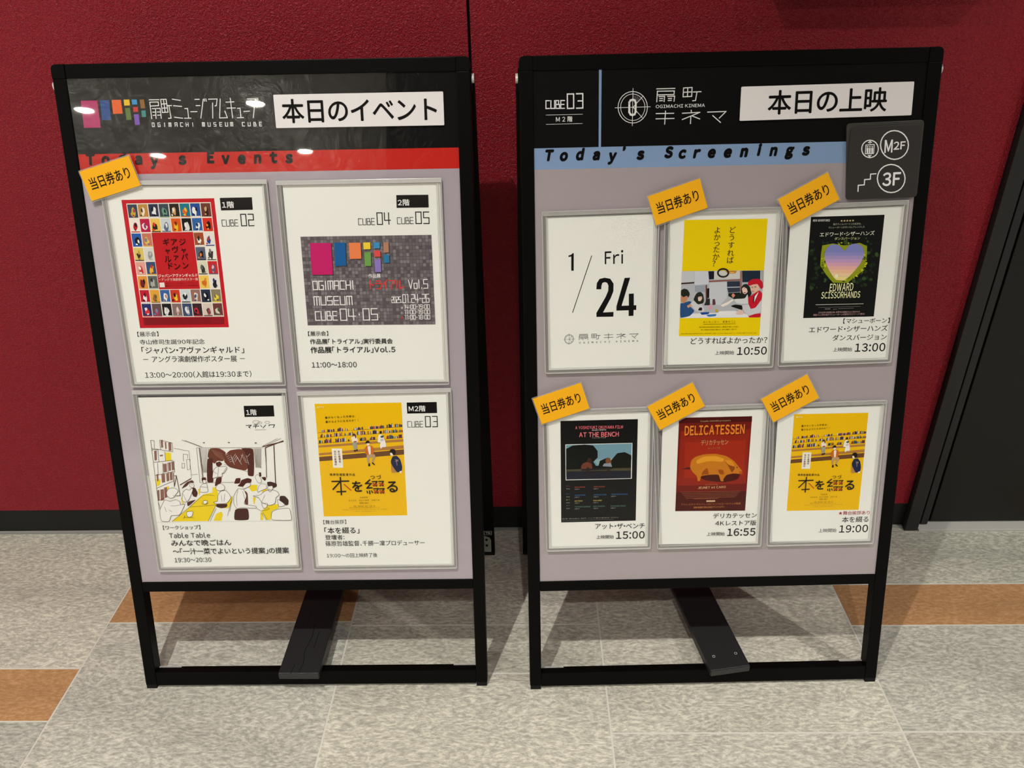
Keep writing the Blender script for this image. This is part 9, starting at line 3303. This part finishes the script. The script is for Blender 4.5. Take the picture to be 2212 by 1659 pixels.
1 219 3|13|1751 3272 1761 3248
1 219 3|12|1766 3396 1827 3398 1784 3337
1 219 3|12|1786 3368 1817 3336
1 219 3|12|1847 3397 1907 3398 1865 3337
1 219 3|12|1867 3368 1899 3336
1 219 3|12|1776 3300 1837 3302 1794 3240
1 219 3|12|1796 3271 1827 3240
1 219 3|12|1849 3299 1910 3301 1868 3239
1 219 3|12|1870 3269 1901 3238
1 233 4|12|1772 3372 1823 3349
1 233 4|12|1773 3344 1823 3363
1 233 4|12|1852 3373 1905 3350
1 233 4|12|1854 3344 1904 3363
1 233 4|12|1781 3276 1833 3254
1 233 4|12|1783 3248 1833 3266
1 233 4|12|1855 3275 1908 3252
1 233 4|12|1856 3246 1906 3265
3 234 4|0|矢|1608 3185 23 0 0 100
3 234 4|0|柴|1633 3185 23 0 0 100
3 234 4|0|俊|1658 3185 23 0 0 100
3 234 4|0|博|1683 3185 23 0 0 100
3 234 4|0|宮|1461 3145 20 0 0 100
3 234 4|0|本|1487 3146 20 0 0 100
3 234 4|0|真|1513 3146 20 0 0 100
3 234 4|0|希|1539 3145 20 0 0 100
3 234 4|0|長|1592 3146 20 0 0 100
3 234 4|0|谷|1619 3146 20 0 0 100
3 234 4|0|川|1645 3146 20 0 0 100
3 234 4|0|朝|1671 3146 20 0 0 100
3 234 4|0|晴|1698 3146 20 0 0 100
3 234 4|0|加|1751 3146 20 0 0 100
3 234 4|0|藤|1777 3146 20 0 0 100
3 234 4|0|久|1804 3146 20 0 0 100
3 234 4|0|雅|1830 3146 20 0 0 100
3 234 4|0|遠|1595 3111 23 0 0 100
3 234 4|0|藤|1619 3110 23 0 0 100
3 234 4|0|久|1643 3109 23 0 0 100
3 234 4|0|美|1668 3109 23 0 0 100
3 234 4|0|子|1692 3109 23 0 0 100
3 234 4|0|監|1518 3068 17 0 0 100
3 234 4|0|督|1536 3068 17 0 0 100
3 234 4|0|：|1555 3068 17 0 0 100
3 234 4|0|篠|1572 3067 17 0 0 100
3 234 4|0|原|1590 3067 17 0 0 100
3 234 4|0|哲|1608 3067 17 0 0 100
3 234 4|0|雄|1626 3067 17 0 0 100
3 234 4|0|脚|1663 3066 17 0 0 100
3 234 4|0|本|1681 3067 17 0 0 100
3 234 4|0|：|1698 3067 17 0 0 100
3 234 4|0|千|1716 3067 17 0 0 100
3 234 4|0|勝|1734 3067 17 0 0 100
3 234 4|0|一|1752 3066 17 0 0 100
3 234 4|0|凜|1771 3066 17 0 0 100
2 234 4|0|配給 WINDMILL PICTURES 制作 ストラーユ|1455 3042 1835 3040 1454 3055
2 234 4|0|文化庁 ARTS for the future! 2 助成|1367 3020 1931 3017 1367 3028
2 234 4|0|https://honwotsuzuru.com|1521 2989 1780 2991 1521 3003
2 235 4|30|AFF2|1151 4368 1239 4369 1151 4392
2 372 0|20|★舞台挨拶あり|1888 2847 2349 2846 1888 2909
2 26 0|20|本を綴る|1949 2727 2341 2728 1949 2818
2 26 0|8|上映開始|1614 2574 1881 2574 1614 2637
2 22 0|30|19:00|1922 2566 2346 2566 1922 2682"""),
]


# ------------------------------------------------------------------ the two sign stands
W, H, A = 0.5424, 0.9269, 0.0178
BOARD = {'L': ((-0.3204, 0.8434, 0), math.radians(-0.9974), math.radians(14.9075)),
         'R': ((0.2891, 0.8301, 0), math.radians(0.0308), math.radians(15.0009))}
def board_matrix(k):
    loc, yaw, lean = BOARD[k]
    U = Vector((math.cos(yaw), math.sin(yaw), 0))
    Vv = Vector((-math.sin(yaw) * math.sin(lean), math.cos(yaw) * math.sin(lean), math.cos(lean)))
    N = U.cross(Vv)
    m = Matrix((U, Vv, N)).transposed().to_4x4()
    m.translation = Vector(loc)
    return m
BM = {k: board_matrix(k) for k in 'LR'}

def sign_stand(k, label, print_data, poster_name):
    root = empty('sign_stand', BM[k])
    tag(root, label, 'sign')
    D = 0.020
    lean = BOARD[k][2]
    # front frame
    for s in (-1, 1):
        x0, x1 = sorted((s * W / 2, s * (W / 2 - A)))
        box('side_rail', x0, x1, 0.0065, H - 0.0178, -D, 0, BLACK, root, 0.0012)
        q = [(x0, H - 0.0178), (x1, H - 0.0178), (x1, H), (x0, H)]
        c = 3 if s < 0 else 2
        rq = []
        for i, p in enumerate(q):
            if i == c:
                a, b = Vector(q[i - 1]), Vector(q[(i + 1) % 4])
                P_ = Vector(p)
                u, w_ = (a - P_).normalized(), (b - P_).normalized()
                for t in [j / 6 for j in range(7)]:
                    rq.append(tuple((1 - t) ** 2 * (P_ + u * 0.007) + 2 * t * (1 - t) * P_ + t * t * (P_ + w_ * 0.007)))
            else:
                rq.append(p)
        prism('corner_cap', rq, -D - 0.0004, 0.0004, BLACK, root, 0.0006)
        # foot under the side rail
        tl = math.tan(lean)
        fx0, fx1, wb = x0 + 0.0008, x1 - 0.0008, -D * 0.92
        mesh_obj('rubber_foot', [(fx0, 0.0003, -0.0006), (fx1, 0.0003, -0.0006), (fx1, -wb * tl + 0.0002, wb), (fx0, -wb * tl + 0.0002, wb),
                                 (fx0, 0.0085, -0.0006), (fx1, 0.0085, -0.0006), (fx1, 0.0085, wb), (fx0, 0.0085, wb)],
                 [(0, 3, 2, 1), (4, 5, 6, 7), (0, 1, 5, 4), (1, 2, 6, 5), (2, 3, 7, 6), (3, 0, 4, 7)][::1], BLACKR, root)
        box('hinge_plate', s * (W / 2 + 0.0002) - 0.0012, s * (W / 2 + 0.0002) + 0.0012, 0.885, 0.913, -0.038, -0.004, BLACK, root, 0.0004)
        # hinge bolt near the top
        bolt = cyl('hinge_bolt', (s * (W / 2 + 0.0045), 0.9015, -0.012), (s * (W / 2 - 0.004), 0.9015, -0.012), 0.0062, principled('nickel_bolt', (0.75, 0.72, 0.66), 0.3, 0.5, 0.3), root, 14)
    box('top_rail', -W / 2 + A, W / 2 - A, H - 0.0178, H, -D, -0.0002, BLACK, root, 0.0012)
    box('middle_rail', -W / 2 + A, W / 2 - A, 0.1702, 0.1863, -D, -0.0002, BLACK, root, 0.0012)
    box('bottom_rail', -W / 2 + A, W / 2 - A, 0.0052, 0.0285, -0.018, -0.0004, BLACK, root, 0.0012)
    for s in (-1, 1):
        x0, x1 = sorted((s * (W / 2 - A), s * (W / 2 - A - 0.036)))
        box('corner_plate', x0, x1, 0.0287, 0.0296, -0.0175, -0.0135, RIM, root, 0.0004)
    box('back_board', -W / 2 + A, W / 2 - A, 0.186, H - 0.0175, -0.0135, -0.0045, principled('grey_board', (0.3, 0.3, 0.3), 0.7, 0.2), root)
    pr = build_print(poster_name, print_data, root, 0, 0, -0.0024)
    cv = mesh_obj('clear_cover', [(-W / 2 + A, 0.186, -0.0015), (W / 2 - A, 0.186, -0.0015), (W / 2 - A, H - 0.0175, -0.0015), (-W / 2 + A, H - 0.0175, -0.0015)],
                  [(0, 1, 2, 3)], COVER[k], root)
    # rear frame, hinged at the bolts
    loc, yaw, ln = BOARD[k]
    top = Vector((0, 0.9015 * math.sin(ln) + 0.022, 0.9015 * math.cos(ln)))
    bot = Vector((0, 0.3025 if k == 'L' else 0.311, 0.0))
    # rear frame local system: x, along the leg, outward
    rm = Matrix.Translation(Vector(loc)) @ Matrix.Rotation(yaw, 4, 'Z')
    ang = math.atan2(bot.y - top.y, top.z)               # how far the leg leans back
    L = math.hypot(bot.y - top.y, top.z)
    rear = BM[k].inverted() @ rm @ Matrix.Translation(bot) @ Matrix.Rotation(ang, 4, 'X')
    def rbox(nm, x0, x1, y0, y1, z0, z1, mat, parent=None, bev=0.0012):
        o = box(nm, x0, x1, y0, y1, z0, z1, mat, None, bev)
        o.parent = parent or root
        if parent is None:
            o.matrix_local = rear
        return o
    HW = W / 2 + 0.004
    legs = []
    for s in (-1, 1):
        x0, x1 = sorted((s * HW, s * (HW - 0.023)))
        lg = rbox('rear_leg', x0, x1, 0.0, 0.018, 0.006, L - 0.004, BLACK)
        rbox('rubber_foot', x0, x1, -0.0008, 0.0188, 0.0002, 0.008, BLACKR, lg)
        legs.append(lg)
    rbox('rear_rail', -HW + 0.023, HW - 0.023, 0.001, 0.017, 0.004, 0.026, BLACK)
    rbox('rear_rail', -HW + 0.023, HW - 0.023, 0.001, 0.017, 0.62, 0.64, BLACK)
    # latch bracket and maker badge on the rear legs
    for s, lg in zip((-1, 1), legs):
        if s < 0:
            continue
        xi = HW - 0.023
        pts_ = [(xi - 0.002, 0.0105), (xi + 0.0165, 0.0105), (xi + 0.0170, 0.040), (xi + 0.0145, 0.0465), (xi + 0.006, 0.0505), (xi - 0.002, 0.0515)]
        plate = prism('latch_bracket', pts_, 0.0, 0.0014, ZINC, None, 0.0003)
        plate.parent = root
        plate.matrix_local = rear @ Matrix.Translation((0, 0, 0)) @ Matrix.Rotation(math.pi / 2, 4, 'X')
        for z in (0.0275, 0.0420):
            sc = cyl('screw', (xi + 0.0085, z, 0.0012), (xi + 0.0085, z, 0.0022), 0.0026, BLACKR, plate, 12)
        hook = [(xi - 0.002, 0.030), (xi + 0.0004, 0.030), (xi + 0.0004, 0.068), (xi - 0.002, 0.068)]
        prism('bracket_flange', hook, 0.0, 0.012, STEEL, plate, 0.0003)
        prism('bracket_flange', [(xi - 0.002, 0.022), (xi + 0.0016, 0.020), (xi + 0.0016, 0.024), (xi - 0.002, 0.026)], 0.0, 0.010, STEEL, plate, 0.0003)
        badge = prism('maker_badge', [(xi + 0.004, 0.0535), (xi + 0.019, 0.0535), (xi + 0.019, 0.0635), (xi + 0.004, 0.0635)], 0.0, 0.0006, BLACKR, None)
        badge.parent = root
        badge.matrix_local = rear @ Matrix.Rotation(math.pi / 2, 4, 'X')
        x_, y_ = (xi + 0.0045) * 1e4, 540
        e = lambda *p: ' '.join('%d %d' % (x_ + a, y_ + b) for a, b in p)
        bt = '1 0 0|7|' + e((0, 0), (140, 0), (140, 90), (0, 90), (0, 0)) + '\n1 0 0|10|' + e((28, 62), (66, 62)) + '\n1 0 0|10|' + e((48, 62), (48, 26)) \
            + '\n1 0 0|9|' + e((112, 62), (76, 62), (76, 45), (112, 45), (112, 27), (76, 27))
        build_print('badge_lettering', bt, badge, 0, 0, 0.0007)
    return root

sign_stand('L', 'black framed folding sign stand with red "Today\'s Events" band, left of the two', LEFT_PRINT, 'printed_poster')
sign_stand('R', 'black framed folding sign stand with pale blue "Today\'s Screenings" band, right of the two', RIGHT_PRINT, 'printed_poster')

def on_board(name, k, u, v, w, ang=0.0):
    return empty(name, BM[k] @ Matrix.Translation((u, v, w)) @ Matrix.Rotation(math.radians(ang), 4, 'Z'))
def m4(q):
    return [(a * 1e-4, b * 1e-4) for a, b in q]
def local(q, c):
    return [(a - c[0], b - c[1]) for a, b in q]
def centre(q):
    return (sum(p[0] for p in q) / len(q), min(p[1] for p in q))

# title strips
for k, q, txt, lab in (('L', STRIP_L, LEFT_TITLE, 'white title strip with bold black lettering at the top of the left board'),
                       ('R', STRIP_R, RIGHT_TITLE, 'white title strip with bold black lettering at the top of the right board')):
    q = m4(q)
    c = centre(q)
    root = on_board('title_strip', k, c[0], c[1], 0)
    tag(root, lab, 'label')
    prism('strip', local(rounded(q, 0.0012, 2), c), -0.0013, 0.0002, PAPERB, root, 0.0002)
    build_print('printed_title', txt, root, c[0], c[1], 0.0004)

# document sleeves
def ring(name, q, d0, d1, z0, z1, mat, parent, r=0.003):
    a, b = rounded(inset(q, d0), max(r - d0, 0.0005), 3), rounded(inset(q, d1), max(r - d1, 0.0004), 3)
    n = len(a)
    v = [(p[0], p[1], z) for z in (z0, z1) for p in a] + [(p[0], p[1], z) for z in (z0, z1) for p in b]
    f = []
    for i in range(n):
        j = (i + 1) % n
        f += [(n + i, n + j, 3 * n + j, 3 * n + i), (i, j, n + j, n + i), (2 * n + j, 2 * n + i, 3 * n + i, 3 * n + j)]
    return mesh_obj(name, v, f, mat, parent)
for k, lab, case, papers, items in SHEETS:
    case = m4(case)
    c = centre(case)
    root = on_board('document_sleeve', k, c[0], c[1], 0)
    tag(root, lab, 'notice')
    q = local(case, c)
    prism('back_sheet', rounded(q, 0.003, 3), -0.0013, -0.0008, SLEEVE, root)
    ring('case_rim', q, 0.0, 0.0075, -0.0006, 0.0018, RIM, root)
    ring('case_edge', q, 0.0, 0.0009, -0.0006, 0.0026, EDGE, root)
    ring('case_edge', q, 0.0050, 0.0056, 0.0016, 0.0024, EDGE, root)
    lip = [q[0], q[1], tuple(Vector(q[1]) + (Vector(q[2]) - Vector(q[1])).normalized() * 0.0058), tuple(Vector(q[0]) + (Vector(q[3]) - Vector(q[0])).normalized() * 0.0058)]
    prism('case_lip', lip, 0.0014, 0.0030, EDGE if k == 'L' else RIM, root, 0.0004)
    sheet = None
    for i, p in enumerate(papers):
        sheet = prism('paper_sheet', local(m4(p), c), -0.0004 + i * 0.0006, 0.0001 + i * 0.0006, PAPER, root)
    zt = 0.0001 + (len(papers) - 1) * 0.0006
    build_print('printed_notice', items, root, c[0], c[1], zt + 0.0001)
    f_ = inset(q, 0.001)
    mesh_obj('front_film', [(a, b, 0.0021) for a, b in f_], [(0, 1, 2, 3)] if True else None, SLEEVE, root)

# ticket tags, all alike in size
for k, lab, cen, ang, L_, h_ in TAGS:
    hw, hh = 0.0357, 0.0199
    root = on_board('ticket_tag', k, cen[0] * 1e-4, cen[1] * 1e-4, 0.0042, ang)
    tag(root, lab, 'tag', 'yellow ticket tags')
    q = [(-hw, -hh), (hw, -hh), (hw, hh), (-hw, hh)]
    prism('laminate', rounded([(-hw - 0.0016, -hh - 0.0020), (hw + 0.0016, -hh - 0.0020), (hw + 0.0016, hh + 0.0016), (-hw - 0.0016, hh + 0.0016)], 0.0012, 2), -0.0006, -0.0001, TAGFILM, root)
    prism('card', q, 0.0, 0.0006, YELLOW, root, 0.0001)
    build_print('printed_lettering', '2 1 0|22|当日券あり|-285 -72 283 -72 -285 82', root, 0, 0, 0.0008)

# floor guide plate
qb, qf = m4(PLATE_BACK), m4(PLATE_FRONT)
c = centre(qb)
root = on_board('floor_guide_plate', 'R', c[0], c[1], 0)
tag(root, 'dark grey plate with white lift and stair symbols reading M2F and 3F', 'sign plate')
prism('backing_plate', local(rounded(qb, 0.005, 4), c), -0.0012, 0.0014, PLATEB, root, 0.0005)
prism('front_plate', local(rounded(qf, 0.007, 5), c), 0.0015, 0.0030, PLATEM, root, 0.0006)
build_print('printed_symbols', GUIDE_PRINT, root, c[0], c[1], 0.0032)

# planks lying on the lower rails
def plank(x, y, ang, label, holes):
    root = empty('wooden_plank', Matrix.Translation((x, y, 0.0285)) @ Matrix.Rotation(math.radians(ang), 4, 'Z'))
    tag(root, label, 'plank', 'black planks weighing down the sign stands')
    L, w, t, n = 0.315, 0.032, 0.0115, 8
    o = box('board', -w, w, 0.0, L, 0, t, WOOD, root, 0.0016)
    box('worn_end', -w + 0.001, w - 0.001, -0.0012, 0.001, 0.0008, t - 0.0014, WOODEND, root, 0.0003)
    if holes:
        for sx in (-0.017, 0.019):
            ring('screw_mark', [(sx - 0.0022, 0.024), (sx + 0.0022, 0.024), (sx + 0.0022, 0.0284), (sx - 0.0022, 0.0284)], 0, 0.0005, t, t + 0.0003, SILVER, root, 0.002)
    else:
        v, f = [], []
        for path in ([(0.0, 0.002), (0.003, 0.02), (-0.001, 0.045), (0.004, 0.075), (0.002, 0.10)], [(-0.012, 0.0), (-0.010, 0.018)], [(0.012, 0.05), (0.013, 0.085)]):
            for a, b in zip(path, path[1:]):
                k = len(v)
                v += [(a[0] - 0.0004, a[1], t + 0.0002), (a[0] + 0.0004, a[1], t + 0.0002), (b[0] + 0.0004, b[1], t + 0.0002), (b[0] - 0.0004, b[1], t + 0.0002)]
                f.append((k, k + 1, k + 2, k + 3))
        cr = mesh_obj('grain_crack', v, f, VOID, root)
        cr['kind'] = 'stuff'
    return root
plank(-0.3415, 0.8370, -1.5, 'black wooden plank with long cracks lying under the left sign', False)
plank(0.3275, 0.8290, 8.0, 'black wooden plank with chipped end lying slanted under the right sign', True)
